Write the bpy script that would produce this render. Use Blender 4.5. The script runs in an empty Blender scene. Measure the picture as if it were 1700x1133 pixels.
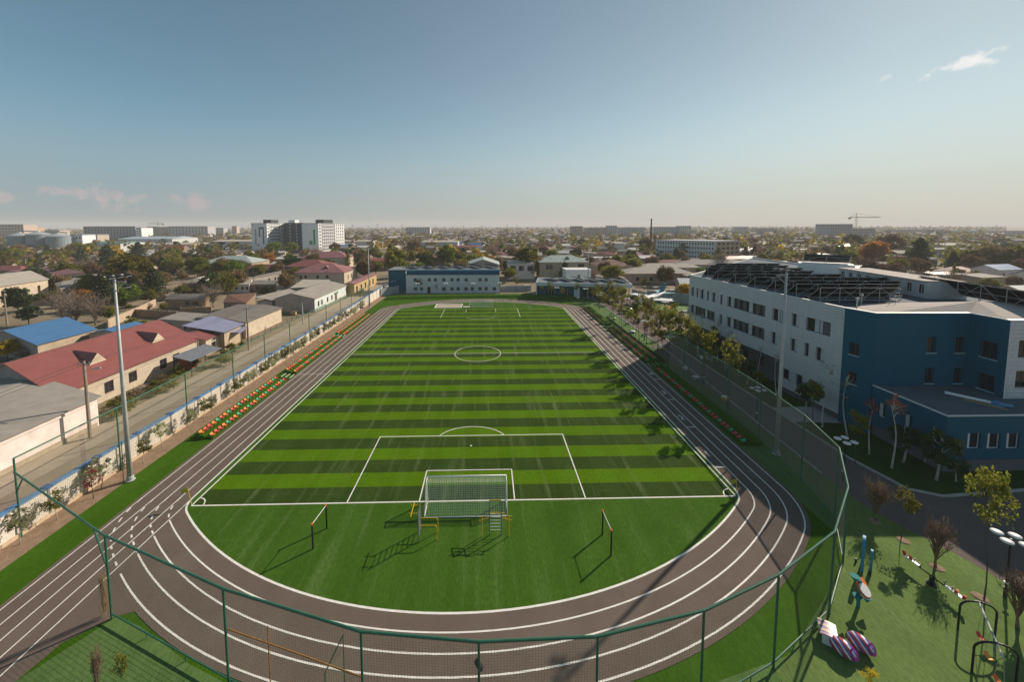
import bpy, math, random
from mathutils import Vector, Matrix
R = random.Random(11)
sc = bpy.context.scene
COL = sc.collection
rad = math.radians
# ------------------------------------------------------------------ camera
F, PPX, PPY, TILT, YAW, ROLL = 630.077, 822.314, 421.8, 0.0755024, 0.0212463, -0.00267282
CAM = Vector((1.98726, -33.66885, 25.69996))
_cy, _sy, _ct, _st = math.cos(YAW), math.sin(YAW), math.cos(TILT), math.sin(TILT)
FWD = Vector((_sy*_ct, _cy*_ct, -_st)); _rt = Vector((_cy, -_sy, 0)); _up = _rt.cross(FWD)
_cr, _sr = math.cos(ROLL), math.sin(ROLL)
RT = _rt*_cr + _up*_sr; UP = -_rt*_sr + _up*_cr

def ray(px, py):
    return FWD + RT*((px-PPX)/F) - UP*((py-PPY)/F)

def G(px, py, z=0.0):
    """the point of the place at height z seen at that spot of the photograph"""
    d = ray(px, py)
    return CAM + d*((z-CAM.z)/d.z)

def proj(p):
    d = Vector(p)-CAM
    z = d.dot(FWD)
    return PPX+F*d.dot(RT)/z, PPY-F*d.dot(UP)/z

def HT(px, py, top):
    """height of something standing at (px,py) whose top is seen at row top"""
    g = G(px, py); lo, hi = 0.0, 90.0
    for _ in range(40):
        m = (lo+hi)/2
        if proj((g.x, g.y, m))[1] > top: lo = m
        else: hi = m
    return lo

def onwall(px, py, A, B):
    """(distance along A-B, height) of the spot of a vertical wall through A and B"""
    d = ray(px, py); ab = Vector((B[0]-A[0], B[1]-A[1], 0)); L = ab.length; t = ab/L
    n = Vector((-t.y, t.x, 0)); a = Vector((A[0], A[1], 0))
    k = (a-CAM).dot(n)/d.dot(n)
    p = CAM+d*k
    return (p-a).dot(t), p.z

cam = bpy.data.cameras.new('camera'); co = bpy.data.objects.new('camera', cam); COL.objects.link(co)
cam.sensor_width = 36; cam.lens = F/1700*36
cam.shift_x = (850-PPX)/1700; cam.shift_y = -(566.5-PPY)/1700
cam.clip_start = 0.1; cam.clip_end = 40000
m = Matrix((RT, UP, -FWD)).transposed().to_4x4(); m.translation = CAM
co.matrix_world = m
sc.camera = co

# ------------------------------------------------------------------ materials
def mat(name, c, rough=0.7, var=0.0, vscale=1.0, bump=0.0, bscale=20.0, metal=0.0, c2=None, spec=0.3, island=0.0, objrand=0.0, stretch=None, detail=4.0, mod=None, world=True):
    M = bpy.data.materials.new(name); M.use_nodes = True
    nt = M.node_tree; N = nt.nodes; L = nt.links
    b = N['Principled BSDF']; b.inputs['Roughness'].default_value = rough; b.inputs['Metallic'].default_value = metal
    b.inputs['Specular IOR Level'].default_value = spec
    c = tuple(c)+(1,)
    b.inputs['Base Color'].default_value = c
    src = None
    if world:
        g = N.new('ShaderNodeNewGeometry'); P = g.outputs['Position']
    else:
        g = N.new('ShaderNodeTexCoord'); P = g.outputs['Object']
    if stretch:
        mp = N.new('ShaderNodeMapping'); mp.inputs['Scale'].default_value = stretch; L.new(P, mp.inputs['Vector']); P = mp.outputs['Vector']
    if var > 0 or c2:
        n = N.new('ShaderNodeTexNoise'); n.inputs['Scale'].default_value = vscale; n.inputs['Detail'].default_value = detail; n.inputs['Roughness'].default_value = 0.65
        L.new(P, n.inputs['Vector'])
        r = N.new('ShaderNodeMapRange'); r.inputs['From Min'].default_value = 0.32; r.inputs['From Max'].default_value = 0.68
        L.new(n.outputs['Fac'], r.inputs['Value'])
        mx = N.new('ShaderNodeMix'); mx.data_type = 'RGBA'
        if c2: a_, b_ = c, tuple(c2)+(1,)
        else:
            a_ = tuple(max(0, v*(1-var)) for v in c[:3])+(1,); b_ = tuple(min(1, v*(1+var)) for v in c[:3])+(1,)
        mx.inputs['A'].default_value = a_; mx.inputs['B'].default_value = b_
        L.new(r.outputs['Result'], mx.inputs['Factor']); src = mx.outputs['Result']
    if island or objrand:
        hs = N.new('ShaderNodeHueSaturation')
        if src: L.new(src, hs.inputs['Color'])
        else: hs.inputs['Color'].default_value = c
        if objrand:
            oi = N.new('ShaderNodeObjectInfo'); rnd = oi.outputs['Random']; amt = objrand
        else:
            gi = N.new('ShaderNodeNewGeometry'); rnd = gi.outputs['Random Per Island']; amt = island
        v = N.new('ShaderNodeMapRange'); v.inputs['To Min'].default_value = 1-amt; v.inputs['To Max'].default_value = 1+amt
        L.new(rnd, v.inputs['Value']); L.new(v.outputs['Result'], hs.inputs['Value'])
        h = N.new('ShaderNodeMapRange'); h.inputs['To Min'].default_value = 0.5-amt*0.05; h.inputs['To Max'].default_value = 0.5+amt*0.05
        w = N.new('ShaderNodeMath'); w.operation = 'FRACT'; w2 = N.new('ShaderNodeMath'); w2.operation = 'MULTIPLY'; w2.inputs[1].default_value = 7.31
        L.new(rnd, w2.inputs[0]); L.new(w2.outputs[0], w.inputs[0]); L.new(w.outputs[0], h.inputs['Value']); L.new(h.outputs['Result'], hs.inputs['Hue'])
        src = hs.outputs['Color']
    if mod:
        if src is None: rg = N.new('ShaderNodeRGB'); rg.outputs[0].default_value = c; src = rg.outputs[0]
        src = mod(N, L, P, src)
    if src: L.new(src, b.inputs['Base Color'])
    if bump > 0:
        n2 = N.new('ShaderNodeTexNoise'); n2.inputs['Scale'].default_value = bscale; n2.inputs['Detail'].default_value = 3
        L.new(P, n2.inputs['Vector'])
        bp = N.new('ShaderNodeBump'); bp.inputs['Strength'].default_value = bump; bp.inputs['Distance'].default_value = 0.05
        L.new(n2.outputs['Fac'], bp.inputs['Height']); L.new(bp.outputs['Normal'], b.inputs['Normal'])
    return M

def mixin(N, L, src, fac, col):
    mx = N.new('ShaderNodeMix'); mx.data_type = 'RGBA'; mx.inputs['B'].default_value = tuple(col)+(1,)
    L.new(src, mx.inputs['A']); L.new(fac, mx.inputs['Factor']); return mx.outputs['Result']

def noise_fac(N, L, P, scale, lo, hi, stretch=None, detail=3.0, amt=1.0):
    if stretch:
        mp = N.new('ShaderNodeMapping'); mp.inputs['Scale'].default_value = stretch; L.new(P, mp.inputs['Vector']); P = mp.outputs['Vector']
    n = N.new('ShaderNodeTexNoise'); n.inputs['Scale'].default_value = scale; n.inputs['Detail'].default_value = detail
    L.new(P, n.inputs['Vector'])
    r = N.new('ShaderNodeMapRange'); r.inputs['From Min'].default_value = lo; r.inputs['From Max'].default_value = hi; r.inputs['To Max'].default_value = amt
    L.new(n.outputs['Fac'], r.inputs['Value']); return r.outputs['Result']

def brick_mod(mortar, w, h, fac=1.0, msize=0.02, rot=None):
    def f(N, L, P, src):
        sx = N.new('ShaderNodeSeparateXYZ'); L.new(P, sx.inputs[0]); mp = N.new('ShaderNodeCombineXYZ')
        side = bool(rot and rot[2])
        L.new(sx.outputs['Y' if side else 'X'], mp.inputs['X']); L.new(sx.outputs['Z'], mp.inputs['Y'])
        br = N.new('ShaderNodeTexBrick'); br.inputs['Scale'].default_value = 1; br.inputs['Brick Width'].default_value = w; br.inputs['Row Height'].default_value = h
        br.inputs['Mortar Size'].default_value = msize; br.inputs['Color1'].default_value = (0, 0, 0, 1); br.inputs['Color2'].default_value = (.12, .12, .12, 1); br.inputs['Mortar'].default_value = (1, 1, 1, 1)
        L.new(mp.outputs['Vector'], br.inputs['Vector'])
        ml = N.new('ShaderNodeMath'); ml.operation = 'MULTIPLY'; ml.inputs[1].default_value = fac
        L.new(br.outputs['Color'], ml.inputs[0])
        return mixin(N, L, src, ml.outputs[0], mortar)
    return f

def wave_mod(col, scale, direction='X', fac=0.4, lo=0.5, hi=0.9):
    def f(N, L, P, src):
        w = N.new('ShaderNodeTexWave'); w.bands_direction = direction; w.inputs['Scale'].default_value = scale; w.inputs['Distortion'].default_value = 0.3
        L.new(P, w.inputs['Vector'])
        r = N.new('ShaderNodeMapRange'); r.inputs['From Min'].default_value = lo; r.inputs['From Max'].default_value = hi; r.inputs['To Max'].default_value = fac
        L.new(w.outputs['Fac'], r.inputs['Value'])
        return mixin(N, L, src, r.outputs['Result'], col)
    return f

def leafmat(name, c, c2, transl=0.5, objrand=0.25):
    M = bpy.data.materials.new(name); M.use_nodes = True
    nt = M.node_tree; N = nt.nodes; L = nt.links; N.clear()
    out = N.new('ShaderNodeOutputMaterial')
    g = N.new('ShaderNodeTexCoord')
    n = N.new('ShaderNodeTexNoise'); n.inputs['Scale'].default_value = 0.8; n.inputs['Detail'].default_value = 2; L.new(g.outputs['Object'], n.inputs['Vector'])
    gi = N.new('ShaderNodeNewGeometry')
    ad = N.new('ShaderNodeMath'); ad.operation = 'MULTIPLY_ADD'; ad.inputs[1].default_value = 0.5; L.new(gi.outputs['Random Per Island'], ad.inputs[0])
    r = N.new('ShaderNodeMapRange'); r.inputs['From Min'].default_value = 0.3; r.inputs['From Max'].default_value = 0.7; r.inputs['To Max'].default_value = 0.6; L.new(n.outputs['Fac'], r.inputs['Value'])
    L.new(r.outputs['Result'], ad.inputs[2])
    mx = N.new('ShaderNodeMix'); mx.data_type = 'RGBA'; mx.inputs['A'].default_value = tuple(c)+(1,); mx.inputs['B'].default_value = tuple(c2)+(1,)
    L.new(ad.outputs[0], mx.inputs['Factor'])
    hs = N.new('ShaderNodeHueSaturation'); L.new(mx.outputs['Result'], hs.inputs['Color'])
    oi = N.new('ShaderNodeObjectInfo')
    v = N.new('ShaderNodeMapRange'); v.inputs['To Min'].default_value = 1-objrand; v.inputs['To Max'].default_value = 1+objrand; L.new(oi.outputs['Random'], v.inputs['Value']); L.new(v.outputs['Result'], hs.inputs['Value'])
    h = N.new('ShaderNodeMapRange'); h.inputs['To Min'].default_value = 0.485; h.inputs['To Max'].default_value = 0.51; L.new(oi.outputs['Random'], h.inputs['Value']); L.new(h.outputs['Result'], hs.inputs['Hue'])
    d = N.new('ShaderNodeBsdfDiffuse'); t = N.new('ShaderNodeBsdfTranslucent'); s = N.new('ShaderNodeMixShader'); s.inputs['Fac'].default_value = transl
    L.new(hs.outputs['Color'], d.inputs['Color']); L.new(hs.outputs['Color'], t.inputs['Color'])
    L.new(d.outputs[0], s.inputs[1]); L.new(t.outputs[0], s.inputs[2]); L.new(s.outputs[0], out.inputs['Surface'])
    return M

# ------------------------------------------------------------------ mesh builder
ORG = {}
class MB:
    def __init__(s): s.v = []; s.f = []; s.m = []
    def poly(s, pts, mi=0):
        b = len(s.v); s.v += [tuple(p) for p in pts]; s.f.append(tuple(range(b, b+len(pts)))); s.m.append(mi)
    def hexa(s, p, mi=0, top=None):
        b = len(s.v); s.v += [tuple(q) for q in p]
        for k, f in enumerate(((0, 3, 2, 1), (4, 5, 6, 7), (0, 1, 5, 4), (1, 2, 6, 5), (2, 3, 7, 6), (3, 0, 4, 7))):
            s.f.append(tuple(b+i for i in f)); s.m.append(top if (k == 1 and top is not None) else mi)
    def box(s, x0, x1, y0, y1, z0, z1, mi=0, top=None):
        s.hexa([(x0, y0, z0), (x1, y0, z0), (x1, y1, z0), (x0, y1, z0), (x0, y0, z1), (x1, y0, z1), (x1, y1, z1), (x0, y1, z1)], mi, top)
    def bar(s, p, q, w, h=None, mi=0):
        p = Vector(p); q = Vector(q); h = h or w; d = (q-p).normalized()
        u = d.cross(Vector((0, 0, 1)))
        if u.length < 1e-3: u = Vector((1, 0, 0))
        u.normalize(); v = u.cross(d)
        o = [-u*w/2-v*h/2, u*w/2-v*h/2, u*w/2+v*h/2, -u*w/2+v*h/2]
        s.hexa([p+k for k in o]+[q+k for k in o], mi)
    def tube(s, pts, r, n=6, mi=0, cap=True, closed=False):
        pts = [Vector(p) for p in pts]; k = len(pts)
        rs = r if isinstance(r, (list, tuple)) else [r]*k
        b = len(s.v); up = None
        for i, p in enumerate(pts):
            if closed: d = pts[(i+1) % k]-pts[i-1]
            else: d = pts[min(i+1, k-1)]-pts[max(i-1, 0)]
            d.normalize()
            if up is None:
                up = d.cross(Vector((0, 0, 1)))
                if up.length < 1e-3: up = d.cross(Vector((0, 1, 0)))
                up.normalize()
            up = (up-d*up.dot(d)).normalized(); w = d.cross(up)
            for j in range(n):
                a = 2*math.pi*j/n
                s.v.append(tuple(p+(up*math.cos(a)+w*math.sin(a))*rs[i]))
        for i in range(k if closed else k-1):
            for j in range(n):
                i2 = (i+1) % k
                s.f.append((b+i*n+j, b+i*n+(j+1) % n, b+i2*n+(j+1) % n, b+i2*n+j)); s.m.append(mi)
        if cap and not closed:
            s.f.append(tuple(b+j for j in reversed(range(n)))); s.m.append(mi)
            s.f.append(tuple(b+(k-1)*n+j for j in range(n))); s.m.append(mi)
    def prism(s, poly, z0, z1, mi=0, top=None, bottom=True):
        n = len(poly); b = len(s.v)
        f0 = z0 if callable(z0) else (lambda x, y: z0); f1 = z1 if callable(z1) else (lambda x, y: z1)
        s.v += [(p[0], p[1], f0(p[0], p[1])) for p in poly]+[(p[0], p[1], f1(p[0], p[1])) for p in poly]
        for i in range(n):
            j = (i+1) % n; s.f.append((b+i, b+j, b+n+j, b+n+i)); s.m.append(mi)
        s.f.append(tuple(b+n+i for i in range(n))); s.m.append(mi if top is None else top)
        if bottom: s.f.append(tuple(b+i for i in reversed(range(n)))); s.m.append(mi)
    def ribbon(s, pts, w, z=None, mi=0, closed=False):
        pts = [Vector(p) for p in pts]; k = len(pts); b = len(s.v)
        for i, p in enumerate(pts):
            if closed: d = pts[(i+1) % k]-pts[i-1]
            else: d = pts[min(i+1, k-1)]-pts[max(i-1, 0)]
            d.z = 0; d.normalize(); n = Vector((-d.y, d.x, 0))*w/2
            for q in (p+n, p-n): s.v.append((q.x, q.y, q.z if z is None else z))
        for i in range(k if closed else k-1):
            j = (i+1) % k
            s.f.append((b+2*i+1, b+2*j+1, b+2*j, b+2*i)); s.m.append(mi)
    def lathe(s, c, prof, n=16, mi=0):
        b = len(s.v); k = len(prof)
        for r, z in prof:
            for j in range(n):
                a = 2*math.pi*j/n; s.v.append((c[0]+r*math.cos(a), c[1]+r*math.sin(a), c[2]+z))
        for i in range(k-1):
            for j in range(n):
                s.f.append((b+i*n+j, b+i*n+(j+1) % n, b+(i+1)*n+(j+1) % n, b+(i+1)*n+j)); s.m.append(mi)
        s.f.append(tuple(b+j for j in reversed(range(n)))); s.m.append(mi)
        s.f.append(tuple(b+(k-1)*n+j for j in range(n))); s.m.append(mi)
    def wall(s, A, B, z0, z1, holes=(), depth=0.2, mi=0, rev=None):
        """a wall face A-B (outside on the right of A->B) with openings and reveals"""
        A = Vector((A[0], A[1], 0)); B = Vector((B[0], B[1], 0)); L = (B-A).length; t = (B-A)/L; nin = Vector((-t.y, t.x, 0))
        us = sorted({0.0, L, *[h[0] for h in holes], *[h[1] for h in holes]}); zs = sorted({z0, z1, *[h[2] for h in holes], *[h[3] for h in holes]})
        P = lambda u, z, d=0: A+t*u+nin*d+Vector((0, 0, z))
        for u0, u1 in zip(us, us[1:]):
            for a, b in zip(zs, zs[1:]):
                um, zm = (u0+u1)/2, (a+b)/2
                if any(h[0] < um < h[1] and h[2] < zm < h[3] for h in holes): continue
                s.poly([P(u0, a), P(u1, a), P(u1, b), P(u0, b)], mi)
        rv = mi if rev is None else rev
        for u0, u1, a, b in holes:
            s.poly([P(u0, a), P(u0, b), P(u0, b, depth), P(u0, a, depth)], rv); s.poly([P(u1, b), P(u1, a), P(u1, a, depth), P(u1, b, depth)], rv)
            s.poly([P(u0, b), P(u1, b), P(u1, b, depth), P(u0, b, depth)], rv); s.poly([P(u1, a), P(u0, a), P(u0, a, depth), P(u1, a, depth)], rv)
    def build(s, name, mats, parent=None, smooth=False, mesh_only=False):
        me = bpy.data.meshes.new(name)
        o = ORG.get(parent.name, Vector((0, 0, 0))) if parent else Vector((0, 0, 0))
        me.from_pydata([(x-o.x, y-o.y, z-o.z) for x, y, z in s.v], [], s.f)
        if not isinstance(mats, (list, tuple)): mats = [mats]
        for m_ in mats: me.materials.append(m_)
        me.polygons.foreach_set('material_index', s.m)
        if smooth: me.polygons.foreach_set('use_smooth', [True]*len(s.f))
        me.update()
        if mesh_only: return me
        ob = bpy.data.objects.new(name, me); COL.objects.link(ob)
        if parent: ob.parent = parent; ORG[ob.name] = o
        return ob

def tag(o, label=None, cat=None, group=None, kind=None):
    if label: o['label'] = label
    if cat: o['category'] = cat
    if group: o['group'] = group
    if kind: o['kind'] = kind
    return o

def thing(name, label, cat, loc=(0, 0, 0), group=None, rot=0):
    o = bpy.data.objects.new(name, None); COL.objects.link(o); o.location = loc; o.rotation_euler[2] = rot
    o.empty_display_size = 0.3
    ORG[o.name] = Vector(loc)
    return tag(o, label, cat, group)

def local(name, label, cat, loc, rot=0, group=None, scale=None):
    """a thing whose parts are modelled round its own origin"""
    o = thing(name, label, cat, loc, group, rot); ORG[o.name] = Vector((0, 0, 0))
    if scale: o.scale = scale
    return o

def kids(o): return [c for c in bpy.data.objects if c.parent == o]
KID = {}
def copy_tree(src, loc, rot=0, scale=None, label=None, group=None):
    if src.name not in KID: KID[src.name] = [(c, kids(c)) for c in kids(src)]
    r = src.copy(); COL.objects.link(r); r.location = loc; r.rotation_euler = (0, 0, rot)
    if scale: r.scale = scale
    if label: r['label'] = label
    if group: r['group'] = group
    for c, gs in KID[src.name]:
        d = c.copy(); COL.objects.link(d); d.parent = r
        for g in gs:
            e = g.copy(); COL.objects.link(e); e.parent = d
    return r

def window(parent, A, B, u0, u1, z0, z1, depth, fm, gm, bars=1, hb=0, proud=0.0, segs=None, name='window'):
    """frame (part) and pane (sub-part) set into a wall A-B"""
    A = Vector((A[0], A[1], 0)); B = Vector((B[0], B[1], 0)); t = (B-A).normalized(); nin = Vector((-t.y, t.x, 0))
    P = lambda u, z, d: A+t*u+nin*d+Vector((0, 0, z))
    f = MB(); w = 0.07; d = depth-0.06 if proud == 0 else -proud
    def b(ua, ub, za, zb, d0, d1, mb, mi=0):
        mb.hexa([P(ua, za, d0), P(ub, za, d0), P(ub, za, d1), P(ua, za, d1), P(ua, zb, d0), P(ub, zb, d0), P(ub, zb, d1), P(ua, zb, d1)], mi)
    e = 0.003
    b(u0+e, u1-e, z0+e, z0+w, d, d+0.06, f); b(u0+e, u1-e, z1-w, z1-e, d, d+0.06, f)
    b(u0+e, u0+w, z0+w, z1-w, d, d+0.06, f); b(u1-w, u1-e, z0+w, z1-w, d, d+0.06, f)
    for k in range(bars):
        uc = u0+(u1-u0)*(k+1)/(bars+1); b(uc-0.03, uc+0.03, z0+w, z1-w, d, d+0.06, f)
    for k in range(hb):
        zc = z0+(z1-z0)*(k+1)/(hb+1); b(u0+w, u1-w, zc-0.03, zc+0.03, d+0.003, d+0.057, f)
    fo = f.build(name, fm, parent)
    segs = segs or [(0, 1, gm, 'pane')]
    for s0, s1, mm, nm in segs:
        g = MB(); ua, ub = u0+(u1-u0)*s0+0.01, u0+(u1-u0)*s1-0.01
        b(ua, ub, z0+0.02, z1-0.02, d+0.03, d+0.05, g)
        g.build(nm, mm, fo)
    return fo
# ------------------------------------------------------------------ ground, pitch, track
def turf(name, c, c2, streak=0.12, scol=(.30, .36, .18)):
    def md(N, L, P, src):
        f = noise_fac(N, L, P, 1.1, 0.54, 0.76, stretch=(1, .07, 1), amt=streak)
        src = mixin(N, L, src, f, scol)
        f2 = noise_fac(N, L, P, 1.4, 0.62, 0.8, stretch=(.12, 1, 1), amt=streak*0.5)
        src = mixin(N, L, src, f2, scol)
        w = N.new('ShaderNodeTexWave'); w.bands_direction = 'X'; w.inputs['Scale'].default_value = .078; w.inputs['Distortion'].default_value = .25; L.new(P, w.inputs['Vector'])
        wr = N.new('ShaderNodeMapRange'); wr.inputs['From Min'].default_value = .42; wr.inputs['From Max'].default_value = .58; wr.inputs['To Max'].default_value = .11; L.new(w.outputs['Fac'], wr.inputs['Value'])
        src = mixin(N, L, src, wr.outputs['Result'], tuple(min(1, k*1.9+.02) for k in c))
        f5 = noise_fac(N, L, P, .07, .5, .7, amt=.35, detail=6); src = mixin(N, L, src, f5, tuple(k*1.35+.006 for k in c))
        f4 = noise_fac(N, L, P, 0.16, 0.5, 0.72, amt=0.28, detail=5)
        src = mixin(N, L, src, f4, tuple(k*0.72 for k in c))
        f3 = noise_fac(N, L, P, 5, 0.38, 0.68, stretch=(1.6, .5, 1), amt=0.5, detail=8)
        return mixin(N, L, src, f3, tuple(k*0.55 for k in c))
    return mat(name, c, 0.85, c2=c2, vscale=0.25, bump=0.5, bscale=25, mod=md, spec=0.02, detail=6)

m_dirt = mat('dry_earth', (.20, .155, .105), 0.95, c2=(.30, .235, .165), vscale=0.05, bump=0.4, bscale=4, detail=9, mod=lambda N, L, P, s: mixin(N, L, mixin(N, L, s, noise_fac(N, L, P, .012, .48, .62, amt=.6), (.13, .125, .06)), noise_fac(N, L, P, .5, .5, .75, amt=.5, detail=6), (.14, .10, .06)))
m_stripA = turf('light_turf_stripe', (.072, .155, .0008), (.086, .176, .0012), 0.13)
m_stripB = turf('dark_turf_stripe', (.029, .058, .007), (.039, .072, .012), 0.34)
m_turf = turf('green_turf', (.043, .104, .008), (.055, .126, .012), 0.2)
m_verge = turf('verge_turf', (.040, .105, .003), (.050, .122, .004), 0.08)
m_front = turf('front_turf', (.085, .155, .042), (.112, .188, .058), 0.16)  # base partly lifted to carry the sunlit net's pale veil over the grass
m_play = turf('play_turf', (.112, .175, .048), (.148, .220, .066), 0.22)
m_lawn = turf('lawn_grass', (.030, .070, .012), (.045, .090, .018), 0.05)
m_track = mat('track_rubber', (.128, .096, .076), 0.9, spec=.15, c2=(.15, .115, .092), vscale=0.35, bump=0.35, bscale=40, detail=8,
              mod=lambda N, L, P, s: mixin(N, L, mixin(N, L, mixin(N, L, s, noise_fac(N, L, P, .9, .60, .74, amt=.35, detail=7), (.085, .064, .052)), noise_fac(N, L, P, .22, .52, .78, amt=.5, detail=7), (.20, .165, .14)), noise_fac(N, L, P, 30, .4, .75, amt=.4, detail=5), (.085, .066, .06)))
m_line = mat('white_line', (.72, .70, .64), 0.7, var=0.12, vscale=3, bump=.1)
m_asph = mat('road_asphalt', (.23, .18, .135), 0.92, c2=(.30, .24, .185), vscale=0.15, bump=0.3, bscale=30, detail=9,
             mod=lambda N, L, P, s: mixin(N, L, s, noise_fac(N, L, P, .8, .55, .75, stretch=(1, .15, 1), amt=.55, detail=7), (.14, .125, .11)))
m_pave = mat('path_asphalt', (.12, .097, .088), 0.95, spec=.1, c2=(.15, .122, .11), vscale=0.3, bump=0.3, bscale=35, detail=8)
m_conc = mat('concrete', (.40, .38, .35), 0.85, var=0.15, vscale=1.5, bump=0.2)
m_soil = mat('bare_soil', (.20, .135, .085), 0.95, c2=(.30, .21, .14), vscale=1.2, bump=0.8, bscale=6, detail=9)
m_sand = mat('sand', (.40, .33, .25), 0.95, var=0.2, vscale=2, bump=0.3)

def sheet(name, polys, m, z, kind='structure'):
    b = MB()
    for p in polys: b.poly([(q[0], q[1], z) for q in p])
    o = b.build(name, m); return tag(o, kind=kind)
g = MB(); S = 4200
xs = [-S, -3000, -1000, -400, -150, 0, 150, 400, 1000, 3000, S]; ys = [-800, -300, -60, 0, 60, 150, 300, 700, 2000, 5000, S]
for i in range(10):
    for j in range(10): g.poly([(xs[i], ys[j], 0), (xs[i+1], ys[j], 0), (xs[i+1], ys[j+1], 0), (xs[i], ys[j+1], 0)])
o = tag(g.build('ground', m_dirt), kind='structure'); o.location.z = -0.05

NY = 27.7; FY = 54.5            # centres of the near and far bends
FR = 2.6                        # corner radius at d = 0
def loop(d, x=26.0, Rb=38.0):
    """closed track curve at distance d outside the inner kerb, anticlockwise from the right straight"""
    r = FR+d; R0 = Rb+d; fx = x-FR; dy = math.sqrt((Rb-FR)**2-fx**2); out = []
    def arc(cx, cy, rr, a0, a1, n):
        for i in range(n+1):
            a = a0+(a1-a0)*i/n; out.append((cx+rr*math.cos(a), cy+rr*math.sin(a)))
    ac = math.atan2(dy, fx)
    arc(fx, FY+dy, r, 0, ac, 8); arc(0, FY, R0, ac, math.pi-ac, 40); arc(-fx, FY+dy, r, math.pi-ac, math.pi, 8)
    arc(-fx, NY-dy, r, math.pi, math.pi+ac, 8); arc(0, NY, R0, math.pi+ac, 2*math.pi-ac, 48); arc(fx, NY-dy, r, 2*math.pi-ac, 2*math.pi, 8)
    return out
# grass aprons
sheet('verge_grass', [[(-34.6, -28), (31.6, -28), (31.6, 104), (-34.6, 104)]], m_verge, -0.030)
sheet('front_lawn', [[(-24.5, -28), (38, -28), (38, -5.2), (28, -8), (20, -13.2), (10, -15.6), (0, -16.6), (-8, -15.6), (-15.5, -12.9), (-20.5, -10.6), (-22.6, -10.0), (-24.8, -13.5), (-25.6, -16)]], m_front, -0.020)
sheet('verge_bank', [[(31, -9), (36.4, -4), (36.4, 104), (30.5, 104)]], m_front, -0.024)
# track: ring and the sprint straight that runs on past the bend
tb = MB(); inn = loop(-0.05); outl = loop(5.2); n = len(inn)
for i in range(n):
    j = (i+1) % n; tb.poly([(*inn[i], -.008), (*outl[i], -.008), (*outl[j], -.008), (*inn[j], -.008)])
tag(tb.build('running_track', m_track), kind='structure')
sheet('sprint_straight', [[(-31.2, -28), (-25.6, -17.5), (-24.4, -11.5), (-22.7, -10.0), (-20.4, -9.2), (-24.5, -1.2), (-26.05, 2), (-31.2, 4)]], m_track, -0.012)
sheet('infield_turf', [loop(-0.04)], m_turf, 0.0)
# mown stripes
X0, X1, L0 = -25.33, 25.45, 81.9
NS = 38
sA, sB = MB(), MB()
for k in range(NS):
    b = sB if k % 2 == 0 else sA
    y0, y1 = L0*k/NS, L0*(k+1)/NS
    b.poly([(X0, y0, .004), (X1, y0, .004), (X1, y1, .004), (X0, y1, .004)])
tag(sA.build('light_turf_stripes', m_stripA), kind='structure'); tag(sB.build('dark_turf_stripes', m_stripB), kind='structure')
# pitch lines
pl = MB(); Z = .009; W = .11
def ln(*pts, w=W, closed=False): pl.ribbon([(p[0], p[1], Z) for p in pts], w, closed=closed)
ln((X0, 0), (X1, 0), w=.14); ln((X0, 0), (X0, L0), w=.14); ln((X1, 0), (X1, L0), w=.14); ln((X0, L0/2), (X1, L0/2)); 
for s, yb in ((1, 0), (-1, L0)):
    P = lambda x, y: (x, yb+s*y)
    ln(P(-11.15, 0), P(-11.15, 11.06)); ln(P(11.15, 0), P(11.15, 11.06))
    ln(P(-4.45, 0), P(-4.45, 4.48)); ln(P(4.45, 0), P(4.45, 4.48))
    if s > 0: ln(P(-11.2, 11.06), P(11.2, 11.06)); ln(P(-4.5, 4.48), P(4.5, 4.48))
    a0 = math.acos(4.05/5.2) if s > 0 else 0.9
    ln(*[P(4.35*math.sin(a)*1.0, 11.06+2.05*(math.cos(a)-math.cos(1.15))/(1-math.cos(1.15))) for a in [(-1.15+2.3*i/24) for i in range(25)]])
    pl.poly([(P(-.1, 8.9)[0], P(0, 8.9)[1]-.1, Z), (.1, P(0, 8.9)[1]-.1, Z), (.1, P(0, 8.9)[1]+.1, Z), (-.1, P(0, 8.9)[1]+.1, Z)])
ln(*[(4.6*math.cos(2*math.pi*i/64), L0/2+4.6*math.sin(2*math.pi*i/64)) for i in range(64)], closed=True)
for cx, cyy, a0 in ((X0, 0, 0), (X1, 0, 90), (X1, L0, 180), (X0, L0, 270)):
    ln(*[(cx+math.cos(rad(a0+9*i))*1.0, cyy+math.sin(rad(a0+9*i))*1.0) for i in range(11)], w=.1)
tag(pl.build('pitch_lines', m_line), kind='structure')
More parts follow.
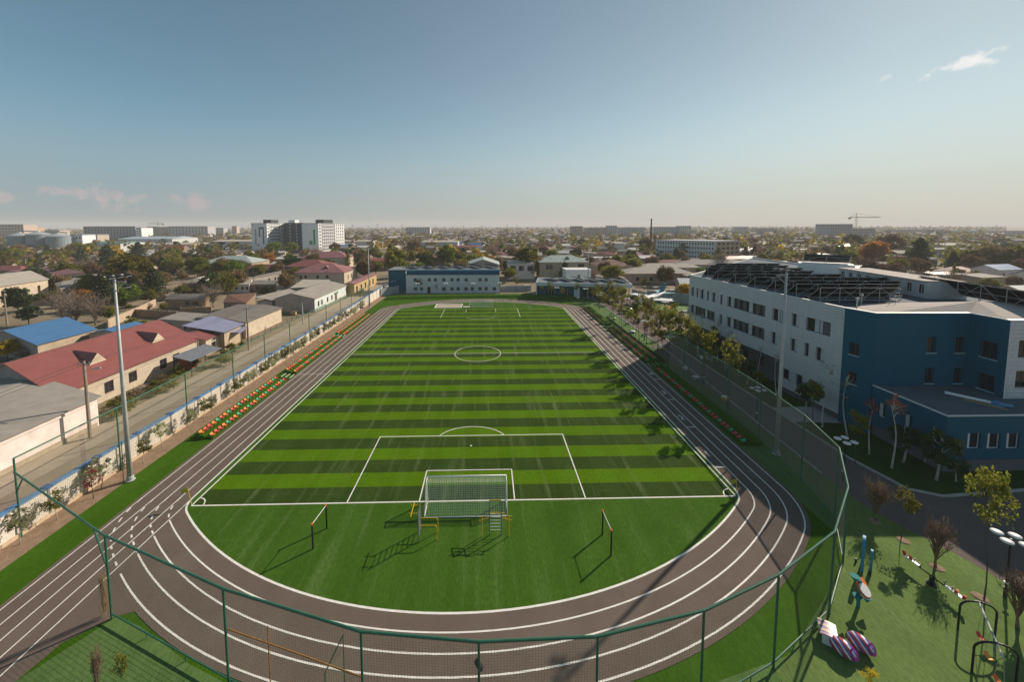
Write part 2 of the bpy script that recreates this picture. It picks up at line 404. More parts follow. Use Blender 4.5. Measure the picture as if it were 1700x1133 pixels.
# track lines
tl = MB(); Z = .002
for k in range(5):
    d = 1.2*k
    pts = loop(d); w = .16 if k == 0 else .085
    n0 = len(pts)
    if k == 0: tl.ribbon([(p[0], p[1], Z) for p in pts], w, closed=True)
    else:
        # the bend lines run solid up to the straight and dashed across it
        i0 = next(i for i in range(n0) if pts[i][1] < 20 and pts[i][0] > -25.95 and i > n0//2)
        tl.ribbon([(p[0], p[1], Z) for p in pts[i0:]+pts[:1]], .11)
        i1 = max(i for i in range(n0//2+12) if pts[i][1] > 60)
        tl.ribbon([(p[0], p[1], Z) for p in pts[:i1+1]], w)
        tl.ribbon([(-26-d, pts[i1][1], Z), (-26-d, 2.8, Z)], w)
        # dashes
        ds = [Vector((pts[i][0], pts[i][1], 0)) for i in range(n0) if pts[i][0] < -20 and pts[i][1] < 3.5 and i <= i0]
        acc = 0
        fine = []
        for a, b in zip(ds, ds[1:]):
            m_ = max(1, int((b-a).length/.1))
            fine += [a.lerp(b, q/m_) for q in range(m_)]
        for q in range(0, len(fine)-6, 11): tl.ribbon([(p.x, p.y, Z) for p in fine[q:q+6]], .12)
    tl.ribbon([(-26-d, 3.0 if k else -8.5, Z+.002), (-26-d, -27 if k == 4 else (-16.0), Z+.002)] if k else [(-26, 2.5, Z+.002), (-26, -16.0, Z+.002)], .085)
ztop = Z+.004
tl.poly([(-30.8, -16.6, ztop), (-26, -16.2, ztop), (-26, -15.6, ztop), (-30.8, -15.9, ztop)])
for yy in (31.0, 68.0): tl.poly([(-30.8, yy, ztop), (-26, yy, ztop), (-26, yy+.08, ztop), (-30.8, yy+.08, ztop)])
# staggered start marks with lane numbers on the right straight
for k, yy in enumerate((4.2, 12.2, 19.8, 27.2)):
    x = 26+1.2*k
    tl.poly([(x, yy, ztop), (x+1.2, yy, ztop), (x+1.2, yy+.14, ztop), (x, yy+.14, ztop)])
tag(tl.build('track_lines', m_line), kind='structure')
for k, yy in enumerate((4.2, 12.2, 19.8, 27.2)):
    cu = bpy.data.curves.new('lane_number', 'FONT'); cu.body = str(k+1); cu.size = 1.5; cu.align_x = 'CENTER'; cu.align_y = 'CENTER'
    to = bpy.data.objects.new('tmp', cu); COL.objects.link(to); dg = bpy.context.evaluated_depsgraph_get()
    me = bpy.data.meshes.new_from_object(to.evaluated_get(dg)); bpy.data.objects.remove(to)
    me.materials.clear(); me.materials.append(m_line)
    o = bpy.data.objects.new('lane_number', me); COL.objects.link(o); o.location = (26.6+1.2*k, yy+2.4, .008); o.rotation_euler[2] = 0
    tag(o, kind='structure')
# left: bare soil strip, road with verge, right: paths and lawns
sheet('soil_strip', [[(-36.9, -30), (-34.55, -30), (-34.55, 104), (-36.9, 104)]], m_soil, -0.026)
sheet('road', [[(-44.6, -40), (-37.2, -40), (-37.2, 140), (-42.4, 140), (-42.8, 100)]], m_asph, -0.030)
sheet('road_shoulder', [[(-48.5, -40), (-44.7, -40), (-42.9, 100), (-42.4, 140), (-46.6, 140), (-48.2, 90)]], mat('dusty_shoulder', (.30, .25, .19), .95, c2=(.38, .32, .25), vscale=.4, bump=.4, detail=8), -0.034)
sheet('path', [[(36.4, -2.0), (37.2, -3.5), (38.4, -6.5), (39.2, -9.5), (39.8, -14), (60, -14), (75, -14), (75, 9.5), (46, 9.5), (43.6, 12), (42.0, 20), (42.0, 50), (44, 62), (60, 75), (60, 105), (-50, 108.8), (-50, 98.6), (36.4, 98.6)]], m_pave, -0.036)
sheet('play_lawn', [[(24.6, -10.85), (29, -7.2), (33, -2.3), (34.8, 2), (36.4, 2), (36.4, -2), (38.4, -6.5), (39.2, -9.5), (39.8, -14), (40, -28), (18, -28), (18.5, -13.9)]], m_play, -0.014)
sheet('school_lawn', [[(41.9, 5.4), (42.9, .6), (45, -.4), (56, .4), (75, .6), (75, 9), (52, 9.5), (53, 18), (52, 56), (44, 56), (42.3, 48)]], m_lawn, -0.018)
sheet('side_lawn', [[(33.2, 45), (38.6, 45), (38.8, 97), (33.2, 97)]], mat('side_turf', (.06, .13, .02), .9, var=.25, vscale=1, bump=.4), -0.016)
sheet('playground_lawn', [[(48.5, 79), (66, 70), (70, 80), (62, 92), (49, 88)]], mat('pale_turf', (.10, .18, .05), .9, var=.25, vscale=1), -0.012)
sheet('back_lawn', [[(52, 96), (66, 92), (66, 99), (52, 103)]], m_verge, -0.010)
sheet('entrance_paving', [[(41.8, 13.2), (53, 12.4), (53, 17.2), (41.8, 17.2)]], m_conc, -0.008)
k = MB()
kp = [(41.9, 56), (41.7, 5.4), (42.7, .5), (45, -.55), (56, .25), (75, .45)]
for a, b in zip(kp, kp[1:]): k.bar((*a, .03), (*b, .03), .22, .16)
tag(k.build('lawn_kerb', m_conc), kind='structure')
k = MB()
for a, b in (((38.8, 97), (38.8, 45)), ((38.8, 45), (36.4, 3))): k.bar((*a, .03), (*b, .03), .18, .14)
tag(k.build('path_kerb', m_conc), kind='structure')
# far green bank behind the bend
bk = MB()
def bankpts(off): return [(-33+1.1*i, 94.0+off+4.0*math.sqrt(max(0, 1-((-33+1.1*i)/36)**2))) for i in range(61)]
a_, b_, c_ = bankpts(0.6), bankpts(1.8), bankpts(4.2)
for i in range(60):
    bk.poly([(*a_[i], -.02), (*a_[i+1], -.02), (*b_[i+1], .8), (*b_[i], .8)]); bk.poly([(*b_[i], .8), (*b_[i+1], .8), (*c_[i+1], .9), (*c_[i], .9)])
    bk.poly([(*c_[i], .9), (*c_[i+1], .9), (c_[i+1][0], c_[i+1][1]+.6, -.04), (c_[i][0], c_[i][1]+.6, -.04)])
tag(bk.build('grass_bank', m_verge), kind='structure')
# ------------------------------------------------------------------ things on the field
m_white = mat('white_paint', (.78, .78, .76), .45, var=.05, vscale=3)
m_net = mat('net_cord', (.76, .76, .70), .8)
m_black = mat('black_paint', (.012, .012, .013), .5)
m_yellow = mat('yellow_paint', (.62, .40, .02), .45)
m_grey = mat('grey_metal', (.28, .29, .31), .4, metal=.6)
m_galv = mat('galvanised', (.42, .43, .42), .6, metal=.2, var=.12, vscale=2)
m_orange = mat('orange_cap', (.65, .14, .03), .5)
m_dark = mat('dark_metal', (.03, .032, .035), .5, metal=.3)
m_lens = mat('lamp_glass', (.55, .56, .58), .2)
def goal(label, y, s):
    t = thing('football_goal', label, 'goal', (0, y, 0), 'football goals')
    f = MB(); h = 3.66; r = .07; dp = 2.0*s
    f.tube([(-h, y, 0), (-h, y, 2.44), (h, y, 2.44), (h, y, 0)], r, 8)
    for x in (-h, h):
        f.tube([(x, y, 2.42), (x, y-.75*s, 2.36), (x, y-dp, .05), (x, y, .05)], .035, 6)
    f.tube([(-h, y-dp, .05), (h, y-dp, .05)], .04, 6)
    f.build('goal_frame', m_white, t, smooth=True)
    nb = MB()
    top, bend, low = (y-.02*s, 2.42), (y-.75*s, 2.33), (y-dp+.05*s, .07)
    prof = []
    for q in range(5): prof.append((top[0]+(bend[0]-top[0])*q/5, top[1]+(bend[1]-top[1])*q/5-.05*math.sin(math.pi*q/5)))
    for q in range(15):
        u = q/14; prof.append((bend[0]+(low[0]-bend[0])*u+.22*s*math.sin(math.pi*u), bend[1]+(low[1]-bend[1])*u))
    NX = 46; wd = .024
    for i in range(NX+1):
        x = -h+2*h*i/NX; x2 = x+.02*math.sin(i*1.7)
        for a, b in zip(prof, prof[1:]): nb.poly([(x2-wd/2, a[0], a[1]), (x2+wd/2, a[0], a[1]), (x2+wd/2, b[0], b[1]), (x2-wd/2, b[0], b[1])])
    for k_, p in enumerate(prof[::1]):
        nb.poly([(-h, p[0], p[1]-wd/2), (h, p[0], p[1]-wd/2), (h, p[0]+.004, p[1]+wd/2), (-h, p[0]+.004, p[1]+wd/2)])
    for x in (-h, h):
        for q in range(1, 14):
            u = q/14; yy = y-dp*s*s*u if False else y-dp*u
            zt = 2.4-.06*min(1, abs(yy-y)/.75) if abs(yy-y) < .75 else 2.34*(1-(abs(yy-y)-.75)/(abs(dp)-.75))
            nb.poly([(x, yy-wd/2, .05), (x, yy+wd/2, .05), (x, yy+wd/2, zt), (x, yy-wd/2, zt)])
        for q in range(1, 15):
            z = 2.34*q/15; ye = y-s*(.75+(abs(dp)-.75)*(1-z/2.34)); nb.poly([(x, y, z-wd/2), (x, y, z+wd/2), (x, ye, z+wd/2), (x, ye, z-wd/2)])
    nb.build('net', m_net, t)
goal('white football goal with netting nearest the camera, seen from behind', 0, 1)
goal('white football goal at the far end of the pitch by the sand pit', L0, -1)
def flag(x, y, label, lean=(0, 0)):
    t = thing('corner_flag', label, 'corner flag', (x, y, 0), 'corner flags of the pitch')
    p = MB(); p.tube([(x, y, 0), (x+lean[0], y+lean[1], 1.6)], .03, 6); p.build('pole', m_yellow, t)
    c = MB(); a = Vector((x+lean[0], y+lean[1], 1.58)); b = a-Vector((lean[0]*.3, lean[1]*.3, .42))
    c.poly([a, b, b+Vector((-.62, -.1, -.06)), a+Vector((-.55, -.05, -.12))]); c.poly([a+Vector((0, .01, 0)), a+Vector((-.55, -.04, -.12)), b+Vector((-.62, -.09, -.06)), b+Vector((0, .01, 0))])
    c.build('flag', mat('flag_cloth', (.62, .42, .03), .8, c2=(.25, .42, .05), vscale=4), t)
flag(X0-.1, .15, 'yellow corner flag leaning outwards at the near left corner of the pitch', (-.35, .1))
flag(X1+.1, .1, 'yellow corner flag at the near right corner by the white goal line', (.05, .1))
flag(X1+.1, L0+.5, 'yellow corner flag at the far right corner, small in the distance')
flag(X0-.1, L0+.3, 'yellow corner flag at the far left corner, small in the distance')
def pullup(label, p, q):
    t = thing('pull_up_bar', label, 'pull-up bar', (*p, 0), 'pull-up bars behind the near goal')
    for a in (p, q):
        b = MB(); b.tube([(*a, 0), (*a, 2.0)], .065, 8); po = b.build('post', m_black, t)
        c = MB(); c.tube([(*a, 2.0), (*a, 2.16)], .08, 8); c.build('cap', m_orange, po)
    b = MB(); b.tube([(*p, 2.08), (*q, 2.08)], .025, 6); b.build('bar', m_white, t)
pullup('black posts with one white bar left of the goal, on the green turf', (-11.99, -5.0), (-11.75, -2.95))
pullup('black posts with one white bar right of the goal, near the track bend', (11.51, -6.18), (11.46, -4.15))
def rig1(t, x, y):
    # ladder seen edge on, running in depth
    f = MB()
    for dy in (0, 1.1): f.tube([(x, y+dy, 0), (x, y+dy, 2.5)], .045, 8)
    f.build('uprights', m_grey, t)
    for k in range(8):
        r = MB(); r.tube([(x, y, .35+k*.28), (x, y+1.1, .35+k*.28)], .02, 6); r.build('rung', m_grey, t)
    d = MB()
    for dy in (.15, .95): d.tube([(x, y+dy, 1.25), (x+1.35, y+dy, 1.25), (x+1.45, y+dy, 1.15), (x+1.45, y+dy, 0)], .035, 8)
    d.build('dip_bars', m_yellow, t)
    h = MB()
    for dy in (0.1, 1.0): h.tube([(x, y+dy, 2.35), (x-.75, y+dy, 2.35)], .03, 6)
    h.tube([(x-.55, y-.25, 2.35), (x-.55, y+1.35, 2.35)], .03, 6); h.build('chin_bar', m_yellow, t)
rx, ry = G(697, 890).xy
rig1(thing('exercise_ladder', 'grey ladder rack with yellow dip bars standing left of the goal net', 'exercise rack', (rx, ry, 0)), rx, ry-.6)
xa, ya = G(813, 889).xy; xb = G(832.5, 889).x
t = thing('exercise_ladder', 'grey wall bars with yellow handles in front of the right half of the goal', 'exercise rack', (xa, ya, 0))
f = MB()
for x in (xa, xb): f.tube([(x, ya, 0), (x, ya, 2.1)], .045, 8)
f.build('uprights', m_grey, t)
for k in range(6):
    r = MB(); r.tube([(xa, ya, .45+k*.28), (xb, ya, .45+k*.28)], .02, 6); r.build('rung', m_white, t)
for x in (xa, xb): d = MB(); d.tube([(x, ya, 2.1), (x, ya+.9, 2.25), (x, ya+1.0, 2.25)], .035, 6); d.build('arm', m_dark, t)
for yy, z in ((ya, 1.95), (ya+1.0, 2.28)): d = MB(); d.tube([(xa, yy, z), (xb, yy, z)], .04, 6); d.build('crossbar', m_yellow, t)
for x, s in ((xa, -1), (xb, 1)): d = MB(); d.tube([(x, ya-.04, 1.95), (x+s*.2, ya-.1, 1.95), (x+s*.3, ya-.15, 1.5)], .035, 6); d.build('handle', m_yellow, t)
for x, s in ((xa-.62, -1), (xb+.62, 1)):
    d = MB(); d.tube([(x, ya-.15, 0), (x, ya-.15, 1.75)], .035, 6)
    for z in (1.42, 1.75): d.tube([(x-.25, ya-.15, z), (x+.25, ya-.15, z)], .03, 6)
    d.tube([(x, ya-.15, 1.5), (x-s*.6, ya, 1.5)], .025, 6); d.build('dip_post', m_yellow, t)
# sand pit by the far goal
px0, px1, py0, py1 = -14.4, -6.3, 83.3, 88.9
t = thing('sand_pit', 'rectangular sand pit with white kerb left of the far goal', 'sand pit', (px0, py0, 0))
b = MB(); b.box(px0, px1, py0, py1, 0.005, .03); b.build('sand', m_sand, t)
b = MB()
for a, c in (((px0-.1, py0), (px0-.1, py1)), ((px1+.1, py0), (px1+.1, py1)), ((px0-.2, py0-.1), (px1+.2, py0-.1)), ((px0-.2, py1+.1), (px1+.2, py1+.1))): b.bar((*a, .06), (*c, .06), .2, .12)
b.build('kerb', m_white, t)
bd = MB(); bd.box(px1+.6, px1+2.6, py0+1, py0+2, 0.005, .05); tag(bd.build('takeoff_board', m_white), 'white take-off board lying right of the sand pit', 'board')
# floodlight masts
def mast(label, x, y, h, dirx):
    t = thing('floodlight_mast', label, 'floodlight', (x, y, 0), 'floodlight masts round the pitch')
    b = MB(); b.tube([(x, y, .3), (x, y, h*.5), (x, y, h)], [.23, .165, .1], 12); b.build('mast', m_galv, t, smooth=True)
    b = MB(); b.lathe((x, y, 0), [(.42, 0), (.42, .06), (.32, .1), (.3, .42), (.28, .45)], 12); b.build('base', m_galv, t)
    b = MB(); b.tube([(x, y-1.0, h), (x, y+1.2, h)], .05, 6); b.tube([(x, y, h-1.6), (x+dirx*1.0, y, h-.6)], .045, 6)
    b.tube([(x, y, h-.6), (x+dirx*1.1, y, h-.6)], .045, 6); b.build('bracket', m_galv, t)
    for k, (dx, dy, dz) in enumerate(((.3, -.8, -.05), (.35, 0, -.05), (.35, .9, -.05), (1.1, -.1, -1.0))):
        f = MB(); c = Vector((x+dirx*dx, y+dy, h+dz))
        f.hexa([c+Vector((dirx*p, q*.75, r*.8)) for p, q, r in ((-.1, -.3, .08), (.28, -.3, -.12), (.28, .3, -.12), (-.1, .3, .08), (-.05, -.3, .22), (.36, -.3, .04), (.36, .3, .04), (-.05, .3, .22))]); fo = f.build('floodlight', m_dark, t)
        f = MB(); f.poly([c+Vector((dirx*p, q, r)) for p, q, r in ((-.1, -.28, .07), (-.1, .28, .07), (.28, .28, -.13), (.28, -.28, -.13))]); f.build('lamp_glass', m_lens, fo)
mast('tall grey floodlight mast on the near left verge in front of the block wall', -34.3, 3.75, 20.9, 1)
mast('tall pale floodlight mast on the near right verge inside the net fence', 34.35, 6.45, 20.8, -1)
mast('floodlight mast at the far left corner beside the wall', -35.2, 85.4, 19.2, 1)
mast('floodlight mast at the far right corner in front of the low blue building', 37.4, 98.0, 17.6, -1)
# ------------------------------------------------------------------ seats
m_seat = {'red': mat('red_seat', (.52, .08, .065), .6), 'orange': mat('orange_seat', (.66, .20, .05), .6), 'green': mat('green_seat', (.06, .32, .16), .6)}
def seat_mesh(c):
    b = MB(); w = .23
    prof = [(.27, .04), (.22, .0), (-.05, -.02), (-.18, .02), (-.23, .1), (-.27, .22)]
    for s0 in (0, .025):
        for (a, z), (a2, z2) in zip(prof, prof[1:]):
            q = [(-w, a, z+s0), (w, a, z+s0), (w, a2, z2+s0), (-w, a2, z2+s0)]
            b.poly(q if s0 else q[::-1])
    for s in (-w, w):
        for (a, z), (a2, z2) in zip(prof, prof[1:]): b.poly([(s, a, z), (s, a2, z2), (s, a2, z2+.07 if a2 > -.17 else z2), (s, a, z+.07 if a > -.17 else z)])
    b.poly([(-w, -.27, .22), (w, -.27, .22), (w, -.27, .245), (-w, -.27, .245)])
    b.box(-.05, .05, -.05, .1, -.2, -.015)
    return b.build('bucket_seat', m_seat[c], mesh_only=True)
SM = {c: seat_mesh(c) for c in m_seat}
PAT = ('orange', 'red', 'orange', 'green', 'red', 'orange', 'green', 'red', 'orange', 'green', 'red', 'orange')
def seat_row(x, y0, y1, n, z, rot, where, group):
    for k in range(n):
        c = 'orange' if k == 0 else ('red', 'orange', 'green')[(k+1) % 3] if k > 1 else 'red'
        o = bpy.data.objects.new('bucket_seat', SM[c]); COL.objects.link(o)
        o.location = (x, y0+(y1-y0)*k/(n-1), z+.2); o.rotation_euler[2] = rot; o.scale = (1.0, 1.0, .95)
        pos = 'camera end' if k < n/3 else 'middle' if k < 2*n/3 else 'far end'
        tag(o, f'{c} bucket seat, {pos} of {where}', 'seat', group)
def seat_row_r(x, y0, y1, n, z, rot, where, group):
    for k in range(n):
        c = ('green', 'red', 'red')[k % 3]
        o = bpy.data.objects.new('bucket_seat', SM[c]); COL.objects.link(o)
        o.location = (x, y0+(y1-y0)*k/(n-1), z+.2); o.rotation_euler[2] = rot; o.scale = (1.0, 1.0, .95)
        pos = 'camera end' if k < n/3 else 'middle' if k < 2*n/3 else 'far end'
        tag(o, f'{c} bucket seat, {pos} of {where}', 'seat', group)
gl, gr = 'seats along the left track', 'seats along the right track'
for nm, y0, y1, n in (('nearest stand section', 11.6, 28.0, 24), ('middle stand section', 31.8, 52.5, 29), ('farthest stand section', 54.6, 74.0, 27)):
    seat_row(-31.55, y0, y1, n, .12, -math.pi/2, f'front row, {nm} on the left', gl)
    seat_row(-32.85, y0, y1, n, .42, -math.pi/2, f'back row, {nm} on the left', gl)
    t = thing('seat_terrace', f'green turf step under the {nm} by the left track', 'seating terrace', (-32.2, (y0+y1)/2, 0))
    b = MB(); b.box(-33.5, -32.3, y0-.5, y1+.5, 0, .4); b.build('upper_step', m_verge, t)
    b = MB(); b.box(-32.3, -31.22, y0-.5, y1+.5, 0, .1); b.build('lower_step', m_verge, t)
for nm, y0, y1, n, two in (('shaded near stand', 8.6, 31.0, 30, 0), ('middle stand', 35.4, 57.0, 29, 1), ('far stand', 62.0, 81.0, 26, 0)):
    seat_row_r(31.95, y0, y1, n, .12, math.pi/2, f'{"front row, " if two else "row, "}{nm} on the right', gr)
    if two: seat_row_r(33.25, y0, y1, n, .5, math.pi/2, f'back row, {nm} on the right', gr)
    t = thing('seat_terrace', f'dark green turf step under the {nm} by the right track', 'seating terrace', (32.6, (y0+y1)/2, 0))
    b = MB(); b.box(32.55, 33.9, y0-.5, y1+.5, 0, .46); b.build('upper_step', m_verge, t)
    b = MB(); b.box(31.35, 32.55, y0-.5, y1+.5, 0, .1); b.build('lower_step', m_verge, t)
for x, y, lb in ((-32.2, 29.9, 'between the two nearer stand sections on the left'), (-32.2, 53.6, 'between the two farther stand sections on the left')):
    t = thing('stair_flight', f'short white-edged green steps {lb}', 'steps', (x, y, 0))
    for k in range(3):
        b = MB(); xx = -31.3-.7*k; b.box(xx-.7, xx, y-.8, y+.8, 0.0, .12+.12*k, 0, 0); s = b.build('step', m_verge, t)
        b = MB(); b.box(xx-.1, xx+.01, y-.8, y+.8, .12+.12*k+.003, .15+.12*k); b.build('edge', m_white, s)
for y, lb in ((33.2, 'between the near and middle stands on the right'), (59.5, 'between the middle and far stands on the right')):
    t = thing('stair_flight', f'short green steps {lb}', 'steps', (32.5, y, 0))
    for k in range(3):
        b = MB(); xx = 31.5+.7*k; b.box(xx, xx+.7, y-.9, y+.9, 0, .12+.14*k); s = b.build('step', m_verge, t)
        b = MB(); b.box(xx-.01, xx+.06, y-.9, y+.9, .12+.14*k+.003, .15+.14*k); b.build('edge', m_conc, s)
# ------------------------------------------------------------------ fences and the block wall
m_green = mat('green_fence_paint', (.030, .125, .075), .4, var=.15, vscale=2)
m_netg = mat('green_netting', (.24, .26, .15), .8)  # pale tone of net catching the sun, put into the colour
m_netd = mat('shaded_netting', (.20, .18, .14), .85)  # brownish tone of the right-hand net in shade, put into the colour
m_rust = mat('rusty_pipe', (.30, .14, .04), .8, var=.3, vscale=6)
def net_panel(b, A, B, z0, z1, sp=.15, wd=.011, z2=None):
    z2 = z1 if z2 is None else z2
    A = Vector((*A, 0)); B = Vector((*B, 0)); L = (B-A).length; t = (B-A)/L
    n = max(1, int(L/sp))
    for i in range(n+1):
        u = L*i/n; p = A+t*(u-wd/2); q = A+t*(u+wd/2)
        b.poly([(p.x, p.y, z0), (q.x, q.y, z0), (q.x, q.y, z1+(z2-z1)*i/n), (p.x, p.y, z1+(z2-z1)*i/n)])
    m_ = int((z1-z0)/sp)
    for i in range(m_+1):
        z, y_ = z0+(z1-z0)*i/m_, z0+(z2-z0)*i/m_; b.poly([(A.x, A.y, z-wd/2), (B.x, B.y, y_-wd/2), (B.x, B.y, y_+wd/2), (A.x, A.y, z+wd/2)])
def net_fence(label, pts, HH, group=None, rails=True, low=.35, braces=(), skip=(), skip_low=False, rail_to=None, net=True, dense=99):
    H = HH if isinstance(HH, (list, tuple)) else [HH]*len(pts)
    t = thing('net_fence', label, 'fence', (*pts[0], 0), group)
    for p, h in zip(pts, H):
        b = MB(); b.tube([(*p, 0), (*p, h)], .065, 8); b.build('post', m_green, t)
    nr = len(pts) if rail_to is None else rail_to
    b = MB(); b.tube([(*p, h) for p, h in zip(pts[:nr], H)], .07, 8); b.build('top_rail', m_green, t)
    if not skip_low:
        b = MB(); b.tube([(*p, low) for p in pts], .05, 6); b.build('bottom_rail', m_green, t)
        for p, q in zip(pts, pts[1:]):
            for u in (.33, .67):
                x, y = p[0]+(q[0]-p[0])*u, p[1]+(q[1]-p[1])*u; b = MB(); b.tube([(x, y, 0), (x, y, low)], .03, 5); b.build('stub_foot', m_green, t)
    if net:
        for part, wdt, mt in ((0, .012, m_netg), (1, .034, m_netd)):
            b = MB()
            for i, (p, q, h0, h1) in enumerate(zip(pts, pts[1:], H, H[1:])):
                if (i >= dense) == bool(part): net_panel(b, p, q, low if not skip_low else .4, h0, z2=h1, wd=wdt)
            if b.f: b.build('netting', mt, t)
    return t
LP = [(-36.75, -3.2), (-36.75, 5.4), (-36.9, 14.6), (-36.95, 23.7), (-36.95, 32.0), (-36.95, 40.5), (-36.95, 48.6), (-36.95, 57.4), (-36.9, 66.2), (-36.9, 74.5), (-36.8, 81.5), (-36.7, 89.0)]
net_fence('tall green net fence standing along the white block wall on the left', LP, 6.8, rail_to=8, skip_low=True)
NP = [(-22.75, -10.1), (-12.6, -13.95), (-4.3, -16.35), (1.5, -16.95), (7.25, -16.85), (13.1, -15.75), (18.5, -13.85), (24.45, -10.95), (28.85, -7.3), (32.2, -3.0), (33.4, 2.0), (34.2, 9.0), (34.4, 15.3), (34.4, 21.4), (34.3, 26.6), (34.2, 31.5)]
t = net_fence('long green net fence curving round the near bend of the track', NP, [5.8]*8+[6.1, 6.5]+[6.8]*6, dense=8)
# the rail across the running straight with its two braces
t = thing('overhead_rail', 'green pipe rail with two braces crossing above the running straight', 'rail', (-30, -7, 0))
a, c = Vector((-36.7, -3.3, 5.7)), Vector((-22.75, -10.1, 5.74))
b = MB(); b.tube([a, c], .07, 8); b.build('rail', m_green, t)
b = MB(); b.tube([a+(c-a)*.12, (-36.7, -3.3, 3.9)], .06, 6); b.build('brace', m_green, t)
b = MB(); b.tube([a+(c-a)*.9, (-22.75, -10.1, 3.5)], .06, 6); b.build('brace', m_green, t)
# rolled net hung at the corner post
m_roll = mat('bundled_net', (.30, .22, .12), .9, c2=(.20, .14, .07), vscale=8)
b = MB()
for k in range(26):
    a0 = R.uniform(0, 6.28); r0 = R.uniform(.02, .22); x = -23.35+math.cos(a0)*r0*1.5; y = -9.9+math.sin(a0)*r0
    b.tube([(x, y, 3.1-R.uniform(0, .5)), (x+R.uniform(-.1, .1), y, 1.6), (x+R.uniform(-.12, .12), y+R.uniform(-.1, .1), .05+R.uniform(0, .3))], .012, 3)
tag(b.build('rolled_net', m_roll), 'brown bundle of spare net hanging beside the corner post of the near fence', 'net')
# rusty rail and gate leaf in the near fence
gx = G(555, 1112, 2.6); gy = G(383, 1057, 2.6)
t = thing('fence_gate', 'narrow green gate leaf with mesh standing ajar under the near fence', 'gate', (-6.6, -15.4, 0))
b = MB(); q0, q1 = Vector((-6.5, -15.55, 0)), Vector((-5.9, -14.6, 0))
b.tube([q0, q0+Vector((0, 0, 2.6)), q1+Vector((0, 0, 3.6)), q1+Vector((0, 0, .2)), q0+Vector((0, 0, .2))], .035, 6); b.build('gate_frame', m_green, t)
b = MB(); net_panel(b, q0.xy, q1.xy, .2, 2.7, .14, .012); b.build('mesh', m_netg, t)
t = thing('rusty_rail', 'rust coloured pipe rail fixed across the first bays of the near fence', 'rail', (-9, -15, 0))
b = MB(); b.tube([(-12.6, -13.85, 3.3), (-8.0, -15.2, 3.3), (-4.3, -16.25, 3.2)], .045, 6); b.build('rail', m_rust, t)
b = MB(); b.tube([(-9.8, -14.75, 0), (-9.8, -14.75, 4.4)], .04, 6); b.build('post', m_rust, t)
t = thing('security_camera', 'small black camera fixed to a post of the near fence', 'camera', (1.5, -16.95, 4.0))
b = MB(); b.tube([(1.5, -16.85, 4.0), (1.5, -16.6, 4.05)], .04, 6); b.build('arm', m_black, t)
b = MB(); b.tube([(1.35, -16.45, 4.2), (1.6, -16.55, 3.85)], [.13, .15], 10); b.build('body', m_black, t)
# block wall with blue coping
m_block = mat('white_block', (.68, .61, .53), .9, c2=(.78, .71, .63), vscale=.8, bump=.4, bscale=12, mod=brick_mod((.40, .37, .32), .42, .22, .8, .022, rot=(rad(90), 0, rad(90))))
m_blue = mat('blue_coping', (.10, .22, .40), .5, var=.2, vscale=2)
m_bluedk = mat('step_shade_blue', (.03, .10, .27), .5, var=.2, vscale=2)
m_plinth = mat('tan_plinth', (.50, .38, .26), .9, var=.15, vscale=2)
t = thing('block_wall', 'long white block wall with blue coping between the turf and the left road', 'wall', (-37.1, 40, 0))
wb, pb, cb, kb, jb = MB(), MB(), MB(), MB(), MB()
y = -27.0; i = 0
while y < 105:
    y2 = y+4.35; z = 2.55+.5*min(1, max(0, (y-60)/40))
    wb.box(-37.25, -36.95, y, y2, .0, z); pb.box(-36.948, -36.82, y, y2, 0, .32)
    cb.box(-37.36, -36.84, y+.25, y2-.25, z+.002, z+.16)
    kb.box(-37.40, -36.80, y2-.25, y2+.25, z+.002, z+.24)  # darker blue caps stand in for the shaded side of the coping steps
    jb.box(-36.948, -36.90, y2-.08, y2+.08, .33, z-.01)  # raised darker strip at each panel joint
    y = y2; i += 1
wb.build('wall_panels', m_block, t); pb.build('plinth', m_plinth, t); cb.build('coping', m_blue, t); kb.build('step_shade_caps', m_bluedk, t); jb.build('pier_joints', mat('dark_joint', (.28, .25, .22), .9), t)
# grey panel wall and white fence behind the airplane playground
m_gpan = mat('grey_panel', (.34, .35, .36), .8, var=.15, vscale=.7)
def plain_wall(name, label, pts, h, m_, cap=None, th=.2, cat='wall'):
    t = thing(name, label, cat, (*pts[0], 0)); b = MB(); c = MB()
    for p, q in zip(pts, pts[1:]):
        p, q = Vector(p), Vector(q); d = (q-p).normalized(); nrm = Vector((-d.y, d.x))*th/2; L = (q-p).length; k = max(1, int(L/3))
        for j in range(k):
            a, e = p+(q-p)*(j/k), p+(q-p)*((j+1)/k)-d*.03
            b.prism([(a-nrm).xy, (e-nrm).xy, (e+nrm).xy, (a+nrm).xy], 0, h)
            c.bar((a.x, a.y, 0), (a.x, a.y, h+.15), .3)
    b.build('panels', m_, t); c.build('posts', cap or m_, t)
    return t
g1, g2, g3, g4 = G(1075, 498).xy, G(1100, 494).xy, G(1146, 505).xy, G(1050, 492).xy
plain_wall('panel_wall', 'grey concrete panel wall behind the airplane playground', [g1, g3, (g3[0]+25, g3[1]-8)], 3.2, m_gpan)
plain_wall('panel_wall', 'pale concrete panel fence right of the low blue building', [g4, g1], 2.6, mat('pale_panel', (.48, .48, .47), .8, var=.1, vscale=1))
plain_wall('panel_wall', 'grey wall across the left end of the pitch beside the far white building', [(-36.6, 103), (-31.8, 110.5)], 2.8, m_gpan)
plain_wall('panel_wall', 'low grey yard wall between the two far school buildings', [(6.9, 112), (19.0, 112.6)], 2.2, m_gpan)
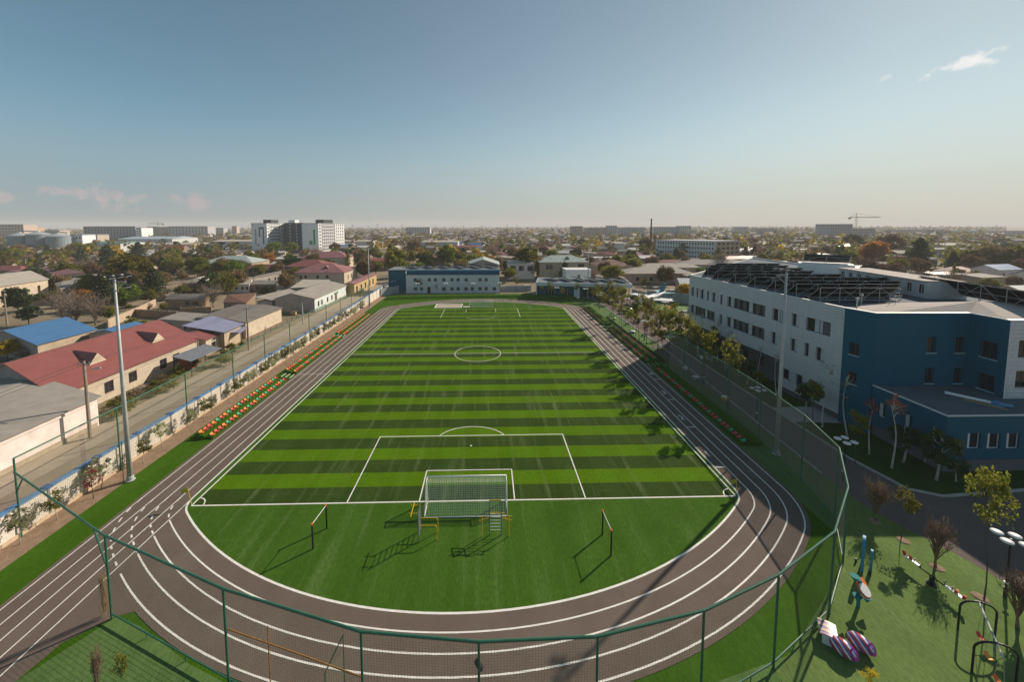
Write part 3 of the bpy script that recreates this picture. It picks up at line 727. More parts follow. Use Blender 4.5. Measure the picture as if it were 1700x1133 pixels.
# ------------------------------------------------------------------ park lamps
m_globe = mat('white_lamp_disc', (.68, .68, .67), .5)
lp = local('park_lamp', 'x', 'street lamp', (0, 0, 0), 0, 'four-headed park lamps')
b = MB(); b.tube([(0, 0, 0), (0, 0, .7)], .09, 8); b.build('lamp_base', m_black, lp)
b = MB(); b.tube([(0, 0, .7), (0, 0, 4.15)], .05, 8); b.build('pole', m_black, lp)
b = MB(); b.lathe((0, 0, 1.0), [(.06, 0), (.13, .02), (.13, .06), (.06, .08)], 8); b.build('collar', m_white, lp)
for k in range(4):
    a = rad(20+90*k); c = (.55*math.cos(a), .55*math.sin(a), 4.2)
    b = MB(); b.tube([(0, 0, 4.0), (c[0]*.6, c[1]*.6, 4.12), (c[0], c[1], 4.1)], .025, 6); ar = b.build('arm', m_black, lp)
    b = MB(); b.lathe((c[0], c[1], 4.08), [(.05, 0), (.24, .03), (.29, .08), (.27, .13), (.16, .17), (.05, .18)], 14); b.build('lamp_disc', m_globe, ar, smooth=True)
LAMPS = [(37.6, -10.1, 'beside the near playground swing'), (37.5, 1.75, 'behind the bend of the net fence, nearest the blue building'), (37.2, 13.6, 'behind the net fence, opposite the birches'), (37.0, 25.4, 'behind the net fence, second beyond the fence bend'), (37.0, 37.1, 'at the far end of the net fence'), (37.0, 48.7, 'by the path kerb next to the middle right stand'), (37.0, 60.5, 'beside the path level with the far right stand'), (37.2, 72.3, 'beside the side lawn next to the airplane playground'), (37.4, 84.2, 'beside the path at the far right corner of the track')]
for i, (x, y, w) in enumerate(LAMPS):
    l = f'four-headed black park lamp {w}'
    if i == 0: lp.location = (x, y, 0); lp['label'] = l; lp.scale = (1.12, 1.12, 1.03)
    else: copy_tree(lp, (x, y, 0), R.uniform(0, 1), (1.12, 1.12, 1.03), l)
for px, py, w in ((874, 473, 'in the yard between the two far buildings'), (924, 477, 'in front of the low blue building, left of its white pillar'), (972, 479, 'in front of the low blue building by the floodlight mast'), (995, 489, 'left of the pergola near the low blue building'), (1019, 481, 'under the right end of the low blue building'), (740, 470, 'in front of the far white building, left half'), (785, 470, 'in front of the far white building, middle'), (829, 469, 'at the right corner of the far white building'), (693, 470, 'in front of the left end of the far white building'), (1041, 495, 'beside the nose of the airplane'), (1088, 476, 'behind the tail of the airplane'), (1115, 481, 'by the grey panel wall behind the airplane'), (1104, 501, 'in front of the airplane wing'), (653, 466, 'by the far end of the block wall')):
    p = G(px, py+1, 4.25)
    copy_tree(lp, (p.x, p.y, 0), R.uniform(0, 1), (1.25, 1.25, 1.03), f'four-headed black park lamp {w}')
# ------------------------------------------------------------------ trees
m_bark = mat('brown_bark', (.11, .085, .06), .95, var=.3, vscale=6, bump=.5, world=False)
m_barkp = mat('pale_bark', (.40, .36, .31), .9, var=.25, vscale=6, world=False)
LM = {'olive': leafmat('olive_leaf', (0.102, 0.115, 0.026), (0.251, 0.232, 0.045)), 'green': leafmat('green_leaf', (0.065, 0.120, 0.018), (0.205, 0.260, 0.033)),
      'dark': leafmat('dark_leaf', (0.029, 0.055, 0.022), (0.083, 0.120, 0.041), .15), 'yellow': leafmat('yellow_leaf', (0.278, 0.223, 0.022), (0.668, 0.463, 0.037)),
      'orange': leafmat('orange_leaf', (0.223, 0.111, 0.037), (0.502, 0.232, 0.055)), 'brown': leafmat('brown_leaf', (0.140, 0.102, 0.055), (0.278, 0.186, 0.092), .25),
      'pine': leafmat('pine_needle', (0.037, 0.067, 0.033), (0.102, 0.131, 0.055), .1), 'grey': leafmat('greygreen_leaf', (.28, .29, .15), (.46, .45, .26), .55),
      'lime': leafmat('lime_leaf', (.11, .135, .018), (.27, .265, .04)), 'red': leafmat('red_leaf', (0.297, 0.092, 0.074), (0.483, 0.205, 0.131))}
RT2 = random.Random(5)
def leaves(b, c, rr, n, s, flat=0.0, rnd=RT2):
    for _ in range(n):
        while True:
            p = Vector((rnd.uniform(-1, 1), rnd.uniform(-1, 1), rnd.uniform(-1, 1)))
            if .15 < p.length < 1: break
        p = p*(.55+.45*rnd.random()); q = Vector(c)+Vector((p.x*rr[0], p.y*rr[1], p.z*rr[2]))
        nrm = Vector((rnd.gauss(0, 1), rnd.gauss(0, 1), rnd.gauss(0, 1)+flat*1.5)).normalized()
        u = nrm.orthogonal().normalized(); a = rnd.uniform(0, 6.28); w = nrm.cross(u)
        u, w = u*math.cos(a)+w*math.sin(a), w*math.cos(a)-u*math.sin(a)
        z = s*rnd.uniform(.6, 1.35); k = rnd.uniform(.45, .75)
        b.poly([q-u*z*.5, q+w*z*k*.5, q+u*z*.5, q-w*z*k*.5])
def tree_proto(kind, H, R0, th, nclump, nl, ls, seed, lean=0.0):
    """returns (trunk mesh, crown mesh): a tapered trunk with limbs, a crown of leaf faces in uneven clumps"""
    rn = random.Random(seed); T, C = MB(), MB()
    def pt(u): return Vector((lean*H*u+.03*H*math.sin(u*5+seed), .02*H*math.sin(u*4+seed*2), H*u))
    top = .8 if kind != 'pine' else .97
    r0 = H*.022 if kind not in ('sap', 'birch') else H*.011
    if kind == 'sap': r0 = .035
    T.tube([pt(top*i/7) for i in range(8)], [r0*(1.25 if i == 0 else 1)*(1-i/8.2) for i in range(8)], 7)
    cl = []
    if kind == 'pine':
        for i in range(nclump):
            u = i/(nclump-1); z = th+(H-th)*u; rr = R0*(1-u)**.62*(.55+.6*rn.random())+.25
            a = i*2.4; c = Vector((math.cos(a)*rr*.55, math.sin(a)*rr*.55, z)); cl.append((c, (rr*.75, rr*.75, H*.05)))
    elif kind == 'poplar':
        for i in range(nclump):
            u = i/(nclump-1); z = th+(H-th)*u; w = R0*math.sin(math.pi*(.12+.83*u))**.7; a = rn.uniform(0, 6.28)
            cl.append((Vector((math.cos(a)*w*.4, math.sin(a)*w*.4, z)), (w*.7, w*.7, H*.09)))
    elif kind == 'willow':
        for i in range(nclump):
            a = i*2.39996; q = math.sqrt((i+.5)/nclump); z = th+(H-th)*(1-.75*q**1.6)
            cl.append((Vector((math.cos(a)*R0*q*.85, math.sin(a)*R0*q*.85, z)), (R0*.24, R0*.24, H*.2)))
    else:
        hz = (H-th)/2; cz = th+hz
        for i in range(nclump):
            for _ in range(30):
                p = Vector((rn.uniform(-1, 1), rn.uniform(-1, 1), rn.uniform(-1, 1)))
                if .3 < p.length < 1: break
            p *= .82; wz = 1-.35*max(0, p.z)
            c = Vector((p.x*R0*wz, p.y*R0*wz, cz+p.z*hz)); s = rn.uniform(.22, .44)
            if kind == 'sap': s *= 1.05
            cl.append((c, (R0*s*1.15, R0*s*1.15, hz*s*.8)))
    if kind == 'bare':
        for i in range(46):
            a = rn.uniform(0, 6.28); u = rn.uniform(.12, .7); p = pt(u); e = Vector((math.cos(a)*R0*rn.uniform(.4, 1), math.sin(a)*R0*rn.uniform(.4, 1), H*rn.uniform(.55, 1.0)))
            mid = p.lerp(e, .5)+Vector((0, 0, H*.06)); T.tube([p, mid, e], [r0*.5, r0*.28, r0*.08], 4)
            for _ in range(6):
                q = p.lerp(e, rn.uniform(.35, .95)); T.tube([q, q+Vector((rn.uniform(-1, 1)*R0*.3, rn.uniform(-1, 1)*R0*.3, rn.uniform(.1, .25)*H))], [r0*.18, r0*.05], 3)
        if nl: 
            for c, rr in cl: leaves(C, c, rr, nl, ls, 0, rn)
    else:
        nlimb = min(len(cl), 12)
        for c, rr in rn.sample(cl, nlimb):
            u = max(.15, min(top*.9, (c.z-R0*.5)/H)) if kind not in ('pine',) else min(.95, c.z/H)
            p = pt(u); T.tube([p, p.lerp(c, .6)+Vector((0, 0, .02*H)), c], [r0*.45, r0*.28, r0*.1], 5)
        for c, rr in cl: leaves(C, c, rr, nl, ls, .6 if kind == 'pine' else .2, rn)
    return T, C
PROTO = {}
def proto(key, kind, leaf, H, R0, th, nclump, nl, ls, seed, bark=None, lean=0.0):
    T, C = tree_proto(kind, H, R0, th, nclump, nl, ls, seed, lean)
    PROTO[key] = (H, T.build('trunk', bark or m_bark, mesh_only=True, smooth=True), C.build('crown', LM[leaf], mesh_only=True) if C.f else None, 2*R0)
big = dict(nclump=30, nl=62, ls=.62)
for i, (lf) in enumerate(('olive', 'green', 'yellow', 'orange', 'brown', 'dark', 'lime')):
    for j in range(2): proto(f'broad_{lf}{j}', 'broad', lf, 9, 4.1+.3*j, 2.2-.5*j, 38+6*j, 74, .66, 31*i+7*j+3)
for j in range(2): proto(f'pine{j}', 'pine', 'pine', 10, 4.6, 1.0, 40, 80, .62, 60+j)
proto('poplar', 'poplar', 'olive', 12, 1.9, 1.0, 22, 60, .5, 71); proto('poplar_lime', 'poplar', 'lime', 10, 2.0, 1.2, 20, 60, .5, 72)
proto('willow', 'willow', 'olive', 8, 4.2, 1.5, 40, 55, .45, 73)
for j in range(2): proto(f'bare{j}', 'bare', 'brown', 7.5, 4.2, 1.5, 10, 14, .3, 80+j, bark=mat(f'bare_bark{j}', (.20, .155, .12), .95, var=.3, vscale=5, world=False))
for j in range(3): proto(f'sap{j}', 'sap', ('grey', 'grey', 'olive')[j], 3.0, .85, .9, 16, 40, .17, 90+j, bark=m_barkp)
proto('sap_red', 'sap', 'red', 3.0, .7, .9, 13, 26, .17, 94); proto('sap_tall', 'sap', 'lime', 5.0, 1.0, 2.5, 20, 44, .17, 95); proto('sap_tall2', 'sap', 'olive', 5.0, 1.05, 2.3, 20, 46, .17, 96)
proto('sap_yellow', 'sap', 'yellow', 4.6, .9, 1.6, 16, 34, .17, 97); proto('brush', 'bare', 'brown', 3.6, 1.0, 1.3, 14, 30, .12, 98, bark=mat('twig_bark', (.22, .15, .10), .95, var=.3, vscale=6, world=False))
for j in range(2): proto(f'birch{j}', 'birch', 'brown', 7.5, .8, 3.2, 10, 10, .12, 100+j, bark=mat(f'white_bark{j}', (.52, .48, .42), .85, var=.25, vscale=4, world=False), lean=.03*(1-2*j))
proto('birch_red', 'birch', 'red', 7.5, .9, 4.8, 12, 40, .16, 103, bark=mat('white_bark_lean', (.52, .48, .42), .85, var=.25, vscale=4, world=False), lean=.1)
for j in range(2): proto(f'magnolia{j}', 'broad', 'dark', 5, 1.5, 1.3, 18, 60, .30, 110+j, bark=m_barkp)
proto('shrub_olive', 'broad', 'olive', 2.4, 1.6, .2, 16, 50, .3, 120); proto('shrub_yellow', 'broad', 'lime', 2.4, 1.6, .2, 16, 50, .3, 121); proto('shrub_brown', 'bare', 'brown', 2.2, 1.5, .2, 14, 45, .2, 122)
def plant(key, x, y, h, label, name=None, cat='tree', group=None, wide=1.0, rot=None, z=0):
    H, tm, cm, w = PROTO[key]; s = h/H
    t = thing(name or 'tree', label, cat, (x, y, z), group, R.uniform(0, 6.28) if rot is None else rot); t.scale = (s*wide, s*wide, s)
    for nm, me in (('trunk', tm), ('crown', cm)):
        if me is None: continue
        o = bpy.data.objects.new(nm, me); COL.objects.link(o); o.parent = t
    return t
def plant_px(key, px, py, top, label, **k):
    g = G(px, py); h = max(1.2, HT(px, py, top)); return plant(key, g.x, g.y, h, label, **k)
hb = MB()
for i in range(180):
    y = 34+34.2*i/180; leaves(hb, (34.55, y, .45), (.5, .3, .42), 34, .16)
tag(hb.build('clipped_hedge', LM['dark']), 'low dark clipped hedge behind the right stands', 'hedge')
# saplings along the block wall
SAPY = [-7.5, -4.2, -1.6, 1.0, 2.6, 6.7, 9.4, 12.9, 15.8, 17.2, 20.6, 22.6, 25.2, 26.6, 29.2, 31.4, 33.4, 36.0, 38.2, 40.1, 42.4, 44.6, 47.6, 50.2, 53.6, 56.4, 59.4, 62.0, 65.2, 68.0, 71.0, 74.0, 77.5, 80.0]
for i, y in enumerate(SAPY):
    k = 'sap_red' if i == 3 else f'sap{i % 3}'
    w = 'in front of the nearest wall panels' if y < 8 else 'beside the nearest left stand' if y < 30 else 'beside the middle left stand' if y < 53 else 'beside the farthest left stand'
    if i == 0: w = 'at the left frame edge under the wall'
    lb = f'thin reddish sapling {w}' if i == 3 else f'thin grey-green sapling by the block wall {w}'
    plant(k, -35.75+R.uniform(-.35, .4), y+R.uniform(-.3, .3), R.uniform(2.7, 3.5), lb, name='sapling', group='saplings along the block wall', wide=R.uniform(.9, 1.2))
# young trees between the right stands and the path
for i, y in enumerate([38, 43, 47, 51, 55, 58, 61, 64, 67, 71, 75, 79, 83, 87, 91]):
    for x in (36.3, 38.0):
        w = 'middle right stand' if y < 58 else 'far right stand' if y < 80 else 'far right corner of the track'
        side = 'inner' if x < 37 else 'outer'
        plant(('sap_tall', 'sap_tall2')[(i+int(x)) % 2], x+R.uniform(-.3, .3), y+R.uniform(-.8, .8), R.uniform(4.4, 5.8), f'slender young tree in the {side} row by the {w}', name='young_tree', group='young trees along the right side lawn')
SH_ = [(1023, 667, 'sixth from the fence bend'), (1048, 685, 'fifth from the fence bend'), (1094, 708, 'fourth from the fence bend'), (1125, 746, 'third from the fence bend'), (1028, 638, 'seventh, by the end of the fence'), (1023, 621, 'eighth, just past the fence end'), (987, 611, 'by the near half of the middle right stand'), (984, 592, 'by the middle of the middle right stand'), (961, 565, 'by the far half of the middle right stand'), (949, 551, 'between the middle and far right stands')]
for i, (px, py, w) in enumerate(SH_):
    g = G(px, py); d_ = (35.2-g.x)/.806; hc = min(9.2, d_/1.645)
    plant(('sap_tall', 'sap_tall2')[i % 2], 35.2, g.y+.592*d_, hc/.80, f'tall sparse-crowned young tree, {w}', name='young_tree', wide=.78)
for i, (px, py, tp, k, lb) in enumerate([(1258, 668, 612, 'sap_tall', 'young yellow-green tree right of the lamp opposite the birches'), (1348, 705, 628, 'sap_tall', 'young lime-leaved tree before the entrance paving'), (1419, 768, 678, 'sap_tall', 'young lime-leaved tree beside the lamp at the fence bend'),
    (1500, 898, 808, 'sap_tall2', 'slim young tree with big pale leaves behind the blue play panel'), (1556, 943, 866, 'brush', 'brown twiggy young tree right of the seesaw'), (1452, 866, 798, 'brush', 'brown twiggy young tree in the shade at the fence bend'), (1627, 992, 764, 'sap_tall', 'tall thin tree with a small yellow-green crown by the near path'), (1690, 1046, 950, 'brush', 'brown twiggy tree at the right frame edge by the swing')]):
    plant_px(k, px, py, tp, lb, name='young_tree', wide=.62 if px == 1627 else 1)
plant('sap_yellow', *G(1442, 1165).xy, 2.1, 'yellowing sapling at the bottom edge below the striped play shells', name='sapling')
p_ = G(712, 1290); plant('sap_tall2', 0.05, -20.3, 8.1, 'slender tree with hanging olive leaves before the near fence, bottom centre', name='young_tree', wide=.42)
plant('sap_yellow', -0.75, -20.4, 6.2, 'thin yellow-leaved sapling left of the slender olive tree, bottom centre', name='young_tree', wide=.3)
plant('sap_tall2', *G(205, 1180).xy, 3.6, 'young tree with a drooping leaf tip on the lawn, bottom left', name='young_tree', wide=.5)
plant('brush', *G(165, 1165).xy, 3.2, 'bare forked sapling on the front lawn, bottom left corner', name='young_tree', wide=.35)
plant('sap_yellow', *G(1090, 1200).xy, 2.4, 'small dry plant by the near fence, bottom right of centre', name='young_tree', wide=.5)
# birches and evergreens before the school
for i, (px, py, tp, k) in enumerate([(1190, 600, 520, 'birch0'), (1208, 612, 535, 'birch1'), (1224, 625, 560, 'birch0'), (1259, 641, 562, 'birch1'), (1287, 662, 580, 'birch0'), (1369, 711, 584, 'birch1'), (1403, 724, 610, 'birch0'), (1439, 754, 655, 'birch_red'), (1485, 780, 645, 'birch_red'), (1160, 590, 505, 'birch1'), (1141, 575, 500, 'birch0')]):
    w = 'leaning with reddish top, ' + ('left one' if px == 1439 else 'right one') if 'red' in k else ('by the entrance paving' if px > 1350 else 'by the white facade')
    pos = ['third from the far end', 'fourth from the far end', 'fifth from the far end', 'sixth from the far end', 'seventh from the far end', 'first past the paving', 'second past the paving', '', '', 'second from the far end', 'farthest of the row'][i]
    plant_px(k, px, py, tp, f'white-barked bare birch {w} before the blue wing' if 'red' in k else f'white-barked bare birch {w}, {pos}', name='birch_tree', group='birches before the school', rot=0.3*i if 'red' not in k else (0 if px == 1439 else 2.6), wide=1.0)
for i, (px, py, tp, lb) in enumerate([(1340, 690, 622, 'before the white facade left of the paving'), (1391, 690, 640, 'at the blue wall right of the paving'), (1499, 768, 690, 'between the two leaning birches and the annex'), (1557, 798, 712, 'with two rounded heads before the annex corner'), (1536, 768, 702, 'tucked against the annex side wall'), (1613, 776, 733, 'under the annex front windows'), (1240, 638, 585, 'under the middle of the white facade'), (1180, 602, 540, 'under the left part of the white facade'), (1205, 615, 560, 'at the grey plinth of the white facade'), (1585, 800, 752, 'low and spreading right of the two-headed one')]):
    plant_px(f'magnolia{i % 2}', px, py, tp, f'dense dark evergreen tree {lb}', name='evergreen_tree', group='evergreens before the school')
plant('sap_tall', 49.2, 2.0, 4.4, 'yellow-green young tree on the lawn kerb before the annex windows', name='young_tree')
# hand placed trees of the town
TP = [('pine0', 63, 447, 421, 'dark pine left of the two pale sheds'), ('pine1', 136, 445, 413, 'dark pine above the maroon roof on the left'), ('pine0', 180, 452, 408, 'tall dark pine right of the curved street lamp'), ('pine1', 231, 434, 403, 'dark pine behind the olive trees on the left'), ('broad_olive0', 213, 492, 418, 'big olive-green tree behind the near left mast'), ('pine1', 152, 490, 454, 'small pine in front of the long grey roof'), ('pine0', 222, 500, 458, 'dark pine just right of the near left mast head'), ('pine1', 256, 494, 446, 'dark pine right of the big olive tree'), ('broad_olive1', 290, 460, 423, 'round olive tree by the yard on the left'), ('broad_green0', 328, 460, 424, 'green tree right of the yard on the left'), ('broad_orange0', 292, 424, 406, 'orange-brown tree before the green-roofed hall'), ('broad_lime0', 126, 426, 401, 'yellow-green tree before the grain silos'), ('broad_olive0', 6, 452, 416, 'olive tree at the left frame edge'), ('broad_yellow0', 45, 432, 414, 'yellow-brown tree below the silos'),
('bare0', 127, 542, 490, 'large bare grey tree behind the blue roof'), ('bare1', 105, 535, 482, 'bare brown tree left of the large bare tree'), ('bare0', 158, 540, 495, 'bare tree between the large bare tree and the mast'), ('broad_orange1', 138, 507, 478, 'orange tree behind the bare trees'), ('broad_dark0', 50, 541, 506, 'small dark green tree behind the blue roof'), ('broad_lime1', 180, 532, 506, 'small yellow-green tree left of the near left mast'), ('broad_olive1', 86, 512, 480, 'olive tree before the beige gatehouse'), ('broad_olive0', 250, 507, 479, 'olive tree by the rough stone yard wall'), ('broad_brown0', 275, 480, 452, 'brown tree beside the yard on the left'),
('broad_green1', 391, 472, 430, 'big green tree left of the old adobe houses'), ('broad_olive1', 431, 462, 436, 'olive tree right of the big green tree'), ('broad_dark1', 353, 489, 452, 'dark tree above the broken shed roof'), ('broad_green0', 456, 430, 399, 'bright green tree before the white towers, left of the pair'), ('broad_lime0', 483, 426, 401, 'bright green tree before the white towers, right of the pair'), ('poplar_lime', 509, 419, 396, 'small poplar before the tower with the green mark'), ('broad_olive0', 413, 434, 415, 'olive tree left of the bright green pair'), ('broad_brown0', 556, 424, 402, 'dark brownish tree at the right foot of the towers'), ('poplar_lime', 577, 448, 415, 'yellow-green tree beside the red hipped roof'), ('bare1', 476, 485, 455, 'bushy bare tree among the old adobe houses'), ('broad_olive1', 620, 433, 408, 'olive tree behind the far left mast'), ('broad_olive0', 657, 462, 409, 'tall olive tree left of the far white building'), ('broad_olive1', 625, 458, 431, 'olive tree at the foot of the far left mast'), ('broad_brown1', 653, 414, 395, 'brown tree far behind the left corner of the pitch'), ('broad_brown0', 600, 440, 418, 'brown tree between the towers and the far left mast'),
('broad_olive1', 707, 445, 412, 'olive tree of the pair behind the far white building, left one'), ('broad_green1', 742, 445, 405, 'big dark green tree of the pair behind the far white building'), ('broad_orange0', 765, 446, 431, 'small orange tree between the big pair and the yellow tree'), ('broad_yellow1', 795, 446, 419, 'bright yellow tree behind the far white building'), ('pine1', 769, 434, 412, 'dark conifer behind the small orange tree'), ('broad_brown1', 688, 427, 397, 'brown olive tree far behind the white building'), ('broad_dark0', 844, 461, 432, 'dark green tree right of the grey gabled house'), ('broad_olive0', 878, 460, 406, 'tall olive-brown tree left of the willows'), ('willow', 893, 463, 433, 'willow with hanging branches, left one of two'), ('willow', 912, 463, 431, 'willow with hanging branches, right one of two'), ('broad_green0', 848, 411, 396, 'green tree far out in the middle of the town'), ('broad_yellow0', 945, 460, 440, 'small yellow tree before the green-roofed villa'), ('broad_dark1', 966, 411, 396, 'dark green tree far out left of the apartment rows'),
('broad_lime0', 1046, 447, 421, 'bright yellow-green tree right of the far right mast'), ('broad_orange0', 1084, 441, 424, 'orange tree below the tall chimney'), ('broad_lime1', 1104, 440, 421, 'yellow-green tree at the corner of the long white school block'), ('poplar', 1087, 426, 391, 'tall poplar right beside the chimney'), ('poplar', 1097, 422, 393, 'poplar second from the chimney'), ('broad_brown1', 1071, 424, 393, 'brown tree left of the chimney'), ('broad_olive0', 1133, 408, 390, 'olive tree behind the long white school block'), ('shrub_olive', 1069, 476, 460, 'olive bush before the flat tan houses'), ('broad_yellow1', 1136, 500, 470, 'yellow tree at the far corner of the school'), ('broad_orange1', 1187, 445, 434, 'small orange tree before the end of the long white block'), ('broad_dark0', 1203, 408, 393, 'dark round tree behind the long white block'), ('pine0', 1237, 429, 410, 'dark pine right of the long white block, left one'), ('pine1', 1252, 429, 409, 'dark pine right of the long white block, right one'),
('broad_lime0', 1238, 440, 423, 'yellow-green tree in the row behind the solar roof, first'), ('broad_lime1', 1266, 438, 420, 'yellow-green tree in the row behind the solar roof, second'), ('broad_lime0', 1294, 436, 419, 'yellow-green tree in the row behind the solar roof, third'), ('broad_olive1', 1320, 434, 418, 'olive tree in the row behind the solar roof'), ('broad_lime1', 1348, 434, 416, 'yellow-green tree in the row behind the solar roof, fourth'), ('broad_lime0', 1400, 433, 413, 'yellow-green tree in the row behind the solar roof, nearest the orange tree'), ('broad_dark1', 1415, 416, 388, 'dark green tree below the tower crane'), ('broad_orange1', 1447, 443, 396, 'big orange-brown tree right of centre behind the school'), ('broad_brown0', 1477, 430, 387, 'big brown tree right behind the orange-brown one'), ('pine0', 1524, 452, 397, 'big dark pine beside the low grey house'), ('broad_olive1', 1612, 452, 410, 'olive tree before the pale block on the right'), ('broad_brown1', 1645, 454, 404, 'big olive-brown tree near the right frame edge'), ('broad_olive0', 1688, 456, 405, 'olive-brown tree at the right frame edge'), ('pine1', 1581, 452, 419, 'small pine before the pale block on the right'), ('broad_brown0', 1434, 446, 428, 'low brown tree under the orange-brown one'), ('broad_brown1', 1370, 425, 408, 'brown tree left of the tower crane')]
rg = random.Random(4)
for i in range(64):
    px = rg.uniform(-10, 420); py = rg.uniform(426, 478) if px < 250 else rg.uniform(424, 462)
    if i > 50: px, py = rg.uniform(150, 345), rg.uniform(478, 520)
    if (60 < px < 205 and 440 < py < 470) or (px < 70 and py > 440) or (378 < px and py > 428): continue
    k = rg.choice(['pine0', 'pine1', 'broad_olive0', 'broad_olive1', 'broad_dark0', 'broad_brown0', 'broad_olive0', 'broad_green1', 'broad_brown1', 'broad_lime1'])
    if i > 50: k = rg.choice(['shrub_olive', 'shrub_brown', 'broad_brown0', 'broad_olive1'])
    sp_ = {'pine': 'dark pine', 'shru': 'shrub'}.get(k[:4]) or {'oliv': 'olive-green', 'dark': 'dark green', 'brow': 'brownish', 'gree': 'green', 'lime': 'yellow-green'}[k[6:10]]+' broadleaf tree'
    w = 'in the yard scrub behind the long red roof' if i > 50 else 'in the grove behind the beige gatehouse' if px < 130 else 'in the grove behind the near left mast head' if px < 300 else 'in the grove left of the white towers'
    g = G(px, py); plant(k, g.x, g.y, rg.uniform(2, 4) if i > 50 else rg.uniform(7, 12), f'{sp_} {w}', name='pine_tree' if sp_ == 'dark pine' else 'shrub' if sp_ == 'shrub' else 'broadleaf_tree', cat='shrub' if sp_ == 'shrub' else 'tree', group=f'{sp_}s {w}')
for k, px, py, tp, lb in TP:
    g = G(px, py); w = 1.0
    plant_px(k, px, py, tp, lb, name={'pine': 'pine_tree', 'popl': 'poplar_tree', 'will': 'willow_tree', 'bare': 'bare_tree', 'shru': 'shrub'}.get(k[:4], 'broadleaf_tree'), wide=1.0)
for k, px, py, tp, lb in [('broad_yellow0', 12, 600, 562, 'yellow-leaved tree at the left frame edge before the blue roof'), ('shrub_brown', 50, 598, 572, 'brown shrub before the gable of the long red roof'), ('shrub_olive', 216, 550, 524, 'olive shrub behind the long red roof'), ('shrub_olive', 240, 560, 530, 'green shrub behind the middle of the long red roof'), ('shrub_yellow', 330, 492, 474, 'yellow-green shrub left of the old adobe houses'), ('shrub_yellow', 440, 492, 476, 'yellowish shrub before the rusty brown roof'), ('shrub_olive', 288, 646, 622, 'small bush in front of the long red-roofed house'), ('shrub_olive', 200, 690, 655, 'dry bush at the end of the white-walled house'), ('shrub_brown', 225, 672, 645, 'dry brown bush before the red-roofed house'), ('shrub_olive', 262, 655, 630, 'green bush left of the grey awning'), ('shrub_olive', 376, 605, 580, 'bush right of the grey awning by the road')]:
    plant_px(k, px, py, tp, lb, name='shrub', cat='shrub')
# young trees along the far bank
for i, (px, py, tp, k) in enumerate([(697, 487, 460, 'sap_tall2'), (725, 487, 471, 'sap_yellow'), (857, 487, 458, 'sap_tall2'), (899, 496, 474, 'sap_tall2'), (913, 497, 466, 'sap_tall2'), (933, 499, 476, 'sap_tall2'), (957, 497, 468, 'sap_tall2'), (990, 500, 468, 'sap_tall2'), (1000, 500, 470, 'sap_tall2'), (664, 478, 452, 'sap_yellow'), (1012, 502, 476, 'sap_tall2'), (1022, 505, 478, 'sap_tall'), (1060, 515, 490, 'sap_yellow'), (1074, 530, 492, 'sap_red'), (1095, 520, 505, 'sap_yellow'), (1108, 560, 522, 'sap_tall2'), (1120, 545, 500, 'sap_tall'), (1092, 550, 518, 'sap_tall2')]):
    w = 'before the far white building' if px < 870 else 'before the low blue building' if px < 1015 else 'around the airplane playground'
    plant_px(k, px, py, tp, f'slim {"yellow" if "yellow" in k else "green" if "red" not in k else "reddish"} young tree {w}', name='young_tree', group='young trees ' + w)
# ------------------------------------------------------------------ the school on the right
m_clad = mat('white_cladding', (.54, .56, .56), .55, var=.05, vscale=.5, mod=brick_mod((.34, .36, .37), 1.8, .45, .75, .025, rot=(rad(90), 0, rad(90))))
m_clad2 = mat('white_cladding_front', (.62, .64, .64), .55, var=.05, vscale=.5, mod=brick_mod((.34, .36, .37), 1.8, .45, .75, .025, rot=(rad(90), 0, 0)))
m_blueclad = mat('petrol_cladding', (.004, .10, .16), .5, spec=.15, var=.06, vscale=.4, mod=brick_mod((.003, .068, .112), 1.2, 3.5, .45, .012, rot=(rad(90), 0, 0)))
m_plgrey = mat('grey_plinth', (.13, .135, .145), .8, var=.12, vscale=1, mod=brick_mod((.09, .09, .1), .6, .3, .5, .02, rot=(rad(90), 0, rad(90))))
m_roofm = mat('metal_roof', (.47, .42, .375), .85, spec=.1, var=.10, vscale=.6, mod=wave_mod((.28, .25, .23), .55, 'DIAGONAL', .8, .55, .75))
m_roofb = mat('bluegrey_roof', (.11, .135, .16), .85, spec=.1, var=.08, vscale=.5, mod=wave_mod((.09, .115, .14), 1.6, 'Y', .5, .7, .95))  # dark tone includes the shade under the school's solar racks
m_glass = mat('window_glass', (.018, .024, .030), .08, spec=.6)
m_blind = mat('window_blind', (.46, .52, .53), .4)
m_gpanel = mat('grey_infill', (.10, .105, .115), .6)
m_frame = mat('window_frame_grey', (.06, .065, .07), .6)
m_framew = mat('window_frame_white', (.70, .70, .68), .5)
m_trim = mat('white_trim', (.68, .68, .66), .5)
m_solar = mat('solar_panel', (.006, .008, .014), .25, spec=.5)
m_solback = mat('solar_back', (.010, .010, .012), .7)
SA, SB, SC, SD, SE = Vector((45.05, 45.65)), Vector((47.67, 13.2)), Vector((48.61, 10.18)), Vector((59.8, 9.82)), Vector((59.82, 6.38))
SF = Vector((80, 6.2)); SH = 15.0
school = thing('school_building', 'angled white and petrol blue school with solar racks on its roof', 'school', (55, 30, 0))
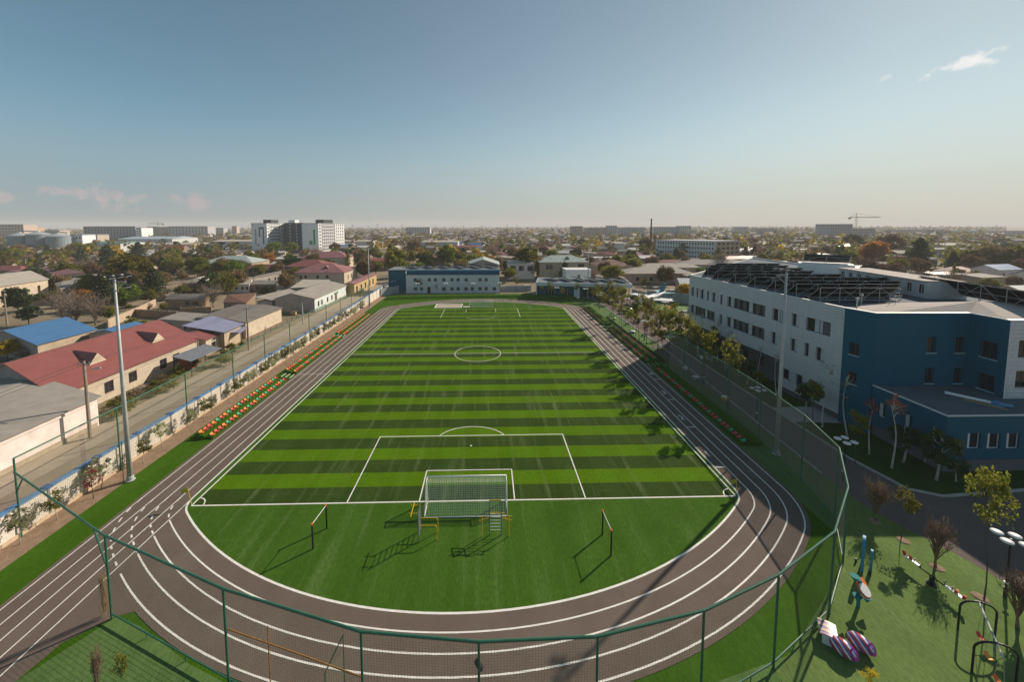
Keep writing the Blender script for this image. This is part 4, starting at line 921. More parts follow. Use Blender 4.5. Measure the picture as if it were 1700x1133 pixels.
# openings of the white facade, read as (left, right, top, bottom) in the photograph
wins = []
def c4(x0, x1, y0, y1): return 940+x0/4.7206, 940+x1/4.7206, 350+y0/4.7206, 350+y1/4.7206
def c5(x0, x1, y0, y1): return 1260+x0/3.8636, 1260+x1/3.8636, 340+y0/3.8636, 340+y1/3.8636
raw = [c4(980, 1003, 600, 657), c4(1020, 1035, 612, 669), c4(1052, 1083, 622, 680), c4(1102, 1118, 634, 697), c4(1142, 1173, 645, 708), c4(1206, 1224, 663, 728), c4(1260, 1562, 690, 800),
       c5(-30, 40, 646, 712), c5(85, 168, 684, 752), c5(208, 258, 712, 782), c5(298, 460, 750, 838),
       c4(975, 1165, 745, 825), c4(1200, 1220, 812, 875), c4(1255, 1555, 850, 985), c5(-30, 35, 795, 858), c5(78, 118, 822, 890), c5(140, 158, 848, 912), c5(200, 245, 872, 942), c5(290, 318, 902, 972), c5(362, 420, 930, 1004)]
rows = [(0, 0)]*20
holes = []
for (x0, x1, y0, y1), (za, zb) in zip(raw, rows):
    ya = (y0+y1)/2
    u0, z_ = onwall(x0, ya, SA, SB); u1, z2 = onwall(x1, ya, SA, SB)
    zc = (z_+z2)/2
    holes.append([u0, u1, zc])
def cz(lst): return sum(h[2] for h in lst)/len(lst)
z3, z2_ = cz(holes[:11]), cz(holes[11:])
zz3, zz2 = (z3-.95, z3+.95), (z2_-.95, z2_+.95)
LF = (SB-SA).length
H3 = [(max(.4, h[0]), min(LF-1.2, h[1]), *zz3) for h in holes[:11]]+[(max(.4, h[0]), min(LF-1.2, h[1]), *zz2) for h in holes[11:]]
def dedupe(hs):
    out = []
    for h in sorted(hs):
        if out and h[0] < out[-1][1]+.25: h = (out[-1][1]+.25, *h[1:])
        if h[1]-h[0] > .3: out.append(h)
    return out
H3 = dedupe(H3[:11])+dedupe(H3[11:])
zp = 4.9; ULO = onwall(1294, 600, SA, SB)[0]; ins = 2.2
t_ = (SB-SA).normalized(); off = Vector((-t_.y, t_.x))*ins
H1 = [(u, u+1.2, 1.6, 3.3) for u in (1.6, 5.4, 9.6, 13.2, 16.6) if u+1.3 < ULO]
H0 = [(ULO+.6, ULO+2.2, 2.3, 3.9), (ULO+2.9, ULO+4.3, 2.3, 3.9), (ULO+5.2, ULO+6.4, 2.3, 3.9), (ULO+7.4, ULO+9.0, 2.3, 3.9)]
H0 = [h for h in H0 if h[1] < LF-.4]
PU = SA+t_*ULO
b = MB(); b.wall(SA, SB, zp, SH, H3, .35); b.wall(PU, SB, 1.0, zp, [(h[0]-ULO, h[1]-ULO, h[2], h[3]) for h in H0], .35); b.build('white_facade', m_clad, school)
b = MB(); b.wall(SA+off, PU+off, 0, zp+.01, H1, .25); b.wall(PU+off, PU, 0, zp); b.wall(PU+off*.25, SB+off*.25, 0, 1.0); b.build('grey_plinth', m_plgrey, school)
b = MB(); b.poly([(SA.x, SA.y, zp), (PU.x, PU.y, zp), (PU.x+off.x, PU.y+off.y, zp), (SA.x+off.x, SA.y+off.y, zp)][::-1]); b.build('soffit', m_trim, school)
for u0, u1, za, zb in H0: window(school, SA+t_*ULO, SB, u0-ULO, u1-ULO, za, zb, .35, m_frame, m_glass, bars=1, segs=[(0, .5, m_glass, 'pane'), (.5, 1, m_blind, 'blind')])
for u0, u1, za, zb in H3:
    w = u1-u0
    if w > 4:
        n = round(w/1.35); segs = []; pat = [('d', m_glass, 'pane'), ('g', m_gpanel, 'infill_panel'), ('d', m_glass, 'pane'), ('b', m_blind, 'blind')]
        for q in range(n):
            for mm, nm, s0, s1 in ((m_glass, 'pane', 0, .38), (m_gpanel if q % 3 else m_blind, 'infill_panel' if q % 3 else 'blind', .38, 1)): segs.append(((q+s0)/n, (q+s1)/n, mm, nm))
        window(school, SA, SB, u0, u1, za, zb, .35, m_frame, m_glass, bars=n-1, segs=segs)
    elif w > 1.6: window(school, SA, SB, u0, u1, za, zb, .35, m_frame, m_glass, bars=1, segs=[(0, .3, m_glass, 'pane'), (.3, .62, m_blind, 'blind'), (.62, 1, m_gpanel, 'infill_panel')])
    elif w > .9: window(school, SA, SB, u0, u1, za, zb, .35, m_frame, m_glass, bars=0, segs=[(0, .35, m_glass, 'pane'), (.35, 1, m_blind, 'blind')])
    else: window(school, SA, SB, u0, u1, za, zb, .35, m_frame, m_glass, bars=0)
for u0, u1, za, zb in H1: window(school, SA+off, SB+off, u0, u1, za, zb, .25, m_frame, m_glass, bars=0)
# blue walls
LCD = (SD-SC).length; LDE = (SD-SE).length; LBC = (SC-SB).length
def hol(A, B, lst, w, h):
    o = []
    for px, py in lst:
        u, z = onwall(px, py, A, B); o.append((u-w/2, u+w/2, z-h/2, z+h/2))
    return o
hb_ = hol(SB, SC, [(1418, 580), (1414, 628)], 1.0, 1.5)
hc_ = hol(SC, SD, [(1547, 573), (1594, 573), (1543, 624), (1591, 624)], 1.1, 1.9)
hd_ = [(1.1, 2.6, h[2], h[3]) for h in (hc_[0], hc_[2])]
hb_ = [(max(.3, a), min(LBC-.3, c), d, e) for a, c, d, e in hb_]; hc_ = [(max(.3, a), min(LCD-.3, c), d, e) for a, c, d, e in hc_]
b = MB(); b.wall(SB, SC, 0, SH, hb_, .3); b.build('blue_corner_wall', m_blueclad, school)
b = MB(); b.wall(SC, SD, 0, SH, hc_, .3); b.build('blue_front_wall', m_blueclad, school)
b = MB(); b.wall(SD, SE, 0, SH, hd_, .3); b.build('blue_return_wall', m_blueclad, school)
for A, B, hs in ((SB, SC, hb_), (SC, SD, hc_), (SD, SE, hd_)):
    d_ = (B-A).normalized(); n_ = Vector((d_.y, -d_.x))
    for h in hs:
        fo = window(school, A, B, *h, .3, m_frame, m_glass, bars=1)
        b = MB(); p, q = A+d_*(h[0]-.08), A+d_*(h[1]+.08); b.prism([p+n_*.07, q+n_*.07, q+n_*.003, p+n_*.003], h[2]-.12, h[2]-.03); b.build('sill', m_blind, fo)
b = MB(); hw = [(1.2, 3.2, z-1.0, z+1.0) for z in (11.8, 8.3)]+[(4.5, 7, z-1, z+1) for z in (11.8, 8.3)]
b.wall(SE, SF, 0, SH, hw, .3); b.build('white_end_wall', m_clad2, school)
for h in hw: window(school, SE, SF, *h, .3, m_frame, m_glass, bars=1)
# back walls and roof
BK = [SF, Vector((86, 40)), G(1250, 428, 15).xy, SA]
b = MB()
for p, q in zip(BK, BK[1:]): b.wall(p, q, 0, SH)
b.build('rear_walls', m_clad2, school)
roof = [SA, SB, SC, SD, SE, SF, BK[1], BK[2]]
cen = Vector((62, 28))
b = MB(); inn_ = [p+(cen-p).normalized()*.45 for p in roof]
b.poly([(p.x, p.y, SH-.35) for p in inn_]); b.build('roof', m_roofb, school)
b = MB()
for i in range(len(roof)):
    j = (i+1) % len(roof)
    b.hexa([(*roof[i], SH), (*roof[j], SH), (*inn_[j], SH), (*inn_[i], SH), (*roof[i], SH+.08), (*roof[j], SH+.08), (*inn_[j], SH+.08), (*inn_[i], SH+.08)])
    b.poly([(*inn_[i], SH), (*inn_[j], SH), (*inn_[j], SH-.35), (*inn_[i], SH-.35)])
b.build('parapet', m_trim, school)
# pale ridged roof over the blue block
b = MB(); r0 = [(48.5, 13.0), (49.2, 10.8), (60.3, 10.4), (60.4, 7.0), (79.5, 6.8), (81, 17), (62, 17.6), (53.5, 17.0)]
pk = (64, 12.5, SH+.9)
for i in range(len(r0)): j = (i+1) % len(r0); b.poly([(*r0[i], SH-.25), (*r0[j], SH-.25), pk] if True else [])
b.build('ribbed_roof', m_roofm, school)
# rear wing with its own row of windows
m1, m2 = G(1393, 446, 17.1), G(1540, 469, 17.1)
A, B = Vector((m1.x, m1.y)), Vector((m2.x, m2.y)); Lw = (B-A).length; tt = (B-A).normalized(); nn = Vector((-tt.y, tt.x))
n8 = 9; hs = [(Lw*(k+.25)/n8, Lw*(k+.75)/n8, 15.2, 16.7) for k in range(n8)]
b = MB(); b.wall(A, B, 14.0, 17.1, hs, .2); b.wall(B, B+nn*5, 14, 17.1); b.wall(A+nn*5, A, 14, 17.1); b.wall(B+nn*5, A+nn*5, 14, 17.1); b.build('rear_wing_wall', m_clad, school)
for h in hs: window(school, A, B, *h, .2, m_framew, m_glass, bars=1)
b = MB(); q0 = -nn*.4; b.prism([A+q0, B+q0, B+nn*5, A+nn*5], 17.1, 17.3); b.build('rear_wing_roof', m_roofm, school)
m1, m2 = G(1327, 437, 17.2), G(1420, 441, 17.2); A2, B2 = m1.xy, m2.xy; t2 = (B2-A2).normalized(); n2 = Vector((-t2.y, t2.x))
b = MB(); b.prism([A2, B2, B2+n2*5, A2+n2*5], 14.6, 17.2); b.build('roof_box', m_trim, school)
# annex
AN = [Vector((48.75, 10.1)), Vector((48.8, 2.62)), Vector((57, 2.6)), Vector((70, 2.6)), Vector((70, 6.1)), Vector((59.7, 6.3)), Vector((59.7, 9.7))]
annex = thing('annex_building', 'low petrol blue flat-roofed annex before the blue wing of the school', 'building', (56, 6, 0))
zA = 6.14; zQ = 1.5
L1 = (AN[1]-AN[0]).length; h1 = [(.8, 1.6, 2.8, 4.5), (3.6, 4.4, 2.8, 4.5), (6.2, 6.9, 2.8, 4.5)]
L2 = (AN[3]-AN[1]).length
h2 = []
for px in (1617, 1650, 1682):
    u, z = onwall(px, 733, AN[1], AN[3]); h2.append((u-.7, u+.7, z-.85, z+.85))
h2 += [(u, u+1.4, h2[0][2], h2[0][3]) for u in (11.5, 14.0, 16.4)]
h2 = dedupe(h2)
b = MB(); b.wall(AN[0], AN[1], zQ, zA, h1, .25); b.wall(AN[1], AN[3], zQ, zA, h2, .25); b.wall(AN[3], AN[4], zQ, zA); b.poly([(p.x, p.y, zQ) for p in AN][::-1]); b.build('walls', m_blueclad, annex)
b = MB(); e_ = Vector((.35, .35)); b.wall(AN[0]+e_, AN[1]+e_, 0, zQ); b.wall(AN[1]+e_, AN[3]+Vector((-.3, .35)), 0, zQ); b.build('base_wall', m_plgrey, annex)  # dark base put in for the shadow below the blue cladding
for h in h1: window(annex, AN[0], AN[1], *h, .25, m_framew, m_glass, bars=0, segs=[(0, .45, m_blind, 'white_reveal'), (.45, 1, m_glass, 'pane')])
for h in h2: window(annex, AN[1], AN[3], *h, .25, m_framew, m_glass, bars=0, segs=[(0, .38, m_trim, 'white_reveal'), (.38, 1, m_glass, 'pane')])
b = MB(); b.poly([(p.x, p.y, zA+.0) for p in AN]); b.build('roof', m_roofb, annex)
b = MB(); b.bar((*AN[0], zA+.05), (*AN[1], zA+.05), .12, .12); b.bar((AN[1].x-.06, AN[1].y, zA+.05), (*AN[3], zA+.05), .12, .12); b.build('roof_edge', m_trim, annex)
t = thing('duct_pipe', 'white pipe with a blue pump lying on the annex roof', 'pipe', (56, 6, zA))
b = MB(); b.tube([(54.6, 7.6, zA+.2), (56.6, 5.0, zA+.2)], .16, 8); b.build('pipe', m_white, t)
b = MB(); b.box(56.4, 57.0, 4.2, 4.9, zA+.01, zA+.5); b.tube([(56.4, 4.5, zA+.3), (57.5, 4.0, zA+.3)], .18, 8); b.build('pump', mat('pump_blue', (.08, .25, .42), .4), t)
b = MB(); b.bar((55.0, 6.2, zA+.05), (56.7, 3.7, zA+.05), .12, .1); tag(b.build('timber_batten', mat('timber', (.42, .26, .12), .8)), 'brown timber batten lying beside the pipe on the annex roof', 'timber')
# solar racks on the roof
def rack(name, label, P, Q, w=2.7, tilt=40, base=SH-.3, group='solar racks on the school roof', lift=.45, nseg=None):
    P, Q = Vector(P), Vector(Q); t = (Q-P).normalized(); n = Vector((-t.y, t.x))     # panels face along n? chosen towards the sun
    if n.dot(Vector((.8, .6))) < 0: n = -n
    th = thing(name, label, 'solar rack', (P.x, P.y, base), group)
    L = (Q-P).length; hi = base+lift+w*math.sin(rad(tilt)); lo = base+lift
    V = lambda u, d, z: (P.x+t.x*u+n.x*d, P.y+t.y*u+n.y*d, z)
    wd = w*math.cos(rad(tilt))
    b = MB(); k = max(1, int(L/1.1))
    for j in range(k):
        u0, u1 = L*j/k+.01, L*(j+1)/k-.01
        b.hexa([V(u0, 0, hi), V(u1, 0, hi), V(u1, wd, lo), V(u0, wd, lo), V(u0, 0, hi+.05), V(u1, 0, hi+.05), V(u1, wd, lo+.05), V(u0, wd, lo+.05)], 1, 0)
    b.build('panels', [m_solar, m_solback], th)
    b = MB(); zt, zb = hi-.03, base+.25
    b.bar(V(0, -.05, zt), V(L, -.05, zt), .05); b.bar(V(0, -.05, zb+.15), V(L, -.05, zb+.15), .06)
    b.bar(V(0, -.05, (zt+zb)/2+.25), V(L, -.05, (zt+zb)/2+.25), .045)
    b.bar(V(0, wd, lo-.04), V(L, wd, lo-.04), .08)
    m_ = nseg or max(2, int(L/2.6))
    for j in range(m_+1):
        u = L*j/m_; b.bar(V(u, -.05, base), V(u, -.05, zt), .055); b.bar(V(u, wd, base), V(u, wd, lo), .06)
        if j < m_: b.bar(V(u, -.06, zb+.15) if j % 2 == 0 else V(u, -.06, zt), V(u+L/m_, -.06, zt) if j % 2 == 0 else V(u+L/m_, -.06, zb+.15), .042)
        b.bar(V(u, 0, hi-.02), V(u, wd, lo-.02), .05)
    b.build('truss', m_galv, th)
RK = [((56.0, 26.2), (68.5, 25.6), 'nearest the blue wing, left of the ribbed roof'), ((55.4, 30.2), (73, 29.2), 'second from the blue wing'), ((54.9, 34.4), (77, 32.8), 'third from the blue wing'), ((54.4, 39.0), (80, 37.2), 'fourth from the blue wing'), ((53.8, 44.0), (75, 42.2), 'fifth from the blue wing'), ((53.4, 49.4), (74, 48), 'sixth from the blue wing, by the far facade end'), ((54.2, 54.6), (76, 53.2), 'seventh, towards the rear of the roof'), ((58.0, 60.0), (77, 58.8), 'eighth, towards the rear of the roof'), ((62.5, 65.0), (79, 64.0), 'ninth, at the rear end of the roof')]
K_ = lambda p: (CAM.x+(p[0]-CAM.x)*.862, CAM.y+(p[1]-CAM.y)*.862)
RK = [(K_(p), K_(q), w) for p, q, w in RK]
for P, Q, w in RK: rack('solar_rack', f'solar panel rack on white trusses, {w}', P, Q)
pa, pb = G(1525, 476, 15.9), G(1720, 510, 15.9)
rack('solar_rack', 'long solar panel rack running down to the right frame edge above the blue wing', (pa.x, pa.y), (pb.x, pb.y), w=3.4, tilt=42, lift=.6)
q = (B2-A2); rack('solar_rack', 'solar panel rack on top of the white roof box', A2+q*.1+n2*2, A2+q*.95+n2*2, base=17.25, w=2.4, lift=.3)
vx, vy = G(1450, 508, 14).xy
t = thing('roof_railing', 'small metal service ladder frame standing on the ribbed roof', 'ladder', (56, 15, SH))
b = MB()
for x in (55.4, 56.2): b.tube([(x, 15, SH-.2), (x, 15.0, SH+1.4)], .03, 5)
b.tube([(55.4, 15, SH+1.4), (56.2, 15, SH+1.4)], .03, 5); b.build('frame', m_galv, t)
for x, y in ((50.2, 14.2), (53.2, 16.6)):
    b = MB(); b.lathe((x, y, SH-.3), [(.08, 0), (.08, 1.2), (.2, 1.25), (.2, 1.4), (.05, 1.5)], 8); tag(b.build('roof_vent', m_galv), 'small vent pipe ' + ('at the corner of the school roof' if x < 52 else 'before the nearest solar rack'), 'vent')
# porch frame at the far corner of the school
pp = G(1126, 548); t = thing('entrance_portal', 'white concrete portal frame at the far corner of the school', 'portal', (pp.x, pp.y, 0))
b = MB(); x, y = pp.x, pp.y
b.box(x, x+.5, y, y+.5, 0, 4.2); b.box(x+4.2, x+4.7, y-.4, y+.1, 0, 4.2); b.bar((x, y+.25, 4.45), (x+4.7, y-.15, 4.45), .6, .5); b.build('frame', m_trim, t)
# ------------------------------------------------------------------ playground pieces
m_teal = mat('teal_paint', (.02, .20, .20), .7, spec=.1); m_cyan = mat('cyan_paint', (.03, .24, .42), .5); m_redp = mat('red_paint', (.55, .05, .04), .4); m_purple = mat('purple_paint', (.26, .015, .24), .5)
t = thing('play_board', 'tall blue rounded play panel seen edge on, on the near turf', 'play panel', (29.95, -8, 0))
def slab(b, c, along, w, h, th):
    al = Vector(along).normalized(); nr = Vector((-al.y, al.x)); pr = []
    for i in range(17):
        a = math.pi*i/16; pr.append((w/2*math.cos(a), h-w/2+w/2*math.sin(a)))
    pr = [(w/2, .1)]+pr+[(-w/2, .1)]; n = len(pr); k = len(b.v)
    for s in (-th/2, th/2):
        for u, z in pr: b.v.append((c[0]+al.x*u+nr.x*s, c[1]+al.y*u+nr.y*s, z))
    b.f.append(tuple(k+i for i in reversed(range(n)))); b.m.append(0); b.f.append(tuple(k+n+i for i in range(n))); b.m.append(0)
    for i in range(n): j = (i+1) % n; b.f.append((k+i, k+j, k+n+j, k+n+i)); b.m.append(0)
al = (30.0-1.99, -8+33.7)
b = MB(); slab(b, (29.95, -7.7), al, 1.3, 2.5, .17); b.build('large_panel', m_cyan, t)
b = MB(); slab(b, (30.4, -7.9), al, .8, 1.6, .14); b.build('small_panel', m_cyan, t)
b = MB(); b.tube([(29.95, -8.3, 0), (29.95, -8.3, .3)], .06, 6); b.tube([(29.95, -7.2, 0), (29.95, -7.2, .3)], .06, 6); b.build('feet', m_black, t)
t = thing('play_flower', 'teal play post with round white and orange discs like petals', 'play post', (26.85, -10.5, 0))
b = MB(); b.tube([(26.85, -10.5, 0), (26.9, -10.45, 1.0), (26.85, -10.5, 1.9)], .1, 8); b.build('stem', m_teal, t)
def disc(b, c, r, nrm, th=.08, mi=0, n=16):
    c = Vector(c); nn_ = Vector(nrm).normalized(); b.tube([c-nn_*th/2, c+nn_*th/2], r, n, mi)
b = MB(); disc(b, (26.9, -10.75, 1.45), .46, (.3, -.6, .75)); d_ = b.build('orange_disc', m_orange, t)
b = MB(); disc(b, (26.92, -10.79, 1.5), .38, (.3, -.6, .75), .05); b.build('white_face', m_white, d_)
b = MB(); disc(b, (27.25, -10.35, 1.6), .26, (.5, -.5, .7)); b.build('small_disc', m_orange, t)
for c, nr in (((26.6, -10.4, 1.95), (-.4, .1, .9)), ((26.55, -10.7, .85), (-.5, -.2, .8)), ((27.15, -10.75, .8), (.6, -.3, .7))):
    b = MB(); b.lathe(c, [(.02, -.25), (.24, .12), (.26, .16)], 12); b.build('leaf_cup', m_teal, t)
def swirl(N, L, P, src):
    out = src
    for k, (ph, col) in enumerate(((0.0, (.45, .06, .06)), (2.2, (.13, .07, .27)))):
        w = N.new('ShaderNodeTexWave'); w.wave_type = 'BANDS'; w.bands_direction = 'DIAGONAL'; w.inputs['Scale'].default_value = 1.15; w.inputs['Distortion'].default_value = 1.2; w.inputs['Phase Offset'].default_value = ph; w.inputs['Detail Scale'].default_value = .6
        L.new(P, w.inputs['Vector'])
        r = N.new('ShaderNodeMapRange'); r.inputs['From Min'].default_value = .66; r.inputs['From Max'].default_value = .74; L.new(w.outputs['Fac'], r.inputs['Value'])
        out = mixin(N, L, out, r.outputs['Result'], col)
    return out
m_swirl = mat('swirl_stripes', (.58, .66, .72), .12, spec=.6, world=False, mod=swirl)
def shell(x, y, rz, label):
    t = local('play_shell', label, 'play shell', (x, y, 0), rz, 'striped play shells')
    b = MB(); n, m_ = 20, 12
    # an egg lying on its side
    for i in range(m_):
        for j in range(n):
            def p(a, c):
                u = math.pi*a/m_; v = 2*math.pi*c/n; r = math.sin(u)**.8; fx = -math.cos(u)*.62
                return (fx, r*math.cos(v)*.45, .42+r*math.sin(v)*.42)
            b.poly([p(i, j), p(i, j+1), p(i+1, j+1), p(i+1, j)])
    b.build('shell', m_swirl, t, smooth=True)
    b = MB(); disc(b, (.50, -.02, .50), .31, (.84, -.12, .45), .12, 0, 20); b.build('opening', m_purple, t)
    return t
c1, c2 = G(1399, 1078, .35), G(1428, 1070, .35)
PS = rad(-58)
shell(c1.x, c1.y, PS, 'striped egg-shaped play shell with purple mouth, next to the striped bench')
shell(c2.x, c2.y, PS, 'striped egg-shaped play shell with purple mouth, right one of the two')
cb_ = G(1374, 1046, .6)
t = local('striped_bench', 'curved bench with pink, violet and cream stripes at the foot of the net fence', 'bench', (cb_.x, cb_.y, 0), rad(-35))
m_bst = [mat('bench_pink', (.50, .30, .38), .4), mat('bench_cream', (.62, .56, .34), .4), mat('bench_violet', (.22, .14, .26), .4)]
b = MB()
for i in range(9):
    x0, x1 = -.55+1.1*i/9, -.55+1.1*(i+1)/9
    for j in range(8):
        f = lambda y: .62+.08*math.cos(y*2.6)
        y0, y1 = -.45+.9*j/8, -.45+.9*(j+1)/8; cu = lambda x: .12*math.cos(x*2)
        b.hexa([(y0, x0, f(y0)-.08), (y1, x0, f(y1)-.08), (y1, x1, f(y1)-.08), (y0, x1, f(y0)-.08), (y0, x0, f(y0)), (y1, x0, f(y1)), (y1, x1, f(y1)), (y0, x1, f(y0))], (0, 2, 1)[i % 3])
b.build('seat', m_bst, t)
for y in (-.45, .45):
    b = MB(); b.box(-.3, .3, y-.05, y+.05, 0, .6); b.build('leg', m_trim, t)
# seesaw
p, q = G(1506, 927, .6), G(1594, 993, .55); c = (p+q)/2
t = thing('seesaw', 'long black seesaw with white, orange and red seats on the near turf', 'seesaw', (c.x, c.y, 0))
b = MB(); b.tube([p, q], .045, 8); b.build('beam', m_black, t)
b = MB(); b.tube([(c.x, c.y, 0), (c.x, c.y, .58)], .13, 8); b.lathe((c.x, c.y, 0), [(.3, 0), (.3, .05), (.13, .1)], 10); b.build('pivot', m_black, t)
for u, mm in ((.03, m_redp), (.16, m_orange), (.84, m_orange), (.97, m_redp)):
    s = p.lerp(q, u); d = (q-p).normalized()*.26
    b = MB(); b.bar(s-d+Vector((0, 0, .08)), s+d+Vector((0, 0, .08)), .24, .07); so = b.build('seat', m_white, t)
    b = MB(); e = d*(-1 if u < .5 else 1); b.tube([s+e+Vector((0, 0, .1)), s+e*1.25+Vector((0, 0, .36))], .09, 8); b.build('backrest', mm, so)
    b = MB(); s2 = s-e*1.3; b.tube([s2+Vector((-.15, 0, .3)), s2+Vector((.15, 0, .3))], .025, 6); b.tube([s2, s2+Vector((0, 0, .3))], .025, 6); b.build('handle', m_black, so)
# swing: two black arches joined by a grey beam
def arch(b, c, ax, w, h, r=.055):
    c = Vector((c[0], c[1], 0)); ax = Vector((ax[0], ax[1], 0)).normalized(); pts = [c-ax*w/2]
    for i in range(13):
        a = math.pi*i/12; k = .8; pts.append(c+ax*(-w/2*math.cos(a))+Vector((0, 0, h-k*h*.32+k*h*.32*math.sin(a))))
    pts.append(c+ax*w/2); b.tube(pts, r, 8)
f0, f1 = G(1590, 1046), G(1651, 1060); c1 = (f0+f1)/2
f2, f3 = G(1613, 1118), G(1686, 1136); c2 = (f2+f3)/2
t = thing('swing_frame', 'black arched swing frame with grey beam at the lower right corner', 'swing', (c1.x, c1.y, 0))
for a_, e_, cc in ((f0, f1, c1), (f2, f3, c2)):
    b = MB(); arch(b, cc, (e_-a_).xy, (e_-a_).length, 2.15); b.build('arch', m_black, t)
b = MB(); d = (c2-c1).normalized(); b.tube([c1+Vector((0, 0, 2.12))-d*.1, c2+Vector((0, 0, 2.12))+d*.9], .05, 8); b.build('beam', m_galv, t)
for u, mm in ((.3, m_redp), (.75, mat('amber_seat', (.65, .30, .03), .4)), (1.25, m_orange)):
    s = c1.lerp(c2, u)+Vector((0, 0, .5)); b = MB(); pr = []
    for i in range(7): b.poly([s+Vector((-.13, -.2+.06*i, .12*abs(i/3-1)**2)), s+Vector((.13, -.2+.06*i, .12*abs(i/3-1)**2)), s+Vector((.13, -.14+.06*i, .12*abs((i+1)/3-1)**2)), s+Vector((-.13, -.14+.06*i, .12*abs((i+1)/3-1)**2))])
    so = b.build('seat', mm, t)
    b = MB()
    for e in (-.2, .22): b.tube([s+Vector((0, e, .1)), (s.x, s.y+e*.4, 2.1)], .012, 4)
    b.build('chains', m_galv, so)
# soil rings round the young trees of the play lawn
for px, py in ((1500, 898), (1556, 943), (1452, 866), (1627, 992)):
    g = G(px, py); b = MB(); b.lathe((g.x, g.y, -.012), [(.42, 0), (.36, .04), (.1, .06)], 14); o = b.build('soil_ring', m_soil); tag(o, kind='structure')
# small seats on the lawn behind the right fence
for px, py, k, lb in ((1155, 630, 'w', 'white and violet striped pouffe on the turf strip behind the fence'), (1204, 664, 'y', 'cream round pouffe with yellow sides behind the fence'), (1137, 614, 'w2', 'small white stool on the turf strip behind the fence'), (1097, 580, 'y', 'small yellow pouffe at the edge of the side lawn'), (1050, 553, 'w', 'white striped pouffe on the side lawn'), (1020, 531, 'y2', 'pale pouffe on the side lawn by the far right stand')):
    g = G(px, py); r = .62 if k in 'wy' else .4
    t = thing('pouffe', lb, 'pouffe', (g.x, g.y, 0)); b = MB(); b.lathe((g.x, g.y, 0), [(r*.75, 0), (r, .12), (r, .34), (r*.85, .46)], 16); b.build('body', m_swirl if k == 'w' else m_yellow if k[0] == 'y' else m_white, t, smooth=True)
    b = MB(); b.lathe((g.x, g.y, .462), [(r*.84, 0), (r*.7, .05), (r*.2, .07)], 16); b.build('top', m_white, t, smooth=True)
# ------------------------------------------------------------------ the airplane play house
na, ta = G(1056, 502, 2.6), G(1103, 486, 4.2)
d = (ta-na); Lp = d.xy.length; rz = math.atan2(d.y, d.x)
t = local('airplane_playhouse', 'white play airplane with teal tail and wings standing in the far playground', 'airplane', (na.x, na.y, 0), rz)
b = MB(); k = 12
prof = [(0, .05, 2.5), (.4, .55, 2.5), (1.4, 1.0, 2.6), (3, 1.2, 2.75), (Lp*.6, 1.15, 3.1), (Lp*.8, .75, 3.7), (Lp, .25, 4.3)]
b.tube([(x, 0, z) for x, r, z in prof], [r for x, r, z in prof], 14); b.build('fuselage', m_white, t, smooth=True)
b = MB()
for s in (-1, 1):
    b.hexa([(Lp*.38, s*.8, 2.7), (Lp*.62, s*.8, 2.8), (Lp*.66, s*6.6, 3.1), (Lp*.56, s*6.6, 3.1), (Lp*.38, s*.8, 2.9), (Lp*.62, s*.8, 3.0), (Lp*.66, s*6.6, 3.2), (Lp*.56, s*6.6, 3.2)])
b.build('wings', m_white, t)
b = MB(); m_tail = mat('teal_tail', (.03, .24, .33), .4)
b.hexa([(Lp*.78, -.1, 4.1), (Lp*.98, -.1, 4.4), (Lp*.98, .1, 4.4), (Lp*.78, .1, 4.1), (Lp*.96, -.08, 7.3), (Lp*1.06, -.08, 7.3), (Lp*1.06, .08, 7.3), (Lp*.96, .08, 7.3)]); b.build('tail_fin', m_tail, t)
b = MB()
for s in (-1, 1): b.hexa([(Lp*.82, s*.3, 4.0), (Lp*.98, s*.2, 4.3), (Lp*1.06, s*3.4, 4.5), (Lp*.98, s*3.4, 4.5), (Lp*.82, s*.3, 4.12), (Lp*.98, s*.2, 4.42), (Lp*1.06, s*3.4, 4.58), (Lp*.98, s*3.4, 4.58)])
b.build('tailplane', mat('pale_teal', (.30, .52, .55), .4), t)
b = MB()
for i in range(9):
    for s in (-1, 1): b.box(2.4+i*.95, 2.75+i*.95, s*1.16-.03, s*1.16+.03, 2.95+i*.05, 3.3+i*.05)
b.build('cabin_windows', m_glass, t)
b = MB()
for x in (2, 6, 10):
    for s in (-.8, .8): b.tube([(x, s, 0), (x, s, 2.5)], .08, 6)
b.build('legs', m_dark, t)
def pergola(label, p, q, dpt, h):
    t = thing('pergola', label, 'pergola', (*p, 0)); p, q = Vector(p), Vector(q); tt = (q-p).normalized(); n = Vector((-tt.y, tt.x))
    b = MB(); b.prism([p, q, q+n*dpt, p+n*dpt], h, h+.16); b.build('roof', m_white, t)
    for a in (p, q, q+n*dpt, p+n*dpt, (p+q)/2):
        b = MB(); b.tube([(a.x, a.y, 0), (a.x, a.y, h)], .09, 6); b.build('post', m_dark, t)
pa, pb = G(1046, 489, 3).xy, G(1069, 492, 3).xy; pergola('white-roofed pergola left of the airplane nose', pa, pb, 3, 2.9)
pa, pb = G(1094, 497, 3).xy, G(1114, 499, 3).xy; pergola('white-roofed pergola under the airplane wing', pa, pb, 3, 2.9)
t = thing('play_hut', 'small green and white play hut in front of the airplane', 'play hut', (*G(1040, 520).xy, 0))
g = G(1043, 519); b = MB(); b.lathe((g.x, g.y, 0), [(1.6, 0), (1.6, .7), (1.1, 1.3), (.3, 1.6)], 12); b.build('dome', mat('green_dome', (.06, .28, .12), .4), t, smooth=True)
b = MB(); b.box(g.x-2.6, g.x-1.4, g.y-1.6, g.y-.6, 0, .9); b.prism([(g.x-2.7, g.y-1.7), (g.x-1.3, g.y-1.7), (g.x-1.3, g.y-.5), (g.x-2.7, g.y-.5)], .9, lambda x, y: 1.1+.3*(y-g.y+1.7)); b.build('ticket_box', m_white, t)
